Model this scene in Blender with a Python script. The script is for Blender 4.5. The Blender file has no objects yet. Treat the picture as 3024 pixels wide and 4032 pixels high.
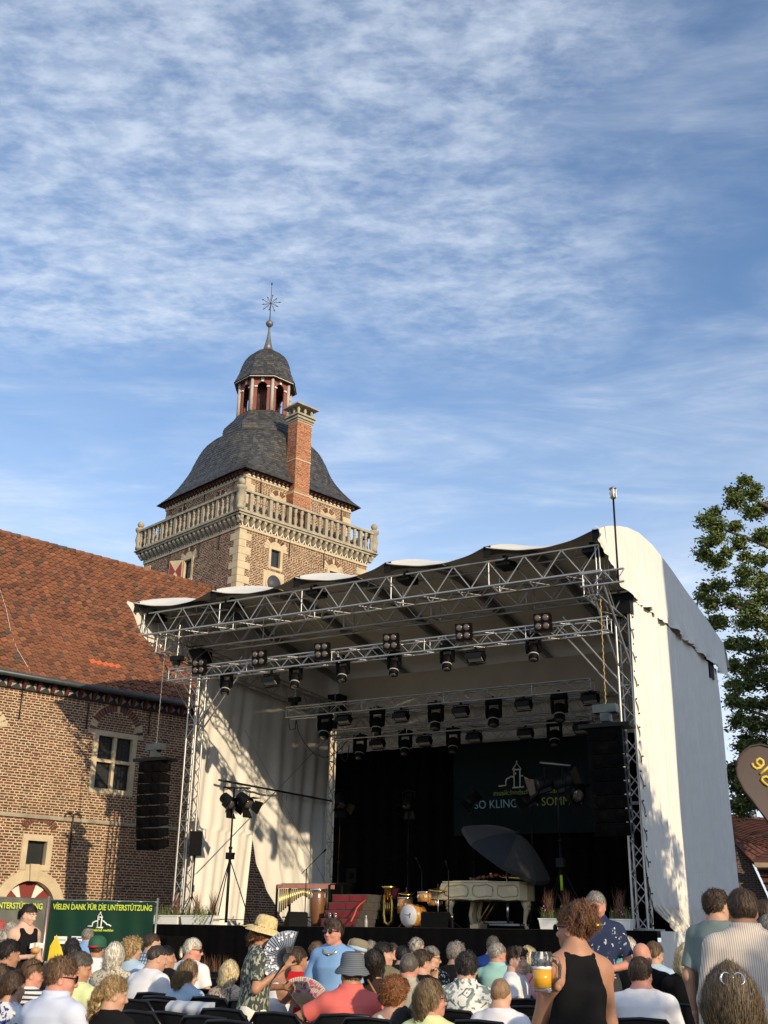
import bpy, math, random
import numpy as np
from mathutils import Vector, Matrix
random.seed(7); rng = np.random.default_rng(7)
SC = bpy.context.scene; COL = SC.collection
# ------------------------------------------------------------------ camera
FPX, PITCH, ROLL, YAW, CYAW, CZ = 4363., .364207, .016775, .51451, .8039, 1.55
PCX, PCY = 1512., 2016.
def _rot(v):
    c, s = math.cos(YAW), math.sin(YAW)
    return np.array([v[0]*c-v[1]*s, v[0]*s+v[1]*c, v[2]])
CF = _rot((0, math.cos(PITCH), math.sin(PITCH))); _u = _rot((0, -math.sin(PITCH), math.cos(PITCH))); _x = _rot((1., 0, 0))
CX = _x*math.cos(ROLL)+_u*math.sin(ROLL); CU = -_x*math.sin(ROLL)+_u*math.cos(ROLL)
CO = np.array([0, 0, CZ])
cd = bpy.data.cameras.new('camera'); cam = bpy.data.objects.new('camera', cd); COL.objects.link(cam)
cd.sensor_fit = 'VERTICAL'; cd.sensor_height = 36.; cd.lens = FPX/4032*36; cd.clip_start = .1; cd.clip_end = 3000
m = Matrix.Identity(4)
for i in range(3): m[i][0], m[i][1], m[i][2], m[i][3] = CX[i], CU[i], -CF[i], CO[i]
cam.matrix_world = m; SC.camera = cam
SC.render.resolution_x, SC.render.resolution_y = 768, 1024
# ------------------------------------------------------------------ light, sky, exposure
SUNT = np.array([-.84, .45, -.292]); SUNT /= np.linalg.norm(SUNT)      # direction the sunlight travels
sl = bpy.data.lights.new('sun', 'SUN'); sl.energy = 4.2; sl.angle = math.radians(.6); sl.color = (1., .81, .55)
so = bpy.data.objects.new('sun', sl); COL.objects.link(so); so.rotation_mode = 'QUATERNION'
so.rotation_quaternion = Vector(SUNT).to_track_quat('-Z', 'Y'); so.location = (30, -20, 40)
W = bpy.data.worlds.new('World'); SC.world = W; W.use_nodes = True
nt = W.node_tree; nt.nodes.clear(); N = nt.nodes.new; LK = nt.links.new
def wmath(op, a, b=None, c=None, clamp=False):
    n = N('ShaderNodeMath'); n.operation = op; n.use_clamp = clamp
    for i, v in enumerate((a, b, c)):
        if v is None: continue
        if isinstance(v, (int, float)): n.inputs[i].default_value = v
        else: LK(v, n.inputs[i])
    return n.outputs[0]
def wnoise(vec, scale, detail, rough, dist=0):
    n = N('ShaderNodeTexNoise'); n.inputs['Scale'].default_value = scale; n.inputs['Detail'].default_value = detail
    n.inputs['Roughness'].default_value = rough; n.inputs['Distortion'].default_value = dist; LK(vec, n.inputs['Vector']); return n.outputs['Fac']
def wramp(x, a, b):
    n = N('ShaderNodeMapRange'); n.interpolation_type = 'SMOOTHSTEP'; n.inputs[1].default_value = a; n.inputs[2].default_value = b; LK(x, n.inputs[0]); return n.outputs[0]
def wmap(vec, loc, rotz, scl):
    n = N('ShaderNodeMapping'); n.inputs['Location'].default_value = loc; n.inputs['Rotation'].default_value = (0, 0, rotz); n.inputs['Scale'].default_value = scl; LK(vec, n.inputs['Vector']); return n.outputs[0]
sky = N('ShaderNodeTexSky'); sky.sky_type = 'NISHITA'; sky.sun_disc = False
sky.sun_elevation = math.asin(-SUNT[2]); sky.sun_rotation = math.atan2(-SUNT[0], -SUNT[1])
sky.air_density = 1.0; sky.dust_density = .6; sky.ozone_density = 2.2; sky.altitude = 60
tc = N('ShaderNodeTexCoord'); sp = N('ShaderNodeSeparateXYZ'); LK(tc.outputs['Generated'], sp.inputs[0])
zz = wmath('MAXIMUM', sp.outputs[2], .06)
cb = N('ShaderNodeCombineXYZ'); LK(wmath('DIVIDE', sp.outputs[0], zz), cb.inputs[0]); LK(wmath('DIVIDE', sp.outputs[1], zz), cb.inputs[1])
pv = cb.outputs[0]                                   # a flat cloud layer seen in perspective
q = wmap(pv, (.35, .1, 0), .55, (1, 1, 1))
sq = N('ShaderNodeSeparateXYZ'); LK(pv, sq.inputs[0]); px_, py_ = sq.outputs[0], sq.outputs[1]
uu = wmath('ADD', wmath('MULTIPLY', px_, .870), wmath('MULTIPLY', py_, .492)); vv = wmath('ADD', wmath('MULTIPLY', px_, -.492), wmath('MULTIPLY', py_, .870))   # across and along the view
uvc = N('ShaderNodeCombineXYZ'); LK(uu, uvc.inputs[0]); LK(vv, uvc.inputs[1]); uv = uvc.outputs[0]
wv = wnoise(q, 1.3, 4, .55, .6); uu = wmath('ADD', uu, wmath('MULTIPLY', wmath('SUBTRACT', wv, .5), 1.1)); vv = wmath('ADD', vv, wmath('MULTIPLY', wmath('SUBTRACT', wnoise(q, 2.1, 4, .55, .3), .5), .9))
sheet = wmath('MULTIPLY', wramp(wmath('MULTIPLY', uu, -1.), -.55, .05), wramp(wmath('MULTIPLY', vv, -1.), -2.05, -1.62))
big = sheet
rip = wramp(wnoise(wmap(uv, (0, 0, 0), .32, (.85, 1.35, 1)), 8.5, 6, .60, .35), .32, .72)
fine = wramp(wnoise(wmap(uv, (3, 1, 0), .15, (.9, 1.3, 1)), 27, 4, .62, .1), .34, .70)
veil = wramp(wnoise(wmap(uv, (7.6, 2.3, 0), .45, (.7, 1.6, 1)), 1.9, 7, .60, .6), .40, .78)
c1 = wmath('MULTIPLY', big, wmath('ADD', wmath('MULTIPLY', rip, .40), wmath('ADD', wmath('MULTIPLY', fine, .24), .12)))
low = wramp(wmath('SUBTRACT', 1., sp.outputs[2]), .48, .90)
lowc = wmath('MULTIPLY', low, wramp(wnoise(wmap(sp.inputs[0].links[0].from_socket, (1.3, .2, 0), .0, (1.6, 1.6, 7)), 2.3, 5, .55, .5), .36, .68))
cl = wmath('MAXIMUM', c1, wmath('MULTIPLY', veil, wmath('ADD', wmath('MULTIPLY', rip, .28), .24))); cl = wmath('ADD', cl, wmath('MULTIPLY', lowc, .55), clamp=True); cl = wmath('ADD', cl, wmath('MULTIPLY', low, .56), clamp=True)
mx = N('ShaderNodeMix'); mx.data_type = 'RGBA'; LK(wmath('MULTIPLY', cl, .92, clamp=True), mx.inputs[0])
tint = N('ShaderNodeMix'); tint.data_type = 'RGBA'; tint.blend_type = 'MULTIPLY'; tint.inputs[0].default_value = 1.; LK(sky.outputs[0], tint.inputs[6]); tint.inputs[7].default_value = (1.09, 1.15, 1.24, 1)
LK(tint.outputs[2], mx.inputs[6]); mx.inputs[7].default_value = (5.2, 5.75, 6.5, 1)
bg = N('ShaderNodeBackground'); bg.inputs[1].default_value = .15; LK(mx.outputs[2], bg.inputs[0])
wo = N('ShaderNodeOutputWorld'); LK(bg.outputs[0], wo.inputs[0])
vs = SC.view_settings; vs.view_transform = 'Standard'; vs.look = 'None'; vs.gamma = 1.; vs.use_curve_mapping = False; vs.exposure = .12
SC.cycles.max_bounces = 6; SC.cycles.diffuse_bounces = 3; SC.cycles.glossy_bounces = 3; SC.cycles.transmission_bounces = 5; SC.cycles.transparent_max_bounces = 6
SC.cycles.caustics_reflective = SC.cycles.caustics_refractive = False; SC.cycles.use_denoising = True
# ------------------------------------------------------------------ geometry helpers
def ray(px, py): return CF+CX*((px-PCX)/FPX)-CU*((py-PCY)/FPX)
def PX(px, py, x): d = ray(px, py); return CO+d*(x/d[0])                 # point of the pixel's ray on plane X=x
def PY(px, py, y): d = ray(px, py); return CO+d*(y/d[1])
def PZ(px, py, z): d = ray(px, py); return CO+d*((z-CZ)/d[2])
def PD(px, py, dist): d = ray(px, py); return CO+d*(dist/math.hypot(d[0], d[1]))
def PN(px, py, P, n): d = ray(px, py); return CO+d*(((P-CO)@n)/(d@n))
def proj(P):
    v = np.asarray(P, float)-CO; w = v@CF
    return PCX+FPX*(v@CX)/w, PCY-FPX*(v@CU)/w, w
A3 = lambda *a: np.array(a, float)
UP = A3(0, 0, 1)
def nrm(v): return np.asarray(v, float)/max(1e-9, np.linalg.norm(v))
WMX = {}
def wm(o): return WMX.get(o.name) if o is not None else None
def props(o, label=None, cat=None, group=None, kind=None):
    if label: o['label'] = label
    if cat: o['category'] = cat
    if group: o['group'] = group
    if kind: o['kind'] = kind
    return o
def thing(name, loc, label, cat, group=None, rz=0., kind=None):
    o = bpy.data.objects.new(name, None); COL.objects.link(o); o.empty_display_size = .1
    mm = Matrix.Translation(Vector(loc)) @ Matrix.Rotation(rz, 4, 'Z'); o.matrix_basis = mm; WMX[o.name] = mm
    return props(o, label, cat, group, kind)
def link(name, me, parent=None, M4=None, mat=None, **k):
    """object with mesh me at world matrix M4 (identity when None), parented without changing place"""
    o = bpy.data.objects.new(name, me); COL.objects.link(o)
    w = M4 if M4 is not None else Matrix.Identity(4)
    if parent is not None:
        o.parent = parent; pm = wm(parent); o.matrix_basis = pm.inverted() @ w if pm is not None else w
    else: o.matrix_basis = w
    WMX[o.name] = w
    if mat is not None and not me.materials:
        for x in (mat if isinstance(mat, (list, tuple)) else [mat]): me.materials.append(MAT[x] if isinstance(x, str) else x)
    return props(o, **k)
class MB:
    def __init__(s): s.v = []; s.f = []; s.m = []; s.sm = []
    def add(s, vs, fs, m=0, sm=False):
        b = len(s.v); s.v += [tuple(map(float, p)) for p in vs]
        for f in fs: s.f.append(tuple(b+i for i in f)); s.m.append(m); s.sm.append(sm)
        return s
    def box(s, c, size, u=None, v=None, m=0):
        c = A3(*c); u = A3(1, 0, 0) if u is None else nrm(u); v = nrm(np.cross(UP, u)) if v is None else nrm(v); w = np.cross(u, v)
        h = [x/2 for x in size]; P = [c+u*h[0]*a+v*h[1]*b+w*h[2]*d for d in (-1, 1) for a, b in ((-1, -1), (1, -1), (1, 1), (-1, 1))]
        return s.add(P, [(3, 2, 1, 0), (4, 5, 6, 7), (0, 1, 5, 4), (1, 2, 6, 5), (2, 3, 7, 6), (3, 0, 4, 7)], m)
    def tube(s, a, b, r, r2=None, n=8, m=0, cap=True):
        a = A3(*a); b = A3(*b); r2 = r if r2 is None else r2; d = nrm(b-a)
        u = nrm(np.cross(d, UP if abs(d[2]) < .95 else A3(1, 0, 0))); w = np.cross(d, u); P = []
        for q, R in ((a, r), (b, r2)):
            for i in range(n): t = 2*math.pi*i/n; P.append(q+(u*math.cos(t)+w*math.sin(t))*R)
        s.add(P, [(i, (i+1) % n, n+(i+1) % n, n+i) for i in range(n)], m, n > 5)
        if cap: b0 = len(s.v)-2*n; s.f += [tuple(b0+i for i in range(n-1, -1, -1)), tuple(b0+n+i for i in range(n))]; s.m += [m, m]; s.sm += [False, False]
        return s
    def path(s, pts, r, n=6, m=0):
        pts = [A3(*p) for p in pts]; P = []; N = len(pts); rr = r if isinstance(r, (list, tuple)) else [r]*N; u = None
        for i, p in enumerate(pts):
            d = nrm(pts[min(i+1, N-1)]-pts[max(i-1, 0)])
            u = nrm(np.cross(d, UP if abs(d[2]) < .95 else A3(1, 0, 0))) if u is None else nrm(u-d*(u@d)); w = np.cross(d, u)
            for k in range(n): t = 2*math.pi*k/n; P.append(p+(u*math.cos(t)+w*math.sin(t))*rr[i])
        return s.add(P, [(i*n+k, i*n+(k+1) % n, (i+1)*n+(k+1) % n, (i+1)*n+k) for i in range(N-1) for k in range(n)]+[tuple(range(n-1, -1, -1)), tuple((N-1)*n+k for k in range(n))], m, True)
    def lathe(s, prof, c, n=16, ax=UP, m=0, sm=True, a0=0.):
        c = A3(*c); ax = nrm(ax); u = nrm(np.cross(ax, A3(0, 1, 0) if abs(ax[1]) < .9 else A3(1, 0, 0))); w = np.cross(ax, u); P = []
        for r, z in prof:
            for k in range(n): t = a0+2*math.pi*k/n; P.append(c+ax*z+(u*math.cos(t)+w*math.sin(t))*max(r, 1e-4))
        K = len(prof)
        return s.add(P, [(i*n+k, i*n+(k+1) % n, (i+1)*n+(k+1) % n, (i+1)*n+k) for i in range(K-1) for k in range(n)]+[tuple(range(n-1, -1, -1)), tuple((K-1)*n+k for k in range(n))], m, sm)
    def prism(s, poly, o, u, v, depth, m=0):
        """2D polygon (ccw seen against u x v) in frame o,u,v extruded by depth along u x v"""
        o = A3(*o); u = A3(*u); v = A3(*v); w = nrm(np.cross(u, v)); n = len(poly)
        P = [o+u*a+v*b for a, b in poly]; P += [p+w*depth for p in P]
        return s.add(P, [tuple(range(n-1, -1, -1)), tuple(range(n, 2*n))]+[(i, (i+1) % n, n+(i+1) % n, n+i) for i in range(n)], m)
    def grid(s, fn, nu, nv, m=0, sm=True, flip=False, wrap=False):
        P = [fn(i/(nu), j/nv) for j in range(nv+1) for i in range(nu+1)]; K = nu+1
        F = [(j*K+i, j*K+i+1, (j+1)*K+i+1, (j+1)*K+i) for j in range(nv) for i in range(nu)]
        return s.add(P, [f[::-1] for f in F] if flip else F, m, sm)
    def ball(s, c, r, n=10, m=0, sc=(1, 1, 1)):
        c = A3(*c); K = n//2; prof = [(math.sin(math.pi*i/K), -math.cos(math.pi*i/K)) for i in range(K+1)]; b = len(s.v)
        s.lathe(prof, (0, 0, 0), n, m=m)
        for i in range(b, len(s.v)): p = s.v[i]; s.v[i] = (c[0]+p[0]*r*sc[0], c[1]+p[1]*r*sc[1], c[2]+p[2]*r*sc[2])
        return s
    def mesh(s, name, mat=None, inv=None):
        me = bpy.data.meshes.new(name); V = s.v
        if inv is not None: R = np.array(inv); V = (np.array(s.v) @ R[:3, :3].T + R[:3, 3]).tolist()
        me.from_pydata(V, [], s.f)
        me.polygons.foreach_set('material_index', s.m); me.polygons.foreach_set('use_smooth', s.sm)
        for x in (mat if isinstance(mat, (list, tuple)) else [mat]):
            if x is not None: me.materials.append(MAT[x] if isinstance(x, str) else x)
        me.update(); return me
    def build(s, name, mat, parent=None, **k):
        """world-space geometry; origin moves to the parent's place, or to the middle of the base when top-level"""
        if parent is not None: w = wm(parent)
        else:
            V = np.array(s.v); lo, hi = V.min(0), V.max(0); w = Matrix.Translation(((lo[0]+hi[0])/2, (lo[1]+hi[1])/2, lo[2]))
        return link(name, s.mesh(name, mat, w.inverted()), parent, w, **k)
def copies(o, parent, mats):
    pass
# ------------------------------------------------------------------ materials (all procedural)
MAT = {}
def rgb(c): return (c[0], c[1], c[2], 1.)
def mk(name, col, rough=.6, metal=0., var=.12, vs=6., bump=0., bs=30., island=0., ramp=None, spec=.5, trans=0., coat=0., alpha=1., aniso=None, dirt=0.):
    m = bpy.data.materials.new(name); m.use_nodes = True; t = m.node_tree; b = t.nodes['Principled BSDF']; L = t.links.new
    T = t.nodes.new('ShaderNodeTexCoord'); src = T.outputs['Object']
    if aniso:
        mp = t.nodes.new('ShaderNodeMapping'); mp.inputs['Scale'].default_value = aniso; L(src, mp.inputs[0]); src = mp.outputs[0]
    nz = t.nodes.new('ShaderNodeTexNoise'); nz.inputs['Scale'].default_value = vs; nz.inputs['Detail'].default_value = 5; L(src, nz.inputs['Vector'])
    if ramp:
        g = t.nodes.new('ShaderNodeNewGeometry'); oi = t.nodes.new('ShaderNodeObjectInfo'); ad = t.nodes.new('ShaderNodeMath'); ad.operation = 'ADD'; L(g.outputs['Random Per Island'], ad.inputs[0]); L(oi.outputs['Random'], ad.inputs[1])
        fr = t.nodes.new('ShaderNodeMath'); fr.operation = 'FRACT'; L(ad.outputs[0], fr.inputs[0])
        cr = t.nodes.new('ShaderNodeValToRGB'); cr.color_ramp.interpolation = 'LINEAR'
        while len(cr.color_ramp.elements) < len(ramp): cr.color_ramp.elements.new(.5)
        for i, (p, c) in enumerate(ramp): cr.color_ramp.elements[i].position = p; cr.color_ramp.elements[i].color = rgb(c)
        L(fr.outputs[0], cr.inputs[0]); base = cr.outputs[0]
    else: base = None
    mr = t.nodes.new('ShaderNodeMapRange'); mr.inputs[1].default_value = .25; mr.inputs[2].default_value = .75; mr.inputs[3].default_value = 1-var; mr.inputs[4].default_value = 1+var; L(nz.outputs['Fac'], mr.inputs[0])
    mu = t.nodes.new('ShaderNodeMix'); mu.data_type = 'RGBA'; mu.blend_type = 'MULTIPLY'; mu.inputs[0].default_value = 1.
    if base is not None: L(base, mu.inputs[6])
    else: mu.inputs[6].default_value = rgb(col)
    L(mr.outputs[0], mu.inputs[7]); out = mu.outputs[2]
    if dirt:
        n2 = t.nodes.new('ShaderNodeTexNoise'); n2.inputs['Scale'].default_value = 1.3; n2.inputs['Detail'].default_value = 6; L(src, n2.inputs['Vector'])
        r2 = t.nodes.new('ShaderNodeMapRange'); r2.inputs[1].default_value = .5; r2.inputs[2].default_value = .75; r2.inputs[4].default_value = dirt; L(n2.outputs['Fac'], r2.inputs[0])
        m2 = t.nodes.new('ShaderNodeMix'); m2.data_type = 'RGBA'; L(r2.outputs[0], m2.inputs[0]); L(out, m2.inputs[6]); m2.inputs[7].default_value = (.10, .095, .07, 1); out = m2.outputs[2]
    L(out, b.inputs['Base Color'])
    b.inputs['Roughness'].default_value = rough; b.inputs['Metallic'].default_value = metal; b.inputs['Specular IOR Level'].default_value = spec
    if trans: b.inputs['Transmission Weight'].default_value = trans
    if coat: b.inputs['Coat Weight'].default_value = coat; b.inputs['Coat Roughness'].default_value = .1
    if bump:
        n3 = t.nodes.new('ShaderNodeTexNoise'); n3.inputs['Scale'].default_value = bs; n3.inputs['Detail'].default_value = 4; L(src, n3.inputs['Vector'])
        bp = t.nodes.new('ShaderNodeBump'); bp.inputs['Strength'].default_value = bump; bp.inputs['Distance'].default_value = .02; L(n3.outputs['Fac'], bp.inputs['Height']); L(bp.outputs[0], b.inputs['Normal'])
    MAT[name] = m; return m
BRICK = [(0, (.060, .026, .020)), (.2, (.105, .038, .026)), (.45, (.150, .054, .033)), (.7, (.125, .044, .030)), (.86, (.22, .082, .043)), (.95, (.055, .033, .029)), (1., (.17, .08, .055))]
mk('brick', (.2, .08, .05), .85, var=.25, vs=14, bump=.5, bs=60, ramp=BRICK)
mk('brick_orange', (.36, .12, .05), .85, var=.22, vs=10, bump=.4, bs=50, ramp=[(0, (.24, .075, .035)), (.4, (.34, .11, .05)), (.8, (.40, .145, .065)), (1., (.28, .10, .05))])
mk('mortar', (.53, .425, .28), .95, var=.16, vs=2.2, bump=.6, bs=45, dirt=.25)
mk('sandstone', (.53, .435, .29), .9, var=.14, vs=3.5, bump=.35, bs=35, dirt=.22)
mk('graystone', (.36, .32, .24), .9, var=.25, vs=4.5, bump=.4, bs=30, dirt=.5)
TILE = [(0, (.10, .045, .026)), (.2, (.16, .064, .032)), (.45, (.225, .088, .040)), (.68, (.19, .072, .035)), (.88, (.28, .112, .050)), (.94, (.16, .068, .038)), (.975, (.075, .066, .05)), (1., (.17, .072, .04))]
mk('tile', (.3, .1, .05), .85, var=.30, vs=7, bump=.4, bs=40, ramp=TILE)
mk('tile_new', (.52, .13, .045), .75, var=.1)
mk('slate', (.05, .055, .06), .5, var=.25, vs=9, bump=.3, bs=40, ramp=[(0, (.036, .038, .042)), (.4, (.052, .053, .054)), (.75, (.075, .073, .068)), (1., (.10, .094, .082))])
mk('slate_base', (.05, .052, .055), .55, var=.2)
mk('dark_wood', (.12, .05, .035), .8, var=.3, bump=.3)
mk('red_wood', (.22, .075, .055), .75, var=.45, vs=9, bump=.4, aniso=(6, 6, 1.2))
mk('grey_wood', (.42, .38, .34), .75, var=.3, vs=8, bump=.3, aniso=(6, 6, 1.2))
mk('white_paint', (.72, .70, .64), .6, var=.08)
mk('black_paint', (.02, .02, .021), .6, var=.2)
mk('red_paint', (.19, .028, .022), .55, var=.15)
mk('iron', (.03, .028, .027), .55, .4, var=.2)
mk('gutter', (.06, .075, .075), .45, .3, var=.25)
mk('glass_dark', (.025, .030, .034), .08, 0, var=.2, vs=3, spec=.6)
mk('lead', (.16, .165, .17), .5, .5, var=.2)
mk('alu', (.44, .44, .43), .40, .8, var=.10, vs=4)
mk('steel', (.26, .26, .26), .4, .8, var=.2)
mk('membrane', (.70, .67, .60), .6, var=.05, vs=1.5, bump=.08, bs=4, spec=.3)
mk('membrane_in', (.72, .67, .58), .8, var=.08, vs=1.2, spec=.2)
mk('cloth_white', (.74, .72, .67), .85, var=.05, vs=2.5, bump=.12, bs=120, spec=.2)
mk('cloth_black', (.0035, .0035, .004), .95, var=.2, spec=.04)
mk('black_metal', (.006, .006, .007), .5, .0, var=.2, spec=.2)
mk('black_plastic', (.0045, .0045, .005), .6, var=.25, vs=12, spec=.08)
mk('grille', (.0035, .0035, .0038), .9, var=.5, vs=160, spec=.04)
mk('lens', (.20, .18, .16), .12, .6, var=.15)
mk('lamp_glass', (.15, .115, .10), .15, .3, var=.2, vs=30)
mk('panel_grey', (.42, .41, .38), .4, var=.1)
mk('cable', (.012, .012, .012), .6)
mk('ground', (.17, .155, .13), .95, var=.25, vs=3, bump=.6, bs=25)
mk('deck', (.05, .045, .04), .8, var=.3)
mk('plastic_white', (.80, .79, .74), .5, var=.04)
mk('yellow_chain', (.22, .18, .07), .5, .4, var=.2)
mk('banner_green', (.007, .034, .022), .6, var=.15, vs=2, bump=.1, bs=3, spec=.12)
mk('lime', (.46, .56, .06), .6, var=.05)
mk('logo_white', (.72, .74, .70), .6, var=.03)
mk('dull_white', (.34, .33, .30), .7, var=.15); mk('dull_red', (.09, .022, .018), .7, var=.2)
# ------------------------------------------------------------------ ground
GZ = .14
MB().grid(lambda a, b: (-400+800*a, -300+900*b, GZ), 40, 40, sm=False).build('ground', 'ground', kind='structure')
# ------------------------------------------------------------------ masonry helpers
G = CYAW-YAW
HE = A3(math.sin(G), math.cos(G), 0); HN = A3(math.cos(G), -math.sin(G), 0)     # along the castle wing, and out of its front
def seen(P, pad=120):
    x, y, w = proj(P); return w > 0 and -pad < x < 3024+pad and -pad < y < 4032+pad
def joined(name, Vs, Fs, mat, parent, sm=False, **k):
    me = bpy.data.meshes.new(name); V = np.asarray(Vs, float); inv = np.array(wm(parent).inverted()) if parent else np.eye(4)
    me.from_pydata((V @ inv[:3, :3].T + inv[:3, 3]).tolist(), [], Fs)
    if sm: me.polygons.foreach_set('use_smooth', [True]*len(me.polygons))
    me.materials.append(MAT[mat]); me.update()
    return link(name, me, parent, wm(parent), **k)
def scatter(items, variants, name, mat, parent, nobj, stuff):
    """items: (4x4 numpy world matrix); variants: list of (V,F). The nobj nearest in view become parts, the rest one mesh."""
    C = np.array([i[:3, 3] for i in items]); d = np.linalg.norm(C-CO, axis=1)
    vis = np.array([seen(c, 0) for c in C]); order = np.argsort(np.where(vis, d, 1e6+d)); pick = set(order[:nobj].tolist())
    mes = []
    for V, F in variants:
        me = bpy.data.meshes.new(name); me.from_pydata(V.tolist(), [], F); me.materials.append(MAT[mat]); me.update(); mes.append(me)
    JV, JF, b = [], [], 0
    for i, T in enumerate(items):
        k = i % len(variants)
        if i in pick: link(name, mes[k], parent, Matrix(T.tolist()))
        else:
            V, F = variants[k]; JV.append(V @ T[:3, :3].T + T[:3, 3]); JF += [tuple(b+x for x in f) for f in F]; b += len(V)
    if JV: joined(stuff, np.concatenate(JV), JF, mat, parent, kind='stuff')
def frame4(o, u, v, w, su=1, sv=1, sw=1):
    T = np.eye(4); T[:3, 0] = u*su; T[:3, 1] = v*sv; T[:3, 2] = w*sw; T[:3, 3] = o; return T
def brick_variants(n=7, d=.012):
    out = []
    for k in range(n):
        V = np.array([[-.5, 0, -.5], [.5, 0, -.5], [.5, 0, .5], [-.5, 0, .5], [-.47, 1, -.44], [.47, 1, -.44], [.47, 1, .44], [-.47, 1, .44]])
        J = rng.uniform(-.05, .05, (8, 3)); J[:4] *= .2; J[:, 1] = 0; J[:, 2] *= 1.6
        out.append((V+J, [(4, 7, 6, 5), (0, 4, 5, 1), (1, 5, 6, 2), (2, 6, 7, 3), (3, 7, 4, 0)]))
    return out
BV = brick_variants()
def bricks(P, u, n, s0, s1, z0, z1, cuts, parent, course=.077, L=.29, mat='brick', nobj=300, proud=.011, stuff='brick_field', joint=.026):
    """English bond. cuts: list of functions z -> list of (a,b) intervals of s left free"""
    items = []; r = 0; z = z0
    while z+course <= z1+.001:
        zc = z+course/2; gaps = sorted(g for c in cuts for g in c(zc)); ivs = []; a = s0
        for ga, gb in gaps:
            if ga > a: ivs.append((a, min(ga, s1)))
            a = max(a, gb)
        if a < s1: ivs.append((a, s1))
        head = r % 2 or rng.random() < .12; step = L/2 if head else L; off = (.25*L if head else 0)+(.5*L if r % 4 == 2 else 0)
        for ia, ib in ivs:
            k = math.floor((ia-off)/step); x = off+k*step
            while x < ib:
                st = step
                if not head and rng.random() < .12: st = step/2
                a_, b_ = max(x, ia), min(x+st, ib); x += st
                w = b_-a_-joint*rng.uniform(.8, 1.5)
                if w < .03: continue
                h = (course-joint*rng.uniform(.75, 1.25))
                o = P+u*((a_+b_)/2)+UP*(zc+rng.normal(0, .003))
                ang = rng.normal(0, .012); uu = u*math.cos(ang)+UP*math.sin(ang); zz_ = UP*math.cos(ang)-u*math.sin(ang)
                items.append(frame4(o, uu, n, zz_, w, proud*rng.uniform(.6, 1.5), h))
        z += course; r += 1
    scatter(items, BV, 'brick', mat, parent, nobj, stuff)
def rect_cut(a, b, z0, z1): return lambda z: [(a, b)] if z0 < z < z1 else []
def arc_cut(c, zc, r, z0=None):
    def f(z):
        if z < zc: return [(c-r, c+r)] if (z0 is not None and z > z0) else []
        q = r*r-(z-zc)**2; return [(c-math.sqrt(q), c+math.sqrt(q))] if q > 0 else []
    return f
def wall_mesh(P, u, n, s0, s1, z0, z1, cuts, sbreaks, dz=.05, m='mortar', depth=.45, name='wall', parent=None):
    """mortar face with the openings left out, plus reveals"""
    mb = MB(); S = sorted(set([s0, s1]+[s for s in sbreaks if s0 < s < s1])); nz = int((z1-z0)/dz)
    for a, b in zip(S[:-1], S[1:]):
        sc_ = (a+b)/2; run = None
        for i in range(nz+1):
            z = z0+i*dz; solid = i < nz and not any(g0 < sc_ < g1 for c in cuts for g0, g1 in c(z+dz/2))
            if solid and run is None: run = z
            if not solid and run is not None:
                q = [P+u*a+UP*run, P+u*b+UP*run, P+u*b+UP*z, P+u*a+UP*z]; q += [p-n*depth for p in q]
                mb.add(q, [(0, 1, 2, 3), (0, 4, 5, 1), (1, 5, 6, 2), (2, 6, 7, 3), (3, 7, 4, 0)]); run = None
    return mb.build(name, m, parent)
def voussoirs(P, u, n, c, zc, r0, r1, a0, a1, cnt, parent, stones=(), mat='brick', proud=.014):
    for i in range(cnt):
        t0 = a0+(a1-a0)*i/cnt; t1 = a0+(a1-a0)*(i+1)/cnt; g = (t1-t0)*.09; t0 += g; t1 -= g
        pts = [(c-math.cos(t)*r, zc+math.sin(t)*r) for r, t in ((r0, t0), (r1, t0), (r1, t1), (r0, t1))]
        mb = MB(); V = [P+u*s+UP*z for s, z in pts]; V += [p+n*proud for p in V]
        mb.add(V, [(4, 5, 6, 7), (0, 1, 5, 4), (1, 2, 6, 5), (2, 3, 7, 6), (3, 0, 4, 7)])
        st = i in stones; mb.build('arch_stone' if st else 'arch_brick', 'sandstone' if st else mat, parent)
def bar(mb, P, u, n, s0, s1, z0, z1, o0, o1, m=0):
    """box between s,z,offset bounds in a wall's frame"""
    return mb.box(P+u*((s0+s1)/2)+n*((o0+o1)/2)+UP*((z0+z1)/2), (s1-s0, o1-o0, z1-z0), u=u, v=n, m=m)
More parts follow.
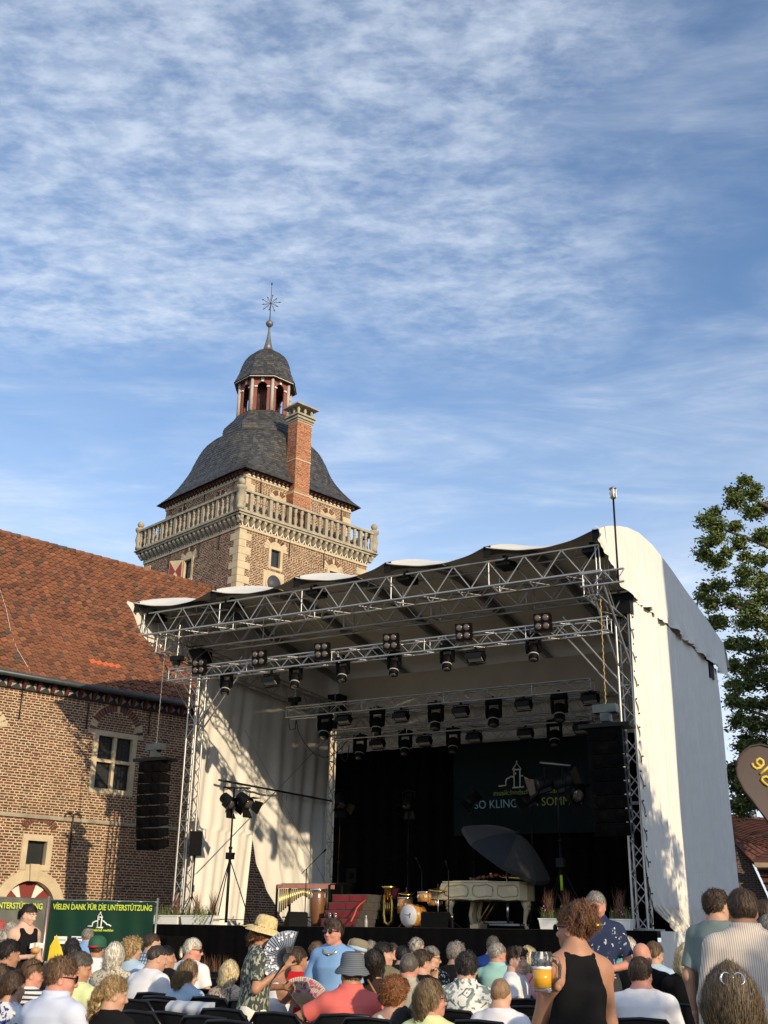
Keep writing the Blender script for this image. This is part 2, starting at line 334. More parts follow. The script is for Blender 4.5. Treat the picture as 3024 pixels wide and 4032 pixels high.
def window(P, u, n, s0, s1, z0, z1, parent, fw, cols=1, rows=1, split=None, leads=(4, 5), recess=.13, sill=None, name='window'):
    """stone frame (outer bounds), lights behind it with lead came; a part of the building"""
    w = thing(name, P+u*((s0+s1)/2)+UP*z0, None, None); w.parent = parent; w.matrix_basis = wm(parent).inverted() @ wm(w)
    mb = MB(); b = bar
    b(mb, P, u, n, s0, s0+fw, z0, z1, -.2, .03); b(mb, P, u, n, s1-fw, s1, z0, z1, -.2, .03)
    b(mb, P, u, n, s0+fw, s1-fw, z1-fw, z1, -.2, .032); b(mb, P, u, n, s0+fw, s1-fw, z0, z0+fw*.9, -.2, .05)
    zs = split if split else [z0+fw*.9+(z1-fw-z0-fw*.9)*i/rows for i in range(1, rows)]
    mw = fw*.62; S = [s0+fw+(s1-s0-2*fw)*i/cols for i in range(cols+1)]; Z = [z0+fw*.9]+list(zs)+[z1-fw]
    for s in S[1:-1]: b(mb, P, u, n, s-mw/2, s+mw/2, z0+fw*.9, z1-fw, -.2, .01)
    for z in Z[1:-1]: b(mb, P, u, n, s0+fw, s1-fw, z-mw/2, z+mw/2, -.2, .016)
    mb.build('frame', 'sandstone', w)
    for i in range(cols):
        for j in range(len(Z)-1):
            a, c = S[i]+(mw/2 if i else 0), S[i+1]-(mw/2 if i < cols-1 else 0); d, e_ = Z[j]+(mw/2 if j else 0), Z[j+1]-(mw/2 if j < len(Z)-2 else 0)
            g = MB(); bar(g, P, u, n, a, c, d, e_, -recess-.03, -recess); pane = g.build('pane', 'glass_dark', w)
            l = MB(); t = .012
            for k in range(1, leads[0]): x = a+(c-a)*k/leads[0]; bar(l, P, u, n, x-t/2, x+t/2, d, e_, -recess, -recess+.008)
            for k in range(1, leads[1]): y = d+(e_-d)*k/leads[1]; bar(l, P, u, n, a, c, y-t/2, y+t/2, -recess, -recess+.009)
            for x0, x1, y0, y1 in ((a, a+.035, d, e_), (c-.035, c, d, e_), (a+.035, c-.035, d, d+.035), (a+.035, c-.035, e_-.035, e_)): bar(l, P, u, n, x0, x1, y0, y1, -recess, -recess+.03)
            l.build('lead_came', 'iron', w)
    return w
# ------------------------------------------------------------------ castle wing (left)
HP = A3(-24.386, 25.106, 0)
wing = thing('castle_wing', HP, 'long brick castle wing with red pantile roof and cross windows beside the stage', 'building')
def hp(px, py): p = PN(px, py, HP, HN); return float((p-HP)@HE), float(p[2])
ZE = 8.38; S0, S1 = -9., 8.6
w1 = [hp(372, 2877), hp(540, 2890), hp(347, 3122), hp(521, 3134)]; a1 = (w1[0][0]+w1[2][0])/2; b1 = (w1[1][0]+w1[3][0])/2; zt1 = (w1[0][1]+w1[1][1])/2; zb1 = (w1[2][1]+w1[3][1])/2
w2 = [hp(90, 3286), hp(212, 3288), hp(74, 3426), hp(192, 3428)]; a2 = (w2[0][0]+w2[2][0])/2; b2 = (w2[1][0]+w2[3][0])/2; zt2 = (w2[0][1]+w2[1][1])/2; zb2 = (w2[2][1]+w2[3][1])/2
gc, gz = hp(128, 3428); gr1 = hp(253, 3545)[0]-gc; gzc = gz-gr1*.97; gr0 = gr1-.30
acz = zt1-.10; ar1 = (b1-a1)/2+.20
arc0 = hp(0, 2880)
cuts = [rect_cut(a1, b1, zb1, zt1), rect_cut(a2, b2, zb2, zt2), arc_cut(gc, gzc, gr1, -1)]
ar_c = [arc_cut((a1+b1)/2, zt1-.02, ar1+.02, None)]
sb = [a1, b1, a2, b2]+[gc+gr1*math.sin(t) for t in np.linspace(-math.pi/2, math.pi/2, 25)]
hole = [rect_cut(a1+.1, b1-.1, zb1+.1, zt1-.1), rect_cut(a2+.1, b2-.1, zb2+.1, zt2-.1), arc_cut(gc, gzc, gr0+.03, -1)]
sbh = [a1+.1, b1-.1, a2+.1, b2-.1]+[gc+(gr0+.03)*math.sin(t) for t in np.linspace(-math.pi/2, math.pi/2, 25)]
wall_mesh(HP, HE, HN, S0, S1, 0, ZE, hole, sbh, parent=wing)
strz = hp(260, 3226)[1]
arch_free = lambda z: [((a1+b1)/2-g, (a1+b1)/2+g) for g in [math.sqrt(max(0, ar1**2-(z-acz)**2))] if z > acz and g > 0]
bricks(HP, HE, HN, -4.6, S1, .9, ZE-.02, cuts+[arch_free, lambda z: [(-20, 20)] if abs(z-strz) < .07 else []], wing)
# tympanum bricks inside the relieving arch
it = []
for r_ in range(9):
    z = acz+.12+r_*.077; g = math.sqrt(max(0, (ar1-.24)**2-(z-acz)**2)) if z-acz < ar1-.24 else 0; x = -g
    while x+.1 < g: it.append(frame4(HP+HE*((a1+b1)/2+x+.07)+UP*z, HE, HN, UP, .125, .011, .056)); x += .145
scatter(it, BV, 'brick', 'brick', wing, 60, 'arch_infill')
voussoirs(HP, HE, HN, (a1+b1)/2, acz, ar1-.23, ar1, .12, math.pi-.12, 25, wing, stones=(1, 2, 12, 22, 23))
window(HP, HE, HN, a1, b1, zb1, zt1, wing, .16, cols=2, split=[zb1+(zt1-zb1)*.52], leads=(4, 6))
window(HP, HE, HN, a2, b2, zb2, zt2, wing, .17, leads=(3, 5), recess=.18)
voussoirs(HP, HE, HN, (a2+b2)/2, zt2-.08, (b2-a2)/2-.02, (b2-a2)/2+.2, .5, math.pi-.5, 15, wing)
# stone arch of the neighbouring window at the picture's left edge
ax_, az_ = hp(-40, 2860)
voussoirs(HP, HE, HN, ax_, az_, .28, .52, .05, math.pi-.05, 7, wing, stones=range(7), proud=.03)
# gateway
mb = MB()
for i in range(18):
    t0, t1 = math.pi*i/18, math.pi*(i+1)/18; pts = [(gc-math.cos(t)*r, gzc+math.sin(t)*r) for r, t in ((gr0, t0), (gr1, t0), (gr1, t1), (gr0, t1))]
    V = [HP+HE*s+UP*z-HN*.3 for s, z in pts]; V += [p+HN*.36 for p in V]; mb.add(V, [(4, 5, 6, 7), (0, 1, 5, 4), (1, 2, 6, 5), (2, 3, 7, 6), (3, 0, 4, 7)])
for s in (gc-gr1, gc+gr0): bar(mb, HP, HE, HN, s, s+gr1-gr0, 0, gzc, -.3, .06)
mb.prism([(-.10, 0), (.10, 0), (.14, .46), (-.14, .46)], HP+HE*gc+UP*(gzc+gr0-.02)+HN*.13, HE, UP, -.10)
mb.build('gate_arch', 'sandstone', wing)
gate = MB(); gate.prism([(gc-math.cos(t)*gr0, gzc+math.sin(t)*gr0) for t in np.linspace(math.pi, 0, 25)]+[(gc-gr0, .02), (gc+gr0, .02)], HP-HN*.26, HE, UP, .05)
go = gate.build('gate_leaf', 'red_paint', wing)
for t in (1.02, 2.12):
    tri = MB(); c, s = -math.cos(t), math.sin(t); r = gr0*.98; d = .19
    tri.prism([(gc+c*.25, gzc+s*.25), (gc-math.cos(t+d)*r, gzc+math.sin(t+d)*r), (gc-math.cos(t-d)*r, gzc+math.sin(t-d)*r)][::-1], HP-HN*.205, HE, UP, .006); tri.build('white_wedge', 'white_paint', go)
# string course, anchors, eaves frieze, gutter
mb = MB(); mb.prism([(-.0, -.07), (.07, -.055), (.085, .0), (.05, .02), (.05, .05), (0, .07)], HP+HE*S0+UP*strz, HN, UP, -(S1-S0)); mb.build('string_course', 'graystone', wing)
for px, y0, y1 in ((88, 2716, 2836), (348, 2768, 2872), (590, 2800, 2892)):
    s, za = hp(px, y0); _, zb = hp(px, y1); mb = MB(); p = HP+HE*s+HN*.035
    mb.tube(p+UP*zb, p+UP*za, .02, .02, 6); mb.ball(p+UP*(za-.15), .04, 8); mb.ball(p+UP*(zb+.05), .035, 8); mb.build('wall_anchor', 'iron', wing)
s, za = hp(282, 3216); mb = MB(); p = HP+HE*s+HN*.1
mb.path([p+UP*(za-1.0), p+UP*(za-.3), p+UP*za], .022)
for k in (-1, 1): mb.path([p+UP*(za-.02)]+[p+HE*k*(.13-.13*math.cos(t))+UP*(za+.1*math.sin(t)) for t in np.linspace(.2, 3.4, 9)], .02)
mb.build('wall_anchor', 'iron', wing)
EO = .42
fr = MB(); bar(fr, HP, HE, HN, S0, S1, ZE-.30, ZE, .0, .10, 0); fr.build('frieze_board', 'black_paint', wing)
sp_ = .46; k0 = int(-4.6/sp_)
for k in range(k0, int(S1/sp_)):
    s = k*sp_; tr = MB()
    for a, b, c in (((s+.07, ZE-.03), (s+.07, ZE-.27), (s+.24, ZE-.15)), ((s+sp_-.07, ZE-.27), (s+sp_-.07, ZE-.03), (s+.30, ZE-.15))): tr.prism([a, b, c][::-1], HP+HN*.102, HE, UP, .006)
    tr.build('painted_triangle', 'dull_white', wing)
    co = MB(); co.prism([(0, 0), (.05, .02), (.14, .20), (.18, .30), (0, .30)], HP+HE*(s-.05)+UP*(ZE-.30)+HN*.1, HN, UP, -.10); co.build('console', 'dull_red', wing)
mb = MB(); mb.prism([(EO*math.cos(0), 0)]+[(EO-.02+.085*math.cos(t), ZE+.02+.085*math.sin(t)) for t in np.linspace(math.pi, 2*math.pi, 9)], HP+HE*S0, HN, UP, -(S1-S0)) if False else mb.tube(HP+HE*S0+HN*EO+UP*(ZE+.03), HP+HE*S1+HN*EO+UP*(ZE+.03), .085, n=10); mb.build('gutter', 'gutter', wing)
RZ, RO = 14.43, -5.0
sl_v = -HN*(EO-RO-.06)+UP*(RZ-ZE-.06); sl_len = float(np.linalg.norm(sl_v)); sv = sl_v/sl_len; sw = np.cross(HE, sv); sw = sw if sw[2] > 0 else -sw
mb = MB(); E0 = HP+HN*(EO-.06)+UP*(ZE+.06)
bk = HP+HN*(2*RO-EO)+UP*ZE
mb.add([E0+HE*S0, E0+HE*S1, E0+sl_v+HE*S1, E0+sl_v+HE*S0, bk+HE*S1, bk+HE*S0], [(0, 1, 2, 3), (3, 2, 4, 5), (0, 3, 5), (1, 4, 2)])
roof = mb.build('roof', 'slate_base', wing)
# side and back walls of the wing
mb = MB(); bar(mb, HP, HE, HN, S0, S0+.4, 0, ZE, 2*RO, -.46); bar(mb, HP, HE, HN, S1-.4, S1, 0, ZE, 2*RO, -.46); bar(mb, HP, HE, HN, S0+.4, S1-.4, 0, ZE, 2*RO, 2*RO+.4); mb.build('rear_walls', 'brick', wing)
def tile_v():
    out = []
    for k in range(6):
        n = 6; xs = np.linspace(0, 1, n); h = np.array([.050, .016, 0., .010, .050, .064])+rng.normal(0, .002, n)
        V = [(x, 0-.012*math.sin(math.pi*x), hh+.030) for x, hh in zip(xs, h)]+[(x, 1.12, hh) for x, hh in zip(xs, h)]+[(x, .0-.012*math.sin(math.pi*x), hh-.016) for x, hh in zip(xs, h)]
        F = [(i, i+1, n+i+1, n+i) for i in range(n-1)]+[(2*n+i, 2*n+i+1, i+1, i) for i in range(n-1)]
        out.append((np.array(V), F))
    return out
TW, TL = .225, .235; it = []; new = []
rows = int(sl_len/TL)
nr = E0
for j in range(rows):
    for i in range(int((-4.9)/TW), int((S1-.05)/TW)):
        o = E0+HE*(i*TW+rng.normal(0, .004))+sv*(j*TL+rng.normal(0, .008))+sw*(.012+abs(rng.normal(0, .005)))
        a = rng.normal(0, .025); u = HE*math.cos(a)+sv*math.sin(a); v = sv*math.cos(a)-HE*math.sin(a); v = nrm(v-sw*.10)
        T = frame4(o, u, v, sw, TW*1.05, TL, 1.)
        x, y, w = proj(o)
        (new if (340 < x < 470 and abs(y-(2614+(x-340)*.20)) < 11) else it).append(T)
TV = tile_v(); scatter(it, TV, 'tile', 'tile', roof, 300, 'tile_field')
if new: scatter(new, TV, 'bright_tile', 'tile_new', roof, 20, 'bright_tiles')
for i in range(int(-5/.36), int(S1/.36)):
    mb = MB(); a = E0+sl_v+HE*(i*.36)+UP*.03; mb.tube(a, a+HE*.38+UP*.012, .085, .10, 8); mb.build('ridge_tile', 'tile', roof)
mb = MB(); P_ = lambda x, y: PN(x, y, E0+sw*.06, sw); mb.path([P_(-20, 2290), P_(0, 2320), P_(25, 2400), P_(45, 2500), P_(70, 2560), P_(118, 2640)], .006, 5); mb.build('lightning_cable', 'plastic_white', wing)
# ------------------------------------------------------------------ castle tower
TWD = 6.95; TC = A3(-25.487, 33.423, 0); TA = TC+HE*TWD/2-HN*TWD/2
tower = thing('castle_tower', TA, 'square brick castle tower with stone balustrade, slate bell roof and open lantern', 'tower')
def sides(half, out=0.):
    for un, nn in ((HE, HN), (-HN, -HE), (-HE, -HN), (HN, HE)):       # right front, left front, far ones
        u = un; yield TA+nn*(half+out)-u*half, u, nn
ZC0, ZC1, ZB1, ZU = 16.76, 17.26, 18.22, 19.30
UB = 2.93
def pf(px, py, P, u, n): p = PN(px, py, P, n); return float((p-P)@u), float(p[2])
def small_arch(P, u, n, c, z, r, cnt=11, par=tower, stones=(0, 1, 5, 9, 10)): voussoirs(P, u, n, c, z, r-.22, r, .15, math.pi-.15, cnt, par, stones)
for k, (P, u, n) in enumerate(sides(TWD/2)):
    vis = k < 2; wins = []; ext = []
    if k == 0: wins = [(1.50, 2.22, 15.30, 16.28), (4.68, 5.36, 15.05, 16.10)]
    if k == 1:  # u runs away from the near corner
        wins = [(3.10, 3.86, 15.12, 16.22)]
    cut = [rect_cut(a, b, z0, z1) for a, b, z0, z1 in wins]
    hol = [rect_cut(a+.07, b-.07, z0+.07, z1-.07) for a, b, z0, z1 in wins]
    if k == 0: cut += [rect_cut(1.30, 2.34, 14.2, 15.2)]
    wall_mesh(P, u, n, 0.002*k, TWD, 0, ZC0+.3, hol, [x for a, b, *_ in wins for x in (a+.07, b-.07)], parent=tower)
    if vis:
        arcs = [arc_cut((a+b)/2, z1-.12, (b-a)/2+.22) for a, b, z0, z1 in wins]
        quo = lambda z: [(-1, .34 if int(z/.30) % 2 else .58), (TWD-(.34 if int(z/.30) % 2 else .58), TWD+1)]
        bricks(P, u, n, 0, TWD, 13.2, ZC0-.05, cut+arcs+[quo], tower, course=.072, L=.27, nobj=150)
        q = 13.2
        for i in range(int((ZC0-13.2)/.30)):
            z = math.ceil(13.2/.30)*.30+i*.30
            if z+.3 > ZC0: break
            w = .34 if int((z+.15)/.30) % 2 else .58
            for s_, e_ in ((-.016, w), (TWD-w, TWD+.016)): mb = MB(); bar(mb, P, u, n, s_, e_, z+.006, z+.294, -.05, .018+.004*k+rng.uniform(0, .008)); mb.build('quoin', 'sandstone', tower)
        for a, b, z0, z1 in wins:
            window(P, u, n, a, b, z0, z1, tower, .12, leads=(2, 3), recess=.12); small_arch(P, u, n, (a+b)/2, z1-.10, (b-a)/2+.20)
        for s in (([2.55, 4.45] if k == 0 else [1.35, 2.75, 4.9])):
            mb = MB(); mb.tube(P+u*s+n*.03+UP*(ZC0-.75), P+u*s+n*.03+UP*(ZC0+.05), .022, n=6); mb.build('wall_anchor', 'iron', tower)
    if k == 0:     # blind round opening under the window
        mb = MB(); bar(mb, P, u, n, 1.30, 2.34, 14.2, 15.2, -.05, .02)
        mb.build('oculus_panel', 'sandstone', tower); mb = MB(); mb.lathe([(.43, 0), (.43, .02), (.36, .03)], P+u*1.82+UP*14.72+n*.018, 24, ax=n); mb.build('oculus_rim', 'sandstone', tower)
        mb = MB(); mb.lathe([(.345, 0), (.345, .005)], P+u*1.82+UP*14.72+n*.045, 24, ax=n); mb.build('oculus_pane', 'slate_base', tower)
    if k == 1:     # red and yellow shutter, hinged beside the window
        a, b, z0, z1 = wins[0]; hs = b-.02; su = nrm(u*.86+n*.5); sn = nrm(np.cross(su, UP)); o = P+u*hs+UP*(z0+.06)+n*.04
        sh = MB(); sh.box(o+su*.30+UP*.48, (.6, .04, .96), u=su, v=sn); sp2 = sh.build('shutter', 'sandstone', tower)
        for tr in (((.02, .02), (.58, .02), (.30, .48)), ((.02, .94), (.30, .48), (.58, .94))): pass
        for tr in (((.02, .03), (.30, .48), (.02, .93)), ((.58, .03), (.58, .93), (.30, .48))):
            mb = MB(); c_ = o-np.cross(su, UP)*0; mb.prism(list(tr), o+sn*.022, su, UP, .006); mb.prism(list(tr), o-sn*.030, su, UP, .006); mb.build('red_wedge', 'red_paint', sp2)
    # cornice, corbels and painted teeth
    c = MB(); bar(c, P, u, n, -.03, TWD+.03, ZC0-.10, ZC0, 0, .045+.002*k); c.build('string_course', 'sandstone', tower)
    c = MB(); bar(c, P, u, n, -.30-.003*k, TWD+.30, ZC1-.14, ZC1-.05, -.1, .30); bar(c, P, u, n, -.36-.003*k, TWD+.36, ZC1-.05, ZC1, -.6, .36); c.build('cornice', 'graystone', tower)
    M_ = 24
    cb_ = MB(); cb_.prism([(0, 0), (.06, -.02), (.16, .05), (.26, .16), (.27, .26), (0, .26)], A3(0, 0, 0), A3(0, 1, 0), UP, .13); cme = None
    for i in range(M_+1):
        s = -.12+(TWD+.24)*i/M_; T = frame4(P+u*(s-.065)+UP*(ZC1-.40), u, n, UP)
        if cme is None: cme = cb_.mesh('corbel', 'graystone')
        link('corbel', cme, tower, Matrix(T.tolist()))
        if vis and i < M_:
            mb = MB(); s2 = s+(TWD+.24)/M_/2; mb.prism([(s2-.10, ZC0+.02), (s2+.10, ZC0+.02), (s2+.0, ZC0+.26)], P+n*.02, u, UP, .012)
            mb.prism([(s2-.045, ZC0+.02), (s2+.045, ZC0+.02), (s2, ZC0+.14)], P+n*.034, u, UP, .004, m=1); mb.build('painted_tooth', ['white_paint', 'black_paint'], tower)
    # balustrade
    ho = .22; rl = MB(); bar(rl, P, u, n, -ho-.08-.002*k, TWD+ho+.08, ZB1-.10, ZB1, ho-.12, ho+.12); bar(rl, P, u, n, -ho-.06-.002*k, TWD+ho+.06, ZC1, ZC1+.08, ho-.10, ho+.10); rl.build('rail', 'graystone', tower)
    nb = 22
    tb = MB(); hb = ZB1-.10-ZC1-.08
    tb.lathe([(.085, 0), (.085, .05), (.05, .09), (.055, .13), (.085, .24), (.09, .32), (.06, .42), (.048, .46), (.07, .47), (.07, .51), (.048, .52), (.06, .58), (.085, .66), (.06, hb-.12), (.085, hb-.05), (.085, hb)], (0, 0, 0), 8); tm = tb.mesh('baluster', 'graystone')
    sq = MB(); sq.box((0, 0, hb/2), (.15, .15, hb)); sm_ = sq.mesh('pier', 'graystone')
    for i in range(nb):
        s = -ho+(TWD+2*ho)*(i+.5+.0)/nb; link('baluster' if i % 3 != 1 else 'pier', tm if i % 3 != 1 else sm_, tower, Matrix(frame4(P+u*s+n*ho+UP*(ZC1+.08), u, n, UP).tolist()))
    for c0 in {0: [P-u*ho+n*ho, P+u*(TWD+ho)+n*ho], 1: [P+u*(TWD+ho)+n*ho], 2: [P-u*ho+n*ho], 3: []}[k]:
     po = MB(); po.lathe([(.16, 0), (.16, .12), (.13, .2), (.19, .45), (.13, .75), (.19, .84), (.22, .9), (.22, .98), (.10, 1.02), (.06, 1.06)], c0+UP*(ZC1+.08), 10); po.ball(c0+UP*(ZB1+.30), .15, 12); po.build('corner_post', 'graystone', tower)
for k, (P, u, n) in enumerate(sides(UB)):
    Wd = 2*UB; cs = [(1.75, .46), (4.55, .46)]
    wall_mesh(P, u, n, .002*k, Wd, ZC1, ZU+.25, [], [], parent=tower)
    if k < 2:
        arcs = [arc_cut(c, 18.62, .46) for c, r in cs]; quo = lambda z: [(-1, .26 if int(z/.30) % 2 else .44), (Wd-(.26 if int(z/.30) % 2 else .44), Wd+1)]
        bricks(P, u, n, 0, Wd, ZC1+.02, ZU-.14, arcs+[quo], tower, course=.072, L=.27, nobj=60)
        for i in range(8):
            z = 17.1+i*.30
            if z+.29 > ZU-.12 or z < ZC1: continue
            w = .26 if int((z+.15)/.30) % 2 else .44
            for s_, e_ in ((-.014, w), (Wd-w, Wd+.014)): mb = MB(); bar(mb, P, u, n, s_, e_, z, z+.29, -.05, .016+.004*k); mb.build('quoin', 'sandstone', tower)
        for c, r in cs: small_arch(P, u, n, c, 18.60, r)
        for s in ([.75, 2.75, 5.3] if k == 0 else [.8, 2.9, 4.4]): mb = MB(); mb.tube(P+u*s+n*.03+UP*(ZU-.75), P+u*s+n*.03+UP*(ZU+.02), .02, n=6); mb.build('wall_anchor', 'iron', tower)
    c = MB(); bar(c, P, u, n, -.03, Wd+.03, ZU-.13, ZU-.04, 0, .04+.002*k); c.build('string_course', 'sandstone', tower)
    c = MB(); bar(c, P, u, n, -.22-.002*k, Wd+.22, ZU+.12, ZU+.17, 0, .24); c.build('eaves_board', 'dark_wood', tower)
    if k < 2:
        for i in range(26):
            s = Wd*(i+.5)/26; mb = MB(); mb.prism([(s-.09, ZU-.03), (s+.09, ZU-.03), (s, ZU+.10)], P+n*.05, u, UP, .012); mb.build('painted_tooth', 'white_paint', tower)
            mb = MB(); mb.box(P+u*(s+.11)+n*.12+UP*(ZU+.06), (.07, .2, .11), u=u, v=n); mb.build('rafter_end', 'dark_wood', tower)
# bell roof: chamfered-square rings
PROF = [(19.42, 4.62, 40.), (19.75, 4.18, 16.), (20.18, 3.74, 8.), (20.55, 3.42, 5.), (20.94, 3.17, 3.6), (21.30, 3.02, 3.0), (21.63, 2.86, 2.7), (21.90, 2.68, 2.5), (22.09, 2.49, 2.4), (22.28, 2.22, 2.3), (22.41, 1.98, 2.2), (22.50, 1.76, 2.2)]
PROF2 = [(22.46, 1.72, 1.), (22.56, 1.72, 1.), (22.75, 1.74, 1.), (22.96, 1.68, 1.), (23.25, 1.46, 1.), (23.5, 1.27, 1.), (23.72, 1.16, 1.)]
def ring(off, q, z):
    if q > 1.5:      # rounded square, q = exponent
        a = off/2**(.5-1/q); P = []
        for i in range(40):
            t_ = 2*math.pi*i/40+math.pi/4; c_, s_ = math.cos(t_), math.sin(t_); r_ = a/(abs(c_)**q+abs(s_)**q)**(1/q); P.append((TA+HN*c_*r_+HE*s_*r_)*A3(1, 1, 0)+UP*z)
        return P
    a = off*1.414/(2-.586*q) if q < 1 else off; b = a*(1-.586*q); P = []
    for i in range(4):
        d1, d2 = [(HN, HE), (HE, -HN), (-HN, -HE), (-HE, HN)][i]
        P += [TA+d1*a-d2*b, TA+d1*a+d2*b]
    return [p*A3(1, 1, 0)+UP*z for p in P]
def loft(prof, name, parent, mat='slate_base'):
    mb = MB(); R = [ring(o, q, z) for z, o, q in prof]
    for r0, r1 in zip(R[:-1], R[1:]):
        m_n = len(r0)
        for i in range(m_n): mb.add([r0[i], r0[(i+1) % m_n], r1[(i+1) % m_n], r1[i]], [(0, 1, 2, 3)])
    return mb.build(name, mat, parent)
def slates(prof, parent, nobj, sw_=.16, sh_=.13):
    zs = [p[0] for p in prof]; L = [0.]
    for p0, p1 in zip(prof[:-1], prof[1:]): L.append(L[-1]+math.hypot(p1[0]-p0[0], p1[1]-p0[1]))
    lev = np.arange(0, L[-1], sh_); it = []
    at = lambda l: (np.interp(l, L, zs), np.interp(l, L, [p[1] for p in prof]), np.interp(l, L, [p[2] for p in prof]))
    for j, l in enumerate(lev):
        z0, o0, q0 = at(l-.015); z1, o1, q1 = at(min(l+sh_*1.1, L[-1])); A = ring(o0, q0, z0); B = ring(o1, q1, z1)
        m_n = len(A)
        for i in range(m_n):
            a0, a1, b0, b1 = A[i], A[(i+1) % m_n], B[i], B[(i+1) % m_n]; ln = np.linalg.norm(a1-a0)
            if ln < .06: continue
            n = max(1, round(ln/sw_)); nor = nrm(np.cross(a1-a0, (b0+b1)/2-(a0+a1)/2))
            for c in range(-1, n):
                t0, t1 = (c+.5*(j % 2))/n, (c+1+.5*(j % 2))/n; t0, t1 = max(0, t0), min(1, t1)
                if t1-t0 < .02: continue
                g = .02/n; u0, u1 = t0+g*.5, t1-g*.5; li = .014+rng.uniform(0, .012)
                V = np.array([a0+(a1-a0)*u0+nor*li, a0+(a1-a0)*u1+nor*li, b0+(b1-b0)*u1+nor*.004, b0+(b1-b0)*u0+nor*.004, a0+(a1-a0)*u0, a0+(a1-a0)*u1])
                it.append(V)
    C = np.array([v.mean(0) for v in it]); vis = [seen(c, 0) for c in C]; nn = np.linalg.norm(C-CO, axis=1); od = np.argsort(nn); pick = set(od[:nobj].tolist()); F = [(0, 1, 2, 3), (4, 5, 1, 0)]
    JV, JF, b = [], [], 0
    for i, V in enumerate(it):
        if i in pick:
            me = bpy.data.meshes.new('slate'); c = V.mean(0); me.from_pydata((V-c).tolist(), [], F); me.materials.append(MAT['slate']); link('slate', me, parent, Matrix.Translation(c))
        else: JV.append(V); JF += [tuple(b+x for x in f) for f in F]; b += 6
    joined('slate_field', np.concatenate(JV), JF, 'slate', parent, kind='stuff')
tr = loft(PROF, 'roof', tower); slates(PROF, tr, 200); tr2 = loft(PROF2, 'roof_drum', tower); slates(PROF2, tr2, 40)
# dormer hatch
hp0 = PN(500+530*.6028, 1080+1265*.6028, TA-HE*2.35, -HE)
mb = MB(); mb.box(hp0, (.42, .5, .5), u=-HN, v=-HE); mb.build('roof_hatch', 'slate_base', tr); mb = MB(); mb.box(hp0-HE*.26+HN*.0, (.34, .02, .36), u=-HN, v=-HE); mb.build('hatch_lid', 'sandstone', tr)
# lantern
LZ0, LZ1, LR = 23.70, 25.42, 1.13
lant = thing('lantern', TA+UP*LZ0, None, None); lant.parent = tower; lant.matrix_basis = wm(tower).inverted() @ wm(lant)
oc = ring(LR, 1., 0.); mb = MB()
core = MB(); core.lathe([(.55, LZ0), (.55, LZ1)], TA, 8); core.build('belfry_core', 'dark_wood', lant)
for i in range(8):
    a, b = oc[i], oc[(i+1) % 8]; u = nrm(b-a); ln = np.linalg.norm(b-a); n = nrm((a+b)/2-TA*A3(1, 1, 0)); po = MB(); po.tube(a+UP*LZ0, a*1.0+UP*LZ1, .085, .075, 8); po.build('post', 'grey_wood', lant)
    jw = ln*.25; r = ln/2-jw; zc = LZ1-.42-r*.2; pn = MB()
    for s0, s1 in ((.07, jw), (ln-jw, ln-.07)): bar(pn, a, u, n, s0, s1, LZ0, zc, -.09, -.02)
    K = 8
    for q_ in range(K):
        t0, t1 = math.pi*q_/K, math.pi*(q_+1)/K; x0, x1 = ln/2-r*math.cos(t0), ln/2-r*math.cos(t1); y0, y1 = zc+r*math.sin(t0), zc+r*math.sin(t1)
        V = [a+u*x0+UP*y0, a+u*x1+UP*y1, a+u*x1+UP*LZ1, a+u*x0+UP*LZ1]; V = [v-n*.02 for v in V]+[v-n*.09 for v in V]; pn.add(V, [(0, 1, 2, 3), (7, 6, 5, 4), (0, 4, 5, 1)])
    for s0, s1 in ((.07, jw), (ln-jw, ln-.07)): bar(pn, a, u, n, s0, s1, zc, LZ1, -.09, -.02)
    pn.build('arched_panel', 'red_wood', lant)
    ks = MB(); ks.prism([(ln/2-.05, zc+r), (ln/2+.05, zc+r), (ln/2+.08, zc+r+.2), (ln/2-.08, zc+r+.2)], a-n*.02, u, UP, .03); bar(ks, a, u, n, jw-.12, jw+.02, zc-.05, zc+.01, -.03, .03); bar(ks, a, u, n, ln-jw-.02, ln-jw+.12, zc-.05, zc+.01, -.03, .03); ks.build('keystone', 'white_paint', lant)
DP = [(25.38, 1.40, 1.), (25.55, 1.33, 1.), (25.9, 1.20, 1.), (26.3, 1.10, 1.), (26.64, .98, 1.), (26.9, .82, 1.), (27.1, .62, 1.), (27.25, .42, 1.), (27.36, .24, 1.)]
dm = loft(DP, 'dome', lant); slates(DP, dm, 60, .15, .12)
mb = MB(); R0 = ring(1.36, 1, 25.34); R1 = ring(1.36, 1, 25.42)
for i in range(8): mb.add([R0[i], R0[(i+1) % 8], R1[(i+1) % 8], R1[i]], [(0, 1, 2, 3)])
mb.build('eaves_fascia', 'white_paint', lant)
mb = MB(); R0 = ring(1.385, 1, 25.385); mb.add(R0, [tuple(range(8))]); mb.build('soffit', 'dark_wood', lant)
mb = MB(); mb.lathe([(.26, 27.34), (.17, 27.7), (.09, 28.1), (.05, 28.5), (.035, 28.72)], TA, 10); mb.build('spire', 'lead', tower)
mb = MB(); mb.lathe([(.05, 28.68), (.09, 28.71), (.17, 28.80), (.185, 28.87), (.17, 28.94), (.08, 29.03), (.03, 29.10)], TA, 14); mb.build('spire_ball', 'lead', tower)
fin = MB(); fin.tube(TA+UP*29.05, TA+UP*31.05, .022, .010, 6); fin.ball(TA+UP*31.08, .045, 8); fin.ball(TA+UP*31.15, .03, 8)
sx_ = nrm(CX*A3(1, 1, 0)); sc0 = TA+UP*30.0
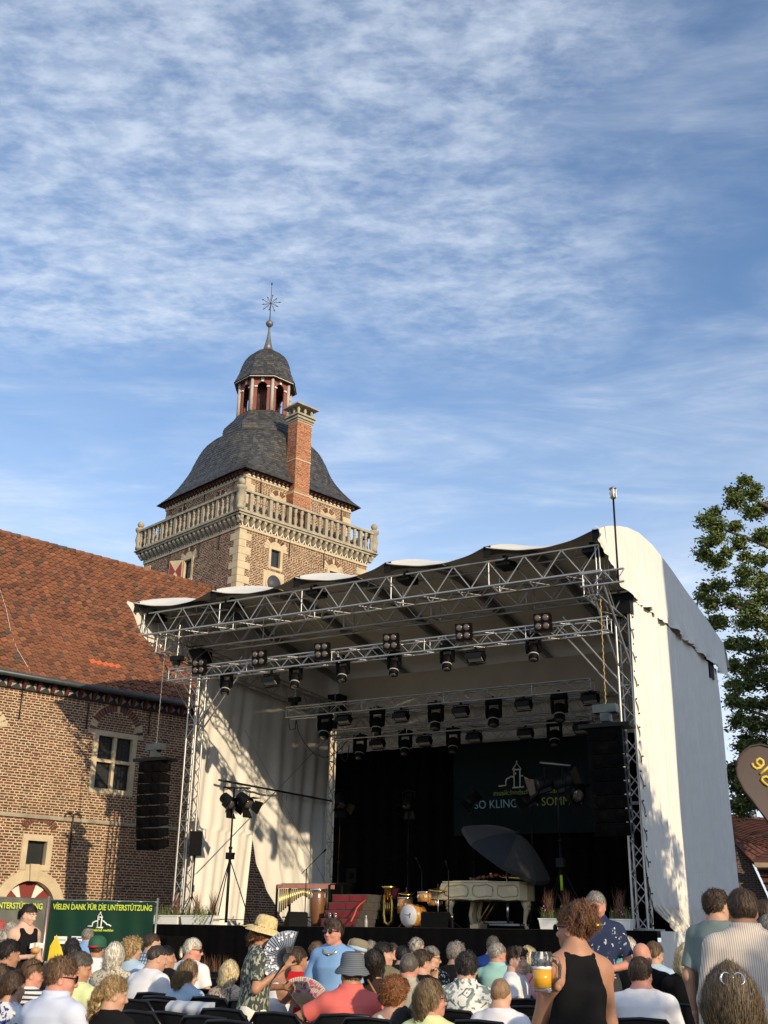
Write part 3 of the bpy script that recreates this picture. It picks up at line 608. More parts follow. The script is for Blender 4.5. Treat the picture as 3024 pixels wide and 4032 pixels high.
for i in range(10):
    t = 2*math.pi*i/10+.15; d = sx_*math.cos(t)+UP*math.sin(t); e2 = -sx_*math.sin(t)+UP*math.cos(t); r = .34 if i % 2 else .42
    fin.tube(sc0, sc0+d*r, .012, n=5); fin.prism([(0, -.035), (.09, 0), (0, .035), (-.05, 0)], sc0+d*r, d, e2, .015)
    fin.path([sc0+d*.14, sc0+d*.22+e2*.07, sc0+d*.29+e2*.03], .008, 4)
fin.build('weather_star', 'iron', tower)
# chimney
ch = thing('chimney', TA+HN*3.2+HE*-.1+UP*ZC1, None, None); ch.parent = tower; ch.matrix_basis = wm(tower).inverted() @ wm(ch)
cw, cdp = .80, .64; CP = TA+HN*(UB+.13)+HE*-.30
mb = MB(); mb.box(CP+UP*((ZC1+19.1)/2), (cw+.14, cdp+.1, 19.1-ZC1), u=HE, v=-HN); mb.build('chimney_base', 'mortar', ch)
mb = MB(); mb.box(CP+UP*((19.1+22.45)/2), (cw, cdp, 22.45-19.1), u=HE, v=-HN); mb.build('chimney_shaft', 'mortar', ch)
for nn, uu, hw, hd in ((HN, HE, cw/2, cdp/2), (-HE, -HN, cdp/2, cw/2), (HE, HN, cdp/2, cw/2)):
    for zz0, zz1, ex in ((ZC1, 19.02, .06), (19.12, 22.42, 0)):
        h_ = hw+ex*(1 if nn is HN else .8); bricks(CP+nn*(hd+(.05 if ex and nn is HN else (.07 if ex else 0)))-uu*h_, uu, nn, .0, 2*h_, zz0, zz1, [], ch, course=.072, L=.26, mat='brick_orange', nobj=45, proud=.008, joint=.012)
for z, ex, hh in ((19.04, .10, .07), (20.55, .05, .05), (22.42, .08, .07), (22.52, .16, .10), (22.66, .26, .08)):
    mb = MB(); mb.box(CP+UP*(z+hh/2), (cw+ex, cdp+ex, hh), u=HE, v=-HN); mb.build('chimney_moulding', 'sandstone' if z < 22 else 'graystone', ch)
for a in (-1, 0, 1):
    for b in (-1, 0, 1):
        if a or b: mb = MB(); mb.lathe([(.055, 0), (.075, .06), (.05, .12), (.08, .2), (.05, .28), (.06, .36)], CP+HE*a*cw*.46+HN*b*cdp*.46+UP*22.74, 8); mb.build('cap_column', 'graystone', ch)
mb = MB(); mb.box(CP+UP*23.13, (cw+.42, cdp+.42, .06), u=HE, v=-HN); Vt = [CP+HE*a*(cw/2+.2)-HN*b*(cdp/2+.2)+UP*23.16 for a, b in ((-1, -1), (1, -1), (1, 1), (-1, 1))]+[CP+UP*23.42]; mb.add(Vt, [(0, 1, 4), (1, 2, 4), (2, 3, 4), (3, 0, 4)]); mb.build('chimney_cap', 'graystone', ch)
# ------------------------------------------------------------------ stage
XL, XR, YF, YB, FZ = -19.15, -7.15, 23.705, 30.95, 1.70
XC = (XL+XR)/2
def cyl_mesh(name, mat, n=6):
    mb = MB(); mb.tube((0, 0, 0), (0, 0, 1), 1, n=n); return mb.mesh(name, mat)
CYL = {k: cyl_mesh('tube_'+k, k) for k in ('alu', 'steel', 'black_metal')}
def strut(name, a, b, r, parent, mat='alu'):
    a = A3(*a); b = A3(*b); d = b-a; L = np.linalg.norm(d); w = d/L; u = nrm(np.cross(w, UP if abs(w[2]) < .95 else A3(1, 0, 0))); v = np.cross(w, u)
    return link(name, CYL[mat], parent, Matrix(frame4(a, u, v, w, r, r, L).tolist()))
def truss(name, p0, p1, w, h, label, cat='truss', group=None, bay=.45, rc=.025, rb=.010, faces='fbtu', mat='alu', side=None, plates=True):
    p0 = A3(*p0); p1 = A3(*p1); d = nrm(p1-p0); L = np.linalg.norm(p1-p0)
    s = nrm(side) if side is not None else nrm(np.cross(d, UP)); t = np.cross(s, d)
    T = thing(name, p0, label, cat, group)
    cor = [(-1, -1), (1, -1), (1, 1), (-1, 1)]
    Q = lambda k, x: p0+d*x+s*cor[k][0]*w/2+t*cor[k][1]*h/2
    for k in range(4): strut('chord', Q(k, 0), Q(k, L), rc, T, mat)
    n = max(1, round(L/bay)); st = L/n
    for fi, (a, b) in enumerate(((0, 1), (1, 2), (2, 3), (3, 0))):
        if 'btfu'[fi] not in faces: continue
        for i in range(n):
            x0, x1 = i*st, (i+1)*st
            if i % 2 == 0: strut('brace', Q(a, x0), Q(b, x1), rb, T, mat)
            else: strut('brace', Q(b, x0), Q(a, x1), rb, T, mat)
        if plates:
            for x in np.arange(0.02, L, 2.5): strut('end_bar', Q(a, x), Q(b, x), rb*1.1, T, mat)
        strut('end_bar', Q(a, L-.02), Q(b, L-.02), rb*1.1, T, mat)
    return T
# deck and skirts
stage = thing('stage_platform', (XC, YF, 0), 'raised black concert stage platform with black cloth skirt', 'stage')
SXL, SXR, SY0, SY1 = -20.25, -6.62, 22.9, 31.7
mb = MB(); mb.box(((SXL+SXR)/2, (SY0+SY1)/2, FZ-.06), (SXR-SXL, SY1-SY0, .12)); mb.build('deck', 'deck', stage)
def skirt(a, b, z0, z1, amp=.02, nu=160, seed=0):
    a = A3(*a); b = A3(*b); u = nrm(b-a); n = nrm(np.cross(u, UP)); L = np.linalg.norm(b-a)
    return lambda i, j: a+u*(L*i)+UP*(z0-a[2]+(z1-z0)*j)+n*(.02+amp*(math.sin(i*L*9+seed)+.6*math.sin(i*L*23+1+seed))*(1-.6*j))
MB().grid(skirt((SXL, SY0-.03, 0), (SXR, SY0-.03, 0), .02, FZ-.004), 220, 6).build('skirt', 'cloth_black', stage)
MB().grid(skirt((SXR+.03, SY0, 0), (SXR+.03, SY1, 0), .02, FZ-.004), 160, 6).build('side_skirt', 'cloth_white', stage)
MB().grid(skirt((SXL-.03, SY1, 0), (SXL-.03, SY0, 0), .02, FZ-.004), 100, 6).build('side_skirt', 'cloth_black', stage)
# towers
TWR = []
for nm, x, y, lb in (('front right', XR, YF, 'aluminium truss tower at the right front corner of the stage'), ('front left', XL, YF, 'aluminium truss tower at the left front corner of the stage'), ('rear left', XL, YB, 'dark truss tower at the rear left of the stage beside the black drape'), ('rear right', XR, YB, 'truss tower at the rear right of the stage behind the speaker array')):
    t = truss('truss_tower', (x, y, FZ+.02), (x, y, 8.9), .30, .30, lb, 'truss tower', 'roof towers of the stage', bay=.36, rc=.029, rb=.013, side=(1, 0, 0)); TWR.append(t)
    mb = MB(); mb.box((x, y, 8.62), (.46, .46, .56)); mb.build('sleeve_block', 'black_metal', t)
    mb = MB(); mb.box((x, y, FZ+.02), (.7, .7, .03)); mb.build('base_plate', 'steel', t)
    for a, b in (((-1, 0), (0, -1)) if nm == 'front left' else ()): strut('outrigger', (x+a*.15, y+b*.15, FZ+.75), (x+a*.5, y+b*.5, FZ+.04), .02, t)
# big roof trusses
zf1 = float(PY(1600, 2354, 21.8)[2])
def bigtruss(name, y0, y1, z0, z1, xa, xb, label, bay=.44):
    return truss(name, (xa, (y0+y1)/2, (z0+z1)/2), (xb, (y0+y1)/2, (z0+z1)/2), y1-y0, z1-z0, label, 'truss', 'roof trusses of the stage', bay=bay, rc=.030, rb=.016)
bigtruss('roof_truss', 21.8, 22.4, zf1, zf1+.58, -19.62, -7.0, 'front roof truss just under the scalloped canopy edge')
zf2 = float(PY(804, 2546, 23.45)[2])
bigtruss('roof_truss', 23.45, 23.95, zf2, zf2+.52, -19.4, -6.9, 'second roof truss spanning between the two front towers')
bigtruss('roof_truss', 30.7, 31.2, 7.55, 8.15, -19.3, -7.0, 'rear roof truss above the black backdrop')
for x, lb in ((XL+.10, 'side roof truss running back along the left curtain'), (XR-.14, 'side roof truss running back along the right tarpaulin wall')):
    truss('roof_truss', (x, 21.9, 8.62), (x, 30.7, 8.30), .30, .5, lb, 'truss', 'roof trusses of the stage', bay=.6, rc=.026, rb=.014, side=(1, 0, 0))
for i, (x, ya, za, yb, zb) in enumerate([(XL, 21.9, 8.6, YF-.2, 7.2), (XR, 21.9, 8.6, YF-.2, 7.2)]):
    t = thing('brace_pole', (x, yb, zb), 'pair of diagonal tubes bracing the %s front tower to the roof' % ('left', 'right')[i], 'brace')
    for dx in (-.14, .14): strut('tube', (x+dx, ya, za), (x+dx, yb, zb), .026, t)
    for dx in (-.14, .14): strut('tube', (x+dx*1.2+(1.6 if i == 0 else -1.6), YF, 8.5), (x+dx+(.1 if i == 0 else -.1), YF, 6.6), .024, t)
# canopy
RP = sorted((float(p[1]), float(p[2])) for p in (PX(x, y, -7.0) for x, y in ((2338, 2086), (2360, 2078), (2384, 2075), (2416, 2076), (2450, 2081), (2496, 2102), (2551, 2151), (2618, 2235), (2676, 2318), (2768, 2444), (2835, 2540)))); RP += [(RP[-1][0]+.35, RP[-1][1]-.28), (RP[-1][0]+.45, RP[-1][1]-.6)]; Y0R = RP[0][0]; Y1R = RP[-1][0]
ry = lambda y: float(np.interp(y, [p[0] for p in RP], [p[1] for p in RP]))
BX = [-19.70+2.54*k for k in range(6)]
canopy = thing('stage_canopy', (XC, 26.5, 8.5), 'white scalloped membrane roof of the stage with side valances', 'canopy')
for k, x in enumerate(BX):
    mb = MB(); ys = np.linspace(Y0R+.1, Y1R-.2, 26); P = []
    for y in ys:
        z = ry(y)-.03
        for dx, dz in ((-.06, -.20), (.06, -.20), (.06, 0), (-.06, 0)): P.append((x+dx, y, z+dz))
    mb.add(P, [(i*4+j, i*4+(j+1) % 4, i*4+4+(j+1) % 4, i*4+4+j) for i in range(25) for j in range(4)]+[(3, 2, 1, 0), (100, 101, 102, 103)]); mb.build('arch_beam', 'steel', canopy)
    mb = MB(); mb.box((x+.02, Y0R+.09, ry(Y0R+.1)-.13), (.17, .03, .26)); mb.build('beam_end', 'black_metal', canopy)
    sd = .25 if k < 5 else -.25; mb = MB(); mb.box((x+sd, 22.1, ry(22.1)-.52), (.34, .5, .16)); mb.box((x+sd, 22.1, ry(22.1)-.40), (.10, .2, .14)); mb.build('beam_clamp', 'black_metal', canopy)
    if k < 5: mb = MB(); mb.tube((x+.60, 21.35, ry(21.3)-.33), (x+.25, 21.8, zf1+.5), .014, n=6); mb.tube((x+.62, 21.3, ry(21.3)-.32), (x+.5, 21.46, ry(21.3)-.42), .03, n=6); mb.build('ratchet_strap', 'black_metal', canopy)
def panel(x0, x1, seed):
    def f(lo):
        def g(a, b):
            sc = 4*a*(1-a); y = Y0R+.22*sc+(Y1R-.05-Y0R-.22*sc)*b; sag = (.13*max(0, 1-b*2.2)+.11)*sc
            return (x0+(x1-x0)*a, y, ry(y)-sag-lo+.012*math.sin(a*25+seed)*(.3+b))
        return g
    mb = MB(); nu, nv = 22, 40
    bs = [0, .01, .02, .03, .045, .06, .08]+list(np.linspace(.1, 1, nv-6))
    def rs(fn): return lambda a, j: fn(a, bs[int(round(j*nv))])
    mb.grid(rs(f(0)), nu, nv, m=0); mb.grid(rs(f(.012)), nu, nv, m=1, flip=True)
    return mb
for k in range(5): panel(BX[k]+.02, BX[k+1]-.02, k).build('roof_panel', ['membrane', 'membrane_in'], canopy)
hemp = [PX(x, y, -6.93) for x, y in ((2338, 2086), (2357, 2137), (2381, 2200), (2408, 2275), (2417, 2297), (2450, 2327), (2480, 2351), (2520, 2390), (2613, 2459), (2655, 2490), (2700, 2532), (2780, 2602), (2856, 2673))]
hy = [p[1] for p in hemp]; hz = [p[2] for p in hemp]
hy = list(np.maximum.accumulate(hy))
def valance(x, sgn, seed):
    r_ = random.Random(seed); ph = [r_.uniform(0, 6) for _ in range(8)]
    def f(a, b):
        y = hy[0]+(hy[-1]-hy[0])*a; zt = ry(y)+.01; zb = float(np.interp(y, hy, hz))+.035*math.sin(y*3.1+ph[5])+.02*math.sin(y*7.7); zb = min(zb, zt-.005)
        am = b*(.35+.65*b)
        w = (.034*math.sin(y*13+ph[0])+.024*math.sin(y*29+ph[1]+b)+.018*math.sin(y*47+ph[2]))*(.5+.5*math.sin(y*1.7+ph[3]))
        return (x+sgn*(.05*am+w*am+.05*(b > .9)*math.sin(y*5+ph[4])), y, zt+(zb-zt)*b)
    mb = MB(); mb.grid(f, 340, 18, flip=sgn > 0); return mb
valance(-6.88, 1, 3).build('valance', 'cloth_white', canopy)
valance(-19.74, -1, 5).build('valance', 'cloth_white', canopy)
# outer strips closing the canopy to the valances
for x0, x1 in ((BX[0]-.04, BX[0]+.02), (BX[5]-.02, -6.88)):
    mb = MB(); mb.grid(lambda a, b: (x0+(x1-x0)*a, Y0R+(Y1R-Y0R)*b, ry(Y0R+(Y1R-Y0R)*b)+.005), 2, 60); mb.build('edge_strip', 'membrane', canopy)
# right tarpaulin wall
ra = np.random.default_rng(5).uniform(0, 6.28, 12)
RWE = [PX(x, y, -6.95) for x, y in ((2474, 2350), (2489, 2600), (2504, 2850), (2521, 3100), (2536, 3285), (2547, 3427), (2556, 3506), (2571, 3566), (2600, 3608), (2641, 3661), (2690, 3730), (2740, 3860))][::-1]; RWz = [p[2] for p in RWE]; RWy = [p[1] for p in RWE]
def rwall(a, b):
    z = 8.75-8.6*b; y0 = float(np.interp(z, RWz, RWy)); y1 = 31.6+.25*b
    a_ = a**1.15; y = y0+(y1-y0)*a_
    fr = math.exp(-a_*3.2)
    x = -6.95+.085*fr*min(1, a_*12)+.10*math.exp(-((a_-.05)/.06)**2)*(1-b)*0
    x += (.05*math.sin(a_*42+ra[0]+b*2.5)+.03*math.sin(a_*88+ra[1]-b*3))*fr*(1-.35*b)*min(1, a_*14)
    x += .022*math.sin(y*17+ra[2]+b*1.2)*(.4+.6*math.sin(y*2+ra[3]))+.012*math.sin(y*37+ra[4]+b*2)+.014*math.sin(y*7+ra[7]-b*5)*math.sin(b*6+ra[8])+.02*math.sin(y*1.9+ra[5]+b*2)
    x += .10*max(0, b-.55)**1.3*(1+.5*math.sin(a_*14+ra[6]))+.9*max(0, (b-.78))*(.4+.6*math.exp(-((a_-.1)/.35)**2))
    x += .02*math.exp(-abs(a_-.42-.10*b)*60)+.02*math.exp(-abs(a_-.72-.06*b)*70)
    return (x, y, z)
wallR = MB().grid(rwall, 260, 110, flip=False).build('tarpaulin_wall', 'cloth_white', label='tall white tarpaulin wall closing the right side of the stage', cat='tarpaulin')
# left curtain in two halves with a parted slit
def lpt(px, py): p = PX(px, py, -19.35); return float(p[1]), float(p[2])
apx = lpt(996, 3307); bl = lpt(956, 3632); m1 = lpt(1012, 3400); m2 = lpt(1050, 3500); m3 = lpt(1092, 3570); br = lpt(1130, 3640)
def lcurt(which):
    zs = [1.4, bl[1], apx[1], 9]
    def f(a, b):
        z = 8.7-(8.7-FZ-.02)*b
        if which == 0: ya = 23.95; yb = float(np.interp(z, [bl[1], apx[1]], [bl[0], apx[0]]))+(.25 if z > apx[1]+.1 else 0)
        else: yb = 30.85; ya = float(np.interp(z, [br[1], m3[1], m2[1], m1[1], apx[1]], [br[0], m3[0], m2[0], m1[0], apx[0]]))
        y = ya+(yb-ya)*a; k = b
        x = -19.35+(.045*math.sin(a*(16 if which == 0 else 26)+b*2)+.025*math.sin(a*41+b*3+1))*(.25+.9*k)+.03*math.sin(y*1.3+b*4)+.015*math.sin(y*9+b*6)
        if which == 1: x -= .07*math.exp(-a*9)
        if which == 1: x -= .10*max(0, b-.7)*math.exp(-a*5)
        return (x, y, z)
    return f
for w_, lb in ((0, 'front half of the white curtain on the left side of the stage'), (1, 'rear half of the white curtain on the left side of the stage')):
    MB().grid(lcurt(w_), 90, 70).build('side_curtain', 'cloth_white', label=lb, cat='curtain', group='left stage curtain')
# rear wall, black drape, banner
zd = float(PY(1434, 2963, 30.6)[2])
MB().grid(lambda a, b: (XL-.2+(XR-XL+.4)*a, 31.35+.03*math.sin(a*60), 5.5+4.0*b), 120, 10).build('rear_wall_cloth', 'membrane_in', label='beige cloth closing the stage back above the black drape', cat='curtain')
MB().grid(lambda a, b: (XL+.25+(XR-XL-.3)*a, 30.55+.05*math.sin(a*150)+.03*math.sin(a*61+1), FZ+.02+(zd-FZ)*b), 260, 10).build('backdrop_drape', 'cloth_black', label='black drape hanging across the back of the stage', cat='drape')
mk('backdrop_banner', (.007, .013, .0145), .8, var=.2, vs=1.5, spec=.1)
YBN = 30.25
bc = [PY(1783, 2930, YBN), PY(2322, 2893, YBN), PY(2356, 3277, YBN), PY(1791, 3291, YBN)]
bx0, bx1 = (bc[0][0]+bc[3][0])/2, (bc[1][0]+bc[2][0])/2; bz1, bz0 = (bc[0][2]+bc[1][2])/2, (bc[2][2]+bc[3][2])/2
bann = MB(); bann.grid(lambda a, b: (bx0+(bx1-bx0)*a, YBN+.018*math.sin(a*22+b)+.012*math.sin(a*9-b*3), bz0+(bz1-bz0)*b), 90, 20)
banner = bann.build('stage_banner', 'backdrop_banner', label='dark green banner with tower logo hanging at the back of the stage', cat='banner')
def text(s, o, u, v, size, mat, parent, name='lettering', align='LEFT', ext=.004, shear=0., bold=0., xs=1., sp=1.):
    c = bpy.data.curves.new(name, 'FONT'); c.body = s; c.size = size; c.align_x = align; c.extrude = ext; c.shear = shear; c.offset = bold; c.space_character = sp; c.resolution_u = 3
    w = np.cross(nrm(u), nrm(v)); to = bpy.data.objects.new('t', c); me = bpy.data.meshes.new_from_object(to); bpy.data.objects.remove(to); me.name = name; me.materials.clear(); me.materials.append(MAT[mat])
    return link(name, me, parent, Matrix(frame4(A3(*o), nrm(u)*xs, nrm(v), w).tolist()))
mk('letter_lime', (.20, .25, .045), .7); mk('letter_blue', (.17, .33, .40), .7); mk('letter_white', (.55, .54, .46), .7)
U_, V_ = A3(1, 0, 0), UP
def bp(px, py): p = PY(px, py, YBN-.06); return p
pt = bp(1867, 3185); text('SO KLINGT', pt, U_, V_, .33, 'letter_blue', banner, xs=.92); pt = bp(2048, 3176); text('DER SOMMER', pt, U_, V_, .33, 'letter_lime', banner, xs=.92)
pt = bp(1943, 3133); text('musik:landschaft westfalen', pt, U_, V_, .21, 'letter_lime', banner, xs=.96)
def logo(o, u, v, n, s, parent, mat='letter_white', r=.018):
    """line drawing of a tower between clouds, s = width"""
    P = lambda x, y: A3(*o)+nrm(u)*x*s+nrm(v)*y*s
    m_ = MB()
    for ln in ([(.41, .0), (.41, .42), (.57, .42)], [(.57, .42), (.56, .0), (.66, .02)], [(.36, .0), (.66, .0)], [(.38, .43), (.49, .58), (.60, .43), (.38, .43)], [(.49, .58), (.49, .64)], [(.455, .36), (.455, .31)],
               [(0, .05), (.19, .06), (.19, .16), (.22, .22), (.28, .23), (.31, .26), (.36, .27), (.40, .24)], [(.58, .27), (.66, .27), (.70, .22), (.76, .19), (.80, .13), (.90, .12), (1.0, .06)]):
        m_.path([P(x, y) for x, y in ln], r*s*2.0, 5)
    return m_.build('logo', mat, parent)
lo = bp(1964, 3104); logo(lo, U_, V_, A3(0, -1, 0), float(bp(2115, 3100)[0]-lo[0]), banner, r=.009)
# ------------------------------------------------------------------ lighting trusses and fixtures
YLT = 22.15; zl = float(PY(659, 2686, YLT)[2]+PY(2391, 2480, YLT)[2])/2+.02; xa = float(PY(659, 2686, YLT)[0]); xb = float(PY(2395, 2480, YLT)[0])
truss('light_truss', (xa, YLT+.145, zl+.145), (xb, YLT+.145, zl+.145), .29, .29, 'bright front light truss with six four-lamp blinders on top', 'truss', 'lighting trusses', bay=.30, rc=.025, rb=.010)
def M_line(y, pl, pr): a = PY(*pl, y); b = PY(*pr, y); return float(a[0]), float(b[0]), float(a[2]+b[2])/2
LTR = [(YLT, zl)]
for y, pl, pr, lb in ((26.2, (1124, 2822), (2330, 2718), 'second light truss carrying large moving heads'), (28.3, (1307, 2912), (2330, 2835), 'third light truss in front of the black drape'), (29.7, (1530, 2945), (2310, 2880), 'rearmost light truss above the stage banner')):
    x0, x1, z = M_line(y, pl, pr); truss('light_truss', (x0, y+.145, z+.145), (x1, y+.145, z+.145), .29, .29, lb, 'truss', 'lighting trusses', bay=.36, rc=.022, rb=.010); LTR.append((y, z))
def moving_head(px, py, y, label, sc=1.):
    p = PY(px, py, y); t = thing('moving_head', p, label, 'stage light', 'hanging moving head lights'); p = A3(*p)
    tilt = .35; ax = nrm(A3(.1, -tilt, -1)); top = p+UP*.24*sc
    m_ = MB(); m_.box(top+UP*.05*sc, (.30*sc, .22*sc, .12*sc)); m_.box(top+UP*.13*sc, (.06, .06, .08)); m_.build('base', 'black_plastic', t)
    m_ = MB()
    for s in (-1, 1): m_.prism([(-.05, 0), (.05, 0), (.07, -.20), (.04, -.32), (-.04, -.32), (-.07, -.20)], top+A3(s*.155*sc-.02, 0, 0), A3(0, sc, 0), UP*sc, .04)
    m_.box(top-UP*.0, (.36*sc, .13*sc, .05*sc)); m_.build('yoke', 'black_plastic', t)
    m_ = MB(); m_.lathe([(.09*sc, -.13*sc), (.125*sc, -.10*sc), (.125*sc, .06*sc), (.105*sc, .10*sc), (.115*sc, .11*sc), (.115*sc, .24*sc), (.10*sc, .25*sc)], p-UP*.02, 14, ax=ax); m_.build('head', 'black_plastic', t)
    m_ = MB(); m_.lathe([(.085*sc, 0), (.08*sc, .01), (.05*sc, .022)], p-UP*.02+ax*.245*sc, 14, ax=ax); m_.build('front_lens', 'lens', t)
    m_ = MB(); m_.lathe([(.118*sc, .0), (.121*sc, .012), (.118*sc, .024)], p-UP*.02+ax*.11*sc, 14, ax=ax); m_.build('trim_ring', 'panel_grey', t)
    return t
def flood(px, py, y, label):
    p = A3(*PY(px, py, y)); t = thing('flood_light', p, label, 'stage light', 'hanging flood lights'); ax = nrm(A3(0, -.55, -.85)); u = A3(1, 0, 0); v = nrm(np.cross(ax, u))
    m_ = MB(); m_.box(p, (.42, .20, .16), u=u, v=v); m_.box(p-ax*.10, (.34, .12, .06), u=u, v=v); m_.build('housing', 'black_plastic', t)
    m_ = MB(); m_.box(p+ax*.086, (.34, .13, .012), u=u, v=v); m_.build('led_panel', 'panel_grey', t)
    m_ = MB()
    for s in (-1, 1): m_.tube(p+u*s*.225, p+u*s*.225+UP*.16, .012, n=6)
    m_.tube(p-u*.225+UP*.16, p+u*.225+UP*.16, .012, n=6); m_.box(p+UP*.20, (.05, .06, .09)); m_.build('yoke', 'black_metal', t)
    for s in (-1, 1): m_ = MB(); m_.box(p+ax*.10+v*s*.13, (.40, .008, .14), u=u, v=nrm(v+ax*.6*s)); m_.build('barn_door', 'black_metal', t)
def blinder(px, py, y, label):
    p = A3(*PY(px, py, y)); t = thing('blinder_light', p, label, 'stage light', 'four-lamp blinders on the front truss'); n = nrm(A3(.12, -1, -.16)); u = nrm(np.cross(UP, -n)); v = np.cross(-n, u); v = v if v[2] > 0 else -v; u = np.cross(v, -n) if np.cross(v, -n)[0] > 0 else -np.cross(v, -n)
    m_ = MB(); m_.box(p, (.36, .15, .38), u=u, v=-n); m_.build('housing', 'black_plastic', t)
    for a in (-1, 1):
        for b in (-1, 1):
            m_ = MB(); m_.lathe([(.082, 0), (.082, .012), (.076, .012)], p+u*a*.087+v*b*.09+n*.072, 16, ax=n); m_.build('lamp_rim', 'black_metal', t)
            m_ = MB(); m_.lathe([(.072, 0), (.068, .012), (.05, .02), (.02, .026)], p+u*a*.087+v*b*.09+n*.074, 16, ax=n); m_.build('lamp', 'lamp_glass', t)
    m_ = MB()
    for a in (-1, 1): m_.box(p+u*a*.195-n*.02, (.012, .04, .30), u=u, v=-n)
    m_.box(p-UP*.22-n*.02, (.40, .04, .02), u=u, v=-n); m_.build('yoke', 'black_metal', t)
ordn = ['leftmost', 'second from left', 'third from left', 'fourth from left', 'fifth from left', 'rightmost']
for i, q in enumerate(((786, 2625), (1022, 2591), (1270, 2562), (1541, 2527), (1827, 2488), (2137, 2450))): blinder(*q, YLT-.06, ordn[i]+' four-lamp blinder on the front light truss')
for i, q in enumerate(((891, 2697), (1164, 2668), (1350, 2643), (1552, 2621), (1761, 2597), (2101, 2558))): moving_head(*q, YLT+.2, ordn[i]+' moving head hanging from the front light truss', .95)
for i, q in enumerate(((1068, 2679), (1874, 2586))): flood(*q, YLT+.2, ('left', 'right')[i]+' flood light hanging from the front light truss')
for i, q in enumerate(((1279, 2865), (1485, 2848), (1716, 2829), (1944, 2813), (2203, 2793))): moving_head(*q, 26.35, ordn[i if i < 4 else 5]+' moving head on the second light truss', 1.2)
for i, q in enumerate(((1355, 2832), (1580, 2819), (1815, 2800), (2062, 2774), (2325, 2750))): flood(*q, 26.35, ordn[i if i < 4 else 5]+' flood light on the second light truss')
for i, q in enumerate(((1417, 2949), (1596, 2932), (1785, 2924), (2184, 2895))): moving_head(*q, 28.45, ordn[i if i < 3 else 5]+' moving head on the third light truss', 1.15)
for i, q in enumerate(((1488, 2927), (1672, 2916), (1868, 2903), (2070, 2887), (2290, 2868))): flood(*q, 28.45, ordn[i if i < 4 else 5]+' flood light on the third light truss')
# truss hoists, cables
def hoist(p, top, label, chain='steel', s=1.):
    p = A3(*p); t = thing('chain_hoist', p, label, 'hoist'); m_ = MB(); m_.box(p, (.50*s, .24*s, .17*s)); m_.box(p-UP*.15*s, (.2*s, .2*s, .22*s)); m_.build('motor', 'gutter' if s == 1. else 'black_metal', t)
    m_ = MB(); top = A3(*top); L = float(np.linalg.norm(top-p)); d = (top-p)/L; k = 0; nlk = int(L/.07)
    for k in range(nlk): q = p+d*(.09+k*.07); m_.tube(q-d*.02+A3(.012*(k % 2), 0, 0), q+d*.045+A3(.012*(k % 2), 0, 0), .013, n=4)
    m_.build('chain', chain, t); m_ = MB(); m_.lathe([(.05, .14), (.06, .05), (.03, -.06)], p-UP*.32*s, 8); m_.build('hook', 'steel', t); return t
for i, (px, py, y, pt) in enumerate(((545*.3617+500, 2150+1225*.3617, 22.2, (712, 2500)), (1160, 2755, 26.3, (1164, 2700)), (1316, 2845, 28.4, (1322, 2700)))):
    p = PY(px, py, y); q = A3(p[0], p[1], p[2]+.9); hoist(p, q, ('black motor hoist at the left end of the front light truss', 'black motor hoist above the second light truss end', 'black motor hoist above the third light truss end')[i], 'steel', .7)
def cable(pts, label, r=.014, mat='cable', name='cable'):
    m_ = MB(); m_.path(pts, r, 5); m_.build(name, mat, label=label, cat='cable')
Z6 = lambda x, y: (1000+x*.6028, 2650+y*.6028)
cable([PY(*Z6(*q), 26.9+i*.12) for i, q in enumerate(((225, 295), (235, 370), (270, 365), (275, 300), (290, 380), (330, 460), (390, 525), (460, 555), (520, 535), (570, 490), (610, 440)))], 'thick black cable looping between the second and third light truss')
cable([PY(*Z6(*q), 28.4) for q in ((515, 450), (520, 490), (540, 525), (560, 520), (575, 560), (595, 580), (612, 550), (622, 470))], 'black cable loop hanging at the third light truss end')
cable([PY(500+x*.3617, 2150+y*.3617, 22.3) for x, y in ((525, 1510), (560, 1570), (600, 1650), (640, 1690), (690, 1700))], 'black cable hanging from the left end of the front light truss')
def wire(a, b, lb, r=.008, mat='steel'): m_ = MB(); m_.tube(a, b, r, n=5); m_.build('guy_wire', mat, label=lb, cat='wire')
wire(PX(*Z6(-60, 370), -19.15), PX(*Z6(510, 1450), -19.15), 'steel wire running down to the right across the left curtain')
wire(PX(*Z6(540, 360), -19.13), PX(775, 3440, -19.13), 'steel wire running down to the left across the left curtain')
t = thing('hook_bar', PX(1080, 3110, -19.0), 'long grey bar with hooks along the left curtain', 'bar')
m_ = MB(); m_.tube(PX(862, 3071, -19.05), PX(1305, 3154, -19.05), .03, n=8); m_.build('tube', 'black_metal', t)
for q in ((1050, 3112), (1127, 3128)): p = A3(*PX(*q, -19.05)); m_ = MB(); m_.path([p, p-UP*.12+A3(0, .03, 0), p-UP*.17-A3(0, .02, 0)], .012); m_.build('hook', 'steel', t)
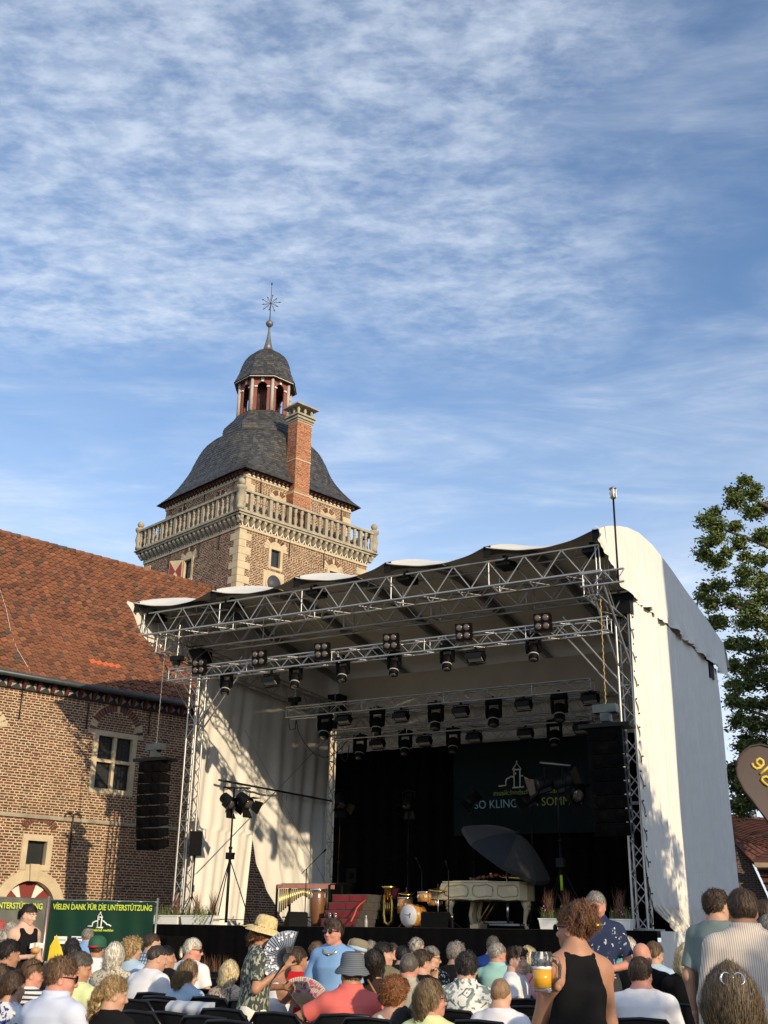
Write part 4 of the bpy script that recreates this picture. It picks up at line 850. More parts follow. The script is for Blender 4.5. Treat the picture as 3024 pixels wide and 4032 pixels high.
# line arrays
def line_array(px, pt, pb, y, rz, label, mtop, chain_top, cmat):
    a = A3(*PY(px, pt, y)); b = A3(*PY(px, pb, y)); b = A3(a[0], a[1], b[2]); n = 8; ch = (a[2]-b[2])/n; t = thing('line_array', b, label, 'loudspeaker', 'hanging line arrays')
    cu, su = math.cos(rz), math.sin(rz); u = A3(cu, su, 0); f0 = A3(su, -cu, 0); z = a[2]; off = 0.
    for i in range(n):
        tl = math.radians(1.0+i*1.4); f = nrm(f0-UP*math.tan(tl)); w = np.cross(u, -f); c = a*A3(1, 1, 0)+UP*(z-ch/2)-f0*(.20+off); Wd, D = .74, .44
        m_ = MB(); V = [c+u*sx*Wd/2*(1-.12*(sd > 0))-f*sd*D/2+w*sz*(ch/2-.008)*(1-.25*(sd > 0)) for sd in (-1, 1) for sx, sz in ((-1, -1), (1, -1), (1, 1), (-1, 1))]
        m_.add(V, [(0, 1, 2, 3), (7, 6, 5, 4), (0, 4, 5, 1), (1, 5, 6, 2), (2, 6, 7, 3), (3, 7, 4, 0)]); cab = m_.build('cabinet', 'black_plastic', t)
        m_ = MB(); m_.box(c+f*(D/2+.004), (Wd*.96, .012, ch*.86), u=u, v=-f); g = m_.build('grille', 'grille', cab)
        for s in (-1, 1):
            m_ = MB(); m_.lathe([(.105, 0), (.10, .008), (.05, .003), (.03, .012)], c+f*(D/2+.010)+u*s*.18, 16, ax=f); m_.build('driver_ring', 'grille', cab)
            m_ = MB(); m_.box(c+u*s*(Wd/2-.012)-f*.02, (.03, .10, ch*.42), u=u, v=-f); m_.build('handle', 'black_metal', cab)
        z -= ch; off += ch*math.tan(tl)
    m_ = MB(); m_.box(a+UP*.05-f0*.2, (Wd+.3, .5, .06), u=u, v=-f0); m_.box(a+UP*.05+f0*.05, (Wd+.34, .06, .08), u=u, v=-f0); m_.build('flying_frame', 'black_metal', t)
    hp_ = A3(*PY(*mtop, y)); hp_ = A3(a[0], a[1], hp_[2])-f0*.15; hoist(hp_, chain_top, 'chain hoist above the '+label.replace(' hanging', ''), cmat)
    m_ = MB(); m_.box(a-f0*.15+UP*.18, (.16, .16, .26)); m_.build('lifting_bracket', 'black_metal', t)
line_array(2380, 2866, 3284, 22.1, .0, 'black line array hanging at the right front tower', (2395, 2785), PY(2362, 2350, 22.0), 'yellow_chain')
line_array(594, 2998, 3340, 22.4, .0, 'black line array hanging in front of the brick wing', (612, 2938), PY(650, 2545, 22.1), 'steel')
# lightning lamp pole, corner ladder truss
pb_ = A3(*PY(2435, 2288, 21.7)); pt_ = A3(*PY(2407, 1965, 21.7)); t = thing('lamp_pole', pb_, 'slim black pole with a glass lantern above the right roof corner', 'pole')
m_ = MB(); m_.tube(pb_, pb_*A3(1, 1, 0)+UP*pt_[2], .022, n=8); m_.build('pole', 'black_metal', t); tp = pb_*A3(1, 1, 0)+UP*pt_[2]
mk('lantern_glass', (.85, .80, .78), .08, 0, var=.1, trans=.6)
m_ = MB(); m_.lathe([(.05, 0), (.065, .02), (.065, .04)], tp, 10); m_.lathe([(.08, .22), (.08, .24), (.03, .27)], tp, 10)
for k in range(4): m_.tube(tp+A3(.07*math.cos(k*1.57+.4), .07*math.sin(k*1.57+.4), .03), tp+A3(.07*math.cos(k*1.57+.4), .07*math.sin(k*1.57+.4), .23), .006, n=4)
m_.build('lantern_frame', 'steel', t); m_ = MB(); m_.lathe([(.055, .04), (.06, .13), (.055, .22)], tp, 12); m_.build('lantern_globe', 'lantern_glass', t)
c0 = A3(*PY(2283, 2262, 21.7)); c1 = A3(*PY(2455, 2246, 21.7)); t = thing('ladder_truss', c0, 'short ladder truss sticking out at the right roof corner', 'truss'); c1[2] = c0[2]
d0 = c0-UP*.28
strut('chord', c0, c1, .025, t); strut('chord', d0, c1-UP*.28, .025, t)
for i in range(4): a, b = c0+(c1-c0)*(i/4+.06), c0+(c1-c0)*((i+1)/4+.02); strut('brace', a if i % 2 == 0 else a-UP*.28, b-UP*.28 if i % 2 == 0 else b, .012, t)
strut('end_bar', c0+(c1-c0)*.06, d0+(c1-c0)*.06, .014, t)
# festoon cable with small bulbs up the right front tower
fc = thing('festoon_cable', (XR+.2, YF-.2, FZ), 'dark festoon cable wound up the edge of the right front tower', 'cable'); pts = []; m2_ = MB()
for i in range(90):
    z = FZ+.1+i*.077; pts.append(A3(XR+.20+.035*math.sin(i*.9), YF-.12+.03*math.cos(i*.9), z))
    if i % 4 == 0: m2_.ball(pts[-1]+A3(.035, -.01, 0), .022, 6)
m_ = MB(); m_.path(pts, .010, 5); m_.build('wire', 'cable', fc); m2_.build('bulbs', 'black_plastic', fc)
# ------------------------------------------------------------------ things on the stage
mk('maple', (.55, .25, .055), .3, var=.12, vs=12, aniso=(1, 1, 6), coat=.4)
mk('drum_skin', (.62, .62, .62), .6, var=.04); mk('chrome', (.7, .7, .7), .2, 1., var=.05)
mk('brass', (.62, .42, .12), .28, 1., var=.15, vs=20); mk('gold_tube', (.72, .55, .20), .3, .85, var=.12, vs=8)
mk('wood_dark', (.16, .065, .025), .4, var=.25, vs=9, aniso=(8, 8, 1), coat=.3); mk('vibe_wood', (.45, .20, .14), .45, var=.12)
mk('red_board', (.17, .012, .014), .6, var=.25, vs=5, bump=.2); mk('grey_board', (.055, .048, .042), .8, var=.35, vs=8)
mk('piano_cream', (.52, .44, .28), .4, var=.08, vs=5); mk('piano_gold', (.40, .30, .14), .5, .3, var=.2); mk('parasol_grey', (.034, .032, .031), .85, var=.12, vs=2); mk('parasol_blue', (.012, .016, .021), .85, var=.12)
mk('grass_green', (.10, .14, .035), .8, var=.35, vs=3, ramp=[(0, (.06, .10, .02)), (.5, (.12, .17, .045)), (1, (.20, .22, .07))]); mk('grass_red', (.18, .075, .05), .8, var=.3, ramp=[(0, (.12, .05, .04)), (1, (.26, .13, .07))])
mk('leaf_light', (.20, .27, .05), .7, var=.25, ramp=[(0, (.13, .20, .03)), (1, (.30, .36, .09))]); mk('soil', (.05, .035, .025), .95); mk('flower_red', (.45, .04, .06), .6); mk('flower_pink', (.5, .2, .25), .7); mk('hivis', (.50, .75, .02), .6)
ZA = lambda x, y: (1150+x*.3617, 3380+y*.3617); ZB = lambda x, y: (1700+x*.3014, 3350+y*.3014); ZC = lambda x, y: (1700+x*.5425, 2800+y*.5425)
def fl(px, y): p = PY(px, 3640, y); return A3(p[0], p[1], FZ)              # place on the deck under a pixel column
def onfl(px, py, y):
    """deck point under the pixel for a vertical thing standing at depth y"""
    p = PY(px, py, y); return A3(p[0], p[1], FZ)
def fresnel(c, ax, parent, s=1.):
    c = A3(*c); ax = nrm(ax); u = nrm(np.cross(ax, UP)); v = np.cross(u, ax)
    m_ = MB(); m_.lathe([(.06*s, -.17*s), (.11*s, -.15*s), (.12*s, .08*s), (.13*s, .10*s), (.13*s, .15*s)], c, 14, ax=ax); m_.box(c-UP*.10*s, (.16*s, .2*s, .08*s), u=u, v=ax); b = m_.build('lamp_body', 'black_metal', parent)
    m_ = MB(); m_.lathe([(.11*s, 0), (.09*s, .02*s), (.04*s, .035*s)], c+ax*.145*s, 14, ax=ax); m_.build('lens', 'lens', b)
    for d, w in ((u, v), (-u, v), (v, u), (-v, u)):
        m_ = MB(); o = c+ax*.15*s+d*.125*s; e = nrm(ax+d*.75); m_.add([o-w*.10*s, o+w*.10*s, o+w*.14*s+e*.17*s, o-w*.14*s+e*.17*s], [(0, 1, 2, 3)]); q = [A3(*p)+d*.004 for p in m_.v[:4]]; m_.add(q, [(3, 2, 1, 0)]); m_.build('barn_door', 'black_metal', b)
    m_ = MB(); m_.path([c+u*.14*s, c+u*.15*s+UP*.2*s, c+UP*.24*s, c-u*.15*s+UP*.2*s, c-u*.14*s], .010*s, 5); m_.build('yoke', 'black_metal', b)
def tripod(base, zt, parent, r=.018, spread=.42, hub=.75, up=True):
    base = A3(*base); m_ = MB(); m_.tube(base+UP*.06, base+UP*(zt-base[2])*.55, r*1.5, n=8); m_.tube(base+UP*(zt-base[2])*.5, base+UP*(zt-base[2]), r, n=8); m_.lathe([(r*2, 0), (r*2, .06)], base+UP*(zt-base[2])*.54, 8); m_.lathe([(r*2.4, 0), (r*2.4, .08)], base+UP*hub, 8); m_.build('pole', 'black_metal', parent)
    for k in range(3): a = 2.1*k+.5; f_ = base+A3(math.cos(a)*spread, math.sin(a)*spread, .01); m_ = MB(); m_.tube(base+UP*hub, f_, .014, n=6); m_.tube(base+UP*.14, base+(f_-base)*.8+UP*.12, .010, n=5); m_.build('leg', 'black_metal', parent)
# double lamp stand, front left
b = onfl(889, 3640, 23.35); t = thing('lamp_stand', b, 'tall tripod stand with two black fresnel lamps at the stage left front', 'lamp stand', 'lamp stands on the stage')
zt = float(PY(905, 3100, 23.35)[2]); tripod(b, zt, t, .024, .62, 1.55); Zc = UP
m_ = MB(); cr = b+UP*(zt-FZ); m_.tube(cr-A3(.34, .0, 0), cr+A3(.5, 0, -.05), .024, n=8); m_.build('cross_bar', 'black_metal', t)
m_ = MB(); m_.box(b+UP*1.62, (.16, .16, .16)); m_.box(b+UP*1.62+A3(.1, 0, .05), (.08, .04, .04)); m_.build('winch', 'black_metal', t)
for dx in (-.17, .34): fresnel(cr+A3(dx, 0, -.34), (.75, -.1, -.5), t, 1.25)
def single_stand(pl, pb, y, ax, lb, s=1.):
    c = A3(*PY(*pl, y)); b = A3(c[0], c[1], FZ); t = thing('lamp_stand', b, lb, 'lamp stand', 'lamp stands on the stage'); tripod(b, float(c[2])-.2*s, t, .016, .4, .7); fresnel(c, ax, t, s)
single_stand(Z6(565, 835), None, 29.3, (.5, -.35, -.7), 'fresnel lamp on a stand in front of the left rear truss tower', 1.35)
single_stand(Z6(1010, 840), None, 29.6, (0, -.5, -.8), 'fresnel lamp on a stand in front of the black drape', 1.35)
single_stand(ZC(300, 640), None, 28.6, (-.6, -.4, -.6), 'fresnel lamp rising behind the parasol', 1.35)
single_stand(ZC(720, 640), None, 28.2, (-.75, -.35, -.4), 'fresnel lamp in front of the banner lettering', 1.4)
# cluster stand with hi-vis band
c = A3(*PY(*ZC(915, 560), 25.2)); b = A3(c[0], c[1], FZ); t = thing('lamp_stand', b, 'tall stand with a cluster of lamps and a neon yellow band', 'lamp stand', 'lamp stands on the stage')
tripod(b, float(c[2])+.4, t, .022, .7, 1.4); m_ = MB(); m_.tube(c+A3(-.42, 0, .62), c+A3(.34, 0, .5), .026, n=8); m_.build('cross_bar', 'steel', t)
m_ = MB(); m_.tube(b+UP*.85, b+UP*1.18, .034, n=8); m_.build('neon_band', 'hivis', t); m_ = MB(); m_.box(b+UP*1.45, (.18, .16, .2)); m_.build('winch', 'black_metal', t)
for dx, ax in ((-.32, (-.9, -.35, -.3)), (.18, (.75, .1, .25)), (.38, (.6, -.5, -.35))): fresnel(c+A3(dx, 0, .12 if dx < .3 else -.12), ax, t, 1.5)
# parasol
yP = 25.0; ap = A3(*PY(2031, 3269, yP)); rt = nrm(CX*A3(1, 1, 0)); tow = -nrm(CF*A3(1, 1, 0)); axp = nrm(rt*.47+UP*.82+tow*.34); rc_ = A3(*PY(1995, 3358, yP))
pol = onfl(2000, 3600, yP); t = thing('parasol', pol, 'large dark grey parasol tilted over the cream piano', 'parasol')
e1 = nrm(np.cross(axp, tow)); e2 = np.cross(axp, e1); Rp, Hp = 1.16, .52
for k in range(8):
    def f(a, b, k=k):
        th = 2*math.pi*(k+a)/8; r = b; sag = 1-.05*math.sin(math.pi*a)*b
        return rc_+(e1*math.cos(th)+e2*math.sin(th))*Rp*r*sag+axp*(Hp*(1-r**1.7)*1.0)
    m_ = MB(); m_.grid(f, 4, 8); g0 = len(m_.v); m_.grid(lambda a, b: A3(*f(a, 1))-axp*(.10*b)*(1 if True else 0), 4, 1); m_.build('canopy_panel', 'parasol_blue' if k in (5,) else 'parasol_grey', t)
m_ = MB(); m_.lathe([(.05, -.02), (.05, .03), (.02, .07)], rc_+axp*Hp, 8, ax=axp); m_.build('finial', 'black_metal', t)
jo = rc_+axp*(-.1); m_ = MB(); m_.tube(rc_+axp*Hp, pol*A3(1, 1, 0)+UP*(FZ+1.35), .018, n=8); m_.build('upper_pole', 'black_metal', t)
m_ = MB(); m_.tube(pol+UP*.12, pol+UP*1.4, .022, n=8); m_.tube(pol+UP*.1, pol+UP*.75, .034, n=8); m_.build('pole', 'chrome', t)
m_ = MB()
for a in (-1, 1): m_.box(pol+A3(0, a*.2, .10), (.86, .05, .04)); m_.box(pol+A3(a*.40, 0, .10), (.05, .45, .04))
m_.build('base_dolly', 'steel', t)
for a in (-1, 1):
    for b_ in (-1, 1): m_ = MB(); m_.tube(pol+A3(a*.4-.015, b_*.2, .04), pol+A3(a*.4+.015, b_*.2, .04), .04, n=10); m_.build('caster', 'black_plastic', t)
# grand piano
yQ = 24.3; pl_ = onfl(*ZB(150, 900), yQ); pr_ = onfl(*ZB(1290, 900), yQ+.68); PLn = float(pr_[0]-pl_[0])
t = thing('grand_piano', pl_, 'cream rococo grand piano with carved cabriole legs on stage', 'piano')
outl = [(0, 0), (PLn*.40, 0), (PLn*.56, .05), (PLn*.68, .17), (PLn*.82, .30), (PLn-.12, .36), (PLn, .52), (PLn+.02, .85), (PLn-.08, 1.2), (PLn-.3, 1.42), (0, 1.46)]
zb_, zt_ = .62, .99
m_ = MB(); m_.prism([(x, y) for x, y in outl], pl_+UP*zb_, A3(1, 0, 0), A3(0, 1, 0), zt_-zb_); case = m_.build('case', 'piano_cream', t)
m_ = MB(); m_.prism([(x*1.012-.01, (y-.7)*1.03+.7) for x, y in outl], pl_+UP*(zt_+.004), A3(1, 0, 0), A3(0, 1, 0), .03); m_.build('lid', 'piano_cream', t)
m_ = MB(); m_.prism([(.06, .4), (.95, .4), (.95, 1.3), (.06, 1.3)], pl_+UP*(zt_+.036), A3(1, 0, 0), A3(0, 1, 0), .03); m_.build('lid_flap', 'piano_cream', t)
# key bed with scrolled cheeks
m_ = MB(); m_.prism([(0, .0), (-.34, .02), (-.42, .10), (-.36, .16), (-.22, .17), (-.10, .22), (-.05, .36), (0, .37)], pl_+UP*zb_+A3(0, .08, 0), A3(1, 0, 0), UP, .08); m_.prism([(0, .0), (-.34, .02), (-.42, .10), (-.36, .16), (-.22, .17), (-.10, .22), (-.05, .36), (0, .37)], pl_+UP*zb_+A3(0, 1.46, 0), A3(1, 0, 0), UP, .08); m_.box(pl_+A3(-.17, .73, zb_+.06), (.33, 1.3, .10)); m_.build('key_bed', 'piano_cream', t)
m_ = MB(); m_.box(pl_+A3(-.17, .73, zb_+.125), (.16, 1.22, .02)); m_.build('keys', 'plastic_white', t)
def wavy(x0, x1, y0, zA, zB):
    n = 40; P = []
    for i in range(n+1): th = 2*math.pi*i/n; cx_, cz_ = (x0+x1)/2, (zA+zB)/2; sx = abs(math.cos(th))**.5*math.copysign(1, math.cos(th)); sz = abs(math.sin(th))**.5*math.copysign(1, math.sin(th)); P.append((cx_+sx*(x1-x0)/2, cz_+sz*(zB-zA)/2*(1+.10*math.sin(th*6))))
    return P
yn = lambda x: float(np.interp(x, [p[0] for p in outl[:6]], [p[1] for p in outl[:6]]))
for x0, x1 in ((.06, PLn*.34), (PLn*.40, PLn*.64), (PLn*.69, PLn-.15)):
    m_ = MB(); m_.path([pl_+A3(x, yn(x)-.010, z) for x, z in wavy(x0, x1, 0, zb_+.07, zt_-.05)], .011, 5); m_.build('moulding', 'piano_gold', t)
m_ = MB(); m_.path([pl_+A3(x, yn(x)-.006, zb_-.0+.03*abs(math.sin(x*4.2))) for x in np.linspace(0, PLn-.15, 40)], .022, 6); m_.build('carved_apron', 'piano_cream', t)
def cab_leg(o, dx, dy):
    m_ = MB(); d = nrm(A3(dx, dy, 0)); P = [o+UP*.64+d*.0, o+UP*.52+d*.07, o+UP*.42+d*.07, o+UP*.28+d*.02, o+UP*.14-d*.01, o+UP*.06+d*.02, o+UP*.03+d*.06]
    m_.path(P, [.11, .105, .070, .048, .038, .036, .045], 10); m_.ball(P[-1], .05, 8); m_.lathe([(.03, 0), (.03, .03)], o+d*.03, 8); l = m_.build('leg', 'piano_cream', t)
    m_ = MB(); m_.ball(o+UP*.55+d*.12, .09, 8, sc=(.8, .8, 1.5)); m_.ball(o+UP*.44+d*.13, .05, 8); m_.build('carving', 'piano_gold', l)
cab_leg(pl_+A3(.14, .16, 0), -.3, -1); cab_leg(pl_+A3(.2, 1.3, 0), -.3, 1); cab_leg(pl_+A3(PLn-.14, .7, 0), 1, -.45)
m_ = MB(); m_.box(pl_+A3(.55, .73, .06), (.20, .5, .12)); m_.path([pl_+A3(.5, .5, .1), pl_+A3(.46, .5, .3), pl_+A3(.52, .5, .6)], .05, 8); m_.path([pl_+A3(.5, .96, .1), pl_+A3(.46, .96, .3), pl_+A3(.52, .96, .6)], .05, 8); m_.build('pedal_lyre', 'piano_cream', t)
m_ = MB(); m_.tube(pl_+A3(.6, .6, .12), pl_+A3(.95, .6, .62), .014, n=6); m_.build('lyre_brace', 'brass', t)
m_ = MB(); m_.tube(pl_+A3(.6, .86, .12), pl_+A3(.95, .86, .62), .014, n=6); m_.build('lyre_brace', 'brass', t)
# bouquet and saxophone lying on the piano
bq = thing('bouquet', pl_+A3(.75, .6, zt_+.07), 'red and brown flower bouquet lying on the piano', 'flowers'); r_ = random.Random(3)
for k in range(16): m_ = MB(); p = pl_+A3(.45+k*.045+r_.uniform(-.03, .03), .6+r_.uniform(-.08, .08), zt_+.09+r_.uniform(0, .07)+(.06 if k > 9 else 0)); m_.ball(p, .045, 6, sc=(1.2, 1, .8)); m_.build('blossom' if k > 10 else 'leaf', 'flower_red' if k > 12 else ('brass' if k == 11 else 'grass_red'), bq)
sx = thing('saxophone', pl_+A3(PLn-.4, .8, zt_+.04), 'brass saxophone lying on the right end of the piano lid', 'saxophone'); o = pl_+A3(0, .75, zt_+.09)
m_ = MB(); m_.path([o+A3(PLn-.85, 0, .10), o+A3(PLn-.78, 0, .10), o+A3(PLn-.72, 0, .06), o+A3(PLn-.5, 0, .05), o+A3(PLn-.2, 0, .03), o+A3(PLn-.1, 0, .0), o+A3(PLn-.06, 0, .05)], [.012, .014, .016, .026, .038, .045, .075], 10); m_.build('tube', 'brass', sx)
for k in range(7): m_ = MB(); m_.lathe([(.022, 0), (.022, .012)], o+A3(PLn-.66+k*.07, -.02, .085), 8); m_.build('key', 'brass', sx)
# vibraphone
vl = onfl(*ZA(-180, 700), 24.6); vr = onfl(*ZA(395, 700), 24.6); L = float(vr[0]-vl[0]); zh = .95; t = thing('vibraphone', vl, 'vibraphone with golden resonator tubes and pinkish wooden end rails', 'vibraphone')
m_ = MB(); m_.box(vl+A3(L/2, 0, zh), (L, .04, .10)); m_.build('front_rail', 'vibe_wood', t); m_ = MB(); m_.box(vl+A3(L/2, .6, zh), (L*.7, .04, .10)); m_.build('rear_rail', 'vibe_wood', t)
for k in range(24):
    x = .06+(L-.12)*k/23; h = .55-.36*math.sin(math.pi*min(1, (k/23)*1.05))**.8 if k > 2 else .62-.04*k; h = .16+.50*abs(1-2*(k/23*.92+.05))**1.2; m_ = MB(); m_.tube(vl+A3(x, .05, zh-.06-h), vl+A3(x, .05, zh-.06), .021, n=8); m_.build('resonator', 'gold_tube', t)
    m_ = MB(); m_.box(vl+A3(x, .25, zh+.07), (.038, .34-.004*k, .012)); m_.build('tone_bar', 'alu', t)
for x, y in ((.0, 0), (L, 0), (0, .6), (L, .6)): m_ = MB(); m_.box(vl+A3(x, y, zh/2+.03), (.04, .05, zh)); m_.build('leg', 'black_metal', t)
m_ = MB(); m_.box(vl+A3(L/2, .3, .22), (L, .03, .03)); m_.build('stretcher', 'black_metal', t)
# conga
c = onfl(*ZA(270, 700), 24.1); t = thing('conga', c, 'tall dark brown conga drum with chrome hardware', 'drum'); m_ = MB(); m_.lathe([(.135, 0), (.145, .1), (.185, .38), (.20, .55), (.19, .72), (.175, .82)], c, 20); m_.build('shell', 'wood_dark', t)
m_ = MB(); m_.lathe([(.182, .80), (.188, .84), (.182, .86), (.16, .862)], c, 20); m_.build('rim', 'chrome', t); m_ = MB(); m_.lathe([(.172, .863), (.17, .868)], c, 20); m_.build('skin', 'drum_skin', t)
for k in range(6): a = k*1.047+.2; m_ = MB(); m_.box(c+A3(math.cos(a)*.192, math.sin(a)*.192, .70), (.05, .03, .09), u=A3(-math.sin(a), math.cos(a), 0)); m_.tube(c+A3(math.cos(a)*.20, math.sin(a)*.20, .70), c+A3(math.cos(a)*.19, math.sin(a)*.19, .84), .006, n=5); m_.build('lug', 'chrome', t)
# red steps
s0 = onfl(*ZA(312, 710), 23.7); t = thing('stage_steps', s0, 'four worn red wooden steps on the stage', 'steps'); sw2 = .98
for k in range(4):
    z0 = k*.185; o = s0+A3(.0*k, .16*k, z0); m_ = MB(); m_.box(o+A3(sw2/2, .45, .095), (sw2, .9, .18)); m_.build('step_box', 'grey_board', t)
    for j in range(2): m_ = MB(); m_.box(o+A3(sw2*(.26+.48*j), -.006, .093), (sw2*.46, .014, .150-.012*(j == k % 2))); m_.build('red_panel', 'red_board', t)
for i, px in enumerate((378, 430)):
    c = s0+A3(.20+.15*i, .08, .187); t = thing('candle_jar', c, ('left', 'right')[i]+' small glass jar with pinkish candle on the lowest red step', 'jar', 'jars on the red steps'); m_ = MB(); m_.lathe([(.045, 0), (.05, .02), (.05, .09), (.042, .10)], c, 12); m_.build('jar', 'lamp_glass', t); m_ = MB(); m_.lathe([(.046, .101), (.046, .12)], c, 12); m_.build('lid', 'chrome', t)
m_ = MB(); q = lambda x, y, d: PY(*ZA(x, y), d); m_.path([q(805, 450, 24.2), q(740, 500, 23.9), q(705, 540, 23.75), q(680, 610, 23.65), q(640, 690, 23.5)], .018, 6); mk('orange_strap', (.5, .09, .035), .6); m_.build('orange_strap', 'orange_strap', label='orange cable hanging over the red steps', cat='cable')
# drum kit
c = onfl(*ZA(1275, 720), 24.0); t = thing('drum_kit', c, 'natural maple drum kit with white bass drum head', 'drum kit'); ax = nrm(A3(-.15, -1, 0)); u = nrm(np.cross(UP, ax)); R = .245; o = c+UP*(R+.02)
m_ = MB(); m_.lathe([(R, -.38), (R, .0)], o, 28, ax=ax); m_.build('bass_shell', 'maple', t); m_ = MB(); m_.lathe([(R+.012, -.02), (R+.016, .0), (R+.012, .02), (R-.012, .022)], o, 28, ax=ax); m_.build('bass_hoop', 'maple', t)
m_ = MB(); m_.lathe([(R-.010, .023), (R-.012, .027)], o, 28, ax=ax); bh = m_.build('bass_head', 'drum_skin', t)
m_ = MB(); cu = nrm(u); P = lambda x, y: o+ax*.028+cu*x*-1+UP*y
m_.path([P(-.04, .06), P(-.055, .02), P(-.03, .0), P(-.035, -.05)], .008, 5); m_.path([P(-.055, .01), P(-.02, .03), P(.01, .0), P(.03, .02), P(.06, .01), P(.10, .02)], .007, 5); m_.build('head_logo', 'black_paint', bh)
for k in range(8): a = k*.785+.3; d = cu*math.cos(a)+UP*math.sin(a); m_ = MB(); m_.box(o-ax*.19+d*(R+.015), (.05, .06, .02), u=np.cross(ax, d), v=ax); m_.build('lug', 'chrome', t)
def drum(o, r, h, nm):
    m_ = MB(); m_.lathe([(r, 0), (r, h)], o, 22); m_.build(nm, 'maple', t); m_ = MB(); m_.lathe([(r+.008, h-.02), (r+.012, h), (r+.006, h+.015), (r-.01, h+.012)], o, 22); m_.build('rim', 'chrome', t); m_ = MB(); m_.lathe([(r-.008, h+.013), (r-.01, h+.017)], o, 22); m_.build('skin', 'drum_skin', t)
    for k in range(6): a = k*1.047; m_ = MB(); m_.box(o+A3(math.cos(a)*(r+.012), math.sin(a)*(r+.012), h*.55), (.03, .02, .06), u=A3(-math.sin(a), math.cos(a), 0)); m_.build('lug', 'chrome', t)
p = PY(*ZA(1440, 470), 24.05); drum(A3(p[0], p[1], p[2]), .155, .20, 'rack_tom'); p = PY(*ZA(1232, 560), 24.4); drum(A3(p[0], p[1], FZ+.32), .18, .34, 'floor_tom'); p = PY(*ZA(1560, 470), 24.5); drum(A3(p[0], p[1], FZ+.5), .17, .13, 'snare')
for px, py, y, r in ((1590, 345, 24.3, .24), (1245, 385, 24.6, .2)):
    p = A3(*PY(*ZA(px, py), y)); m_ = MB(); m_.lathe([(r, 0), (r*.5, .02), (.05, .03), (.03, .05)], p, 22, ax=nrm(A3(.1, -.15, 1))); m_.build('cymbal', 'brass', t); m_ = MB(); m_.tube(A3(p[0], p[1], FZ), p+UP*.14, .011, n=6)
    for k in range(3): a = k*2.09; m_.tube(A3(p[0], p[1], FZ+.22), A3(p[0]+.22*math.cos(a), p[1]+.22*math.sin(a), FZ+.01), .009, n=5)
    m_.build('cymbal_stand', 'chrome', t)
# mic stands
def mic_stand(base, h, bx, bz, lb, mat='black_metal'):
    base = A3(*base); t = thing('microphone_stand', base, lb, 'mic stand', 'microphone stands'); m_ = MB(); m_.tube(base+UP*.05, base+UP*h, .012, n=6); m_.build('pole', mat, t)
    for k in range(3): a = k*2.09+.4; m_ = MB(); m_.tube(base+UP*.2, base+A3(.28*math.cos(a), .28*math.sin(a), .01), .010, n=5); m_.build('leg', mat, t)
    d = A3(bx, -.05, bz); m_ = MB(); m_.tube(base+UP*h-d*.28, base+UP*h+d, .009, n=6); m_.build('boom', mat, t); m_ = MB(); e = base+UP*h+d; m_.lathe([(.012, -.12), (.016, 0), (.026, .03), (.024, .06), (.01, .075)], e, 8, ax=d); m_.build('microphone', 'black_plastic', t)
mic_stand(onfl(*ZA(135, 700), 23.9), 1.32, .52, .40, 'boom microphone stand beside the conga'); mic_stand(onfl(*ZA(1412, 700), 24.7), 1.28, -.12, .25, 'microphone stand rising above the drum kit'); mic_stand(onfl(*ZB(222, 980), 23.6), 1.22, -.03, .14, 'microphone stand in front of the piano keyboard'); mic_stand(onfl(*ZB(865, 980), 26.2), 1.0, .1, .02, 'low microphone stand behind the piano')
# red folding chair with tuba
c = onfl(*ZA(1000, 715), 25.2); t = thing('folding_chair', c, 'dark red upholstered chair behind the red steps', 'chair', None)
mk('chair_red', (.16, .012, .02), .8)
m_ = MB(); m_.box(c+A3(0, .05, .46), (.44, .42, .05)); m_.build('seat', 'chair_red', t); m_ = MB(); m_.box(c+A3(.06, .28, .80), (.42, .04, .24)); m_.build('backrest', 'chair_red', t)
for a in (-1, 1):
    m_ = MB(); m_.tube(c+A3(a*.22, -.25, .01), c+A3(a*.22+.04, .30, .94), .012, n=6); m_.build('leg', 'black_metal', t); m_ = MB(); m_.tube(c+A3(a*.20, .28, .01), c+A3(a*.20, -.1, .46), .012, n=6); m_.build('leg', 'black_metal', t)
c = onfl(*ZA(1000, 715), 24.8); t = thing('tuba', c, 'brass tuba leaning against the dark red chair', 'tuba'); m_ = MB()
m_.path([c+A3(.0, 0, .75), c+A3(0, 0, .3), c+A3(.03, 0, .12), c+A3(.13, 0, .06), c+A3(.22, 0, .16), c+A3(.22, 0, .5), c+A3(.2, 0, .72)], [.03, .045, .055, .05, .045, .04, .035], 10); m_.build('body_tube', 'brass', t)
m_ = MB(); m_.lathe([(.035, 0), (.06, .18), (.10, .30), (.19, .36)], c+A3(.1, .05, .58), 16); m_.build('bell', 'brass', t)
for k in range(3): m_ = MB(); m_.tube(c+A3(.07+k*.05, -.05, .30), c+A3(.07+k*.05, -.05, .58), .016, n=8); m_.build('valve', 'brass', t)
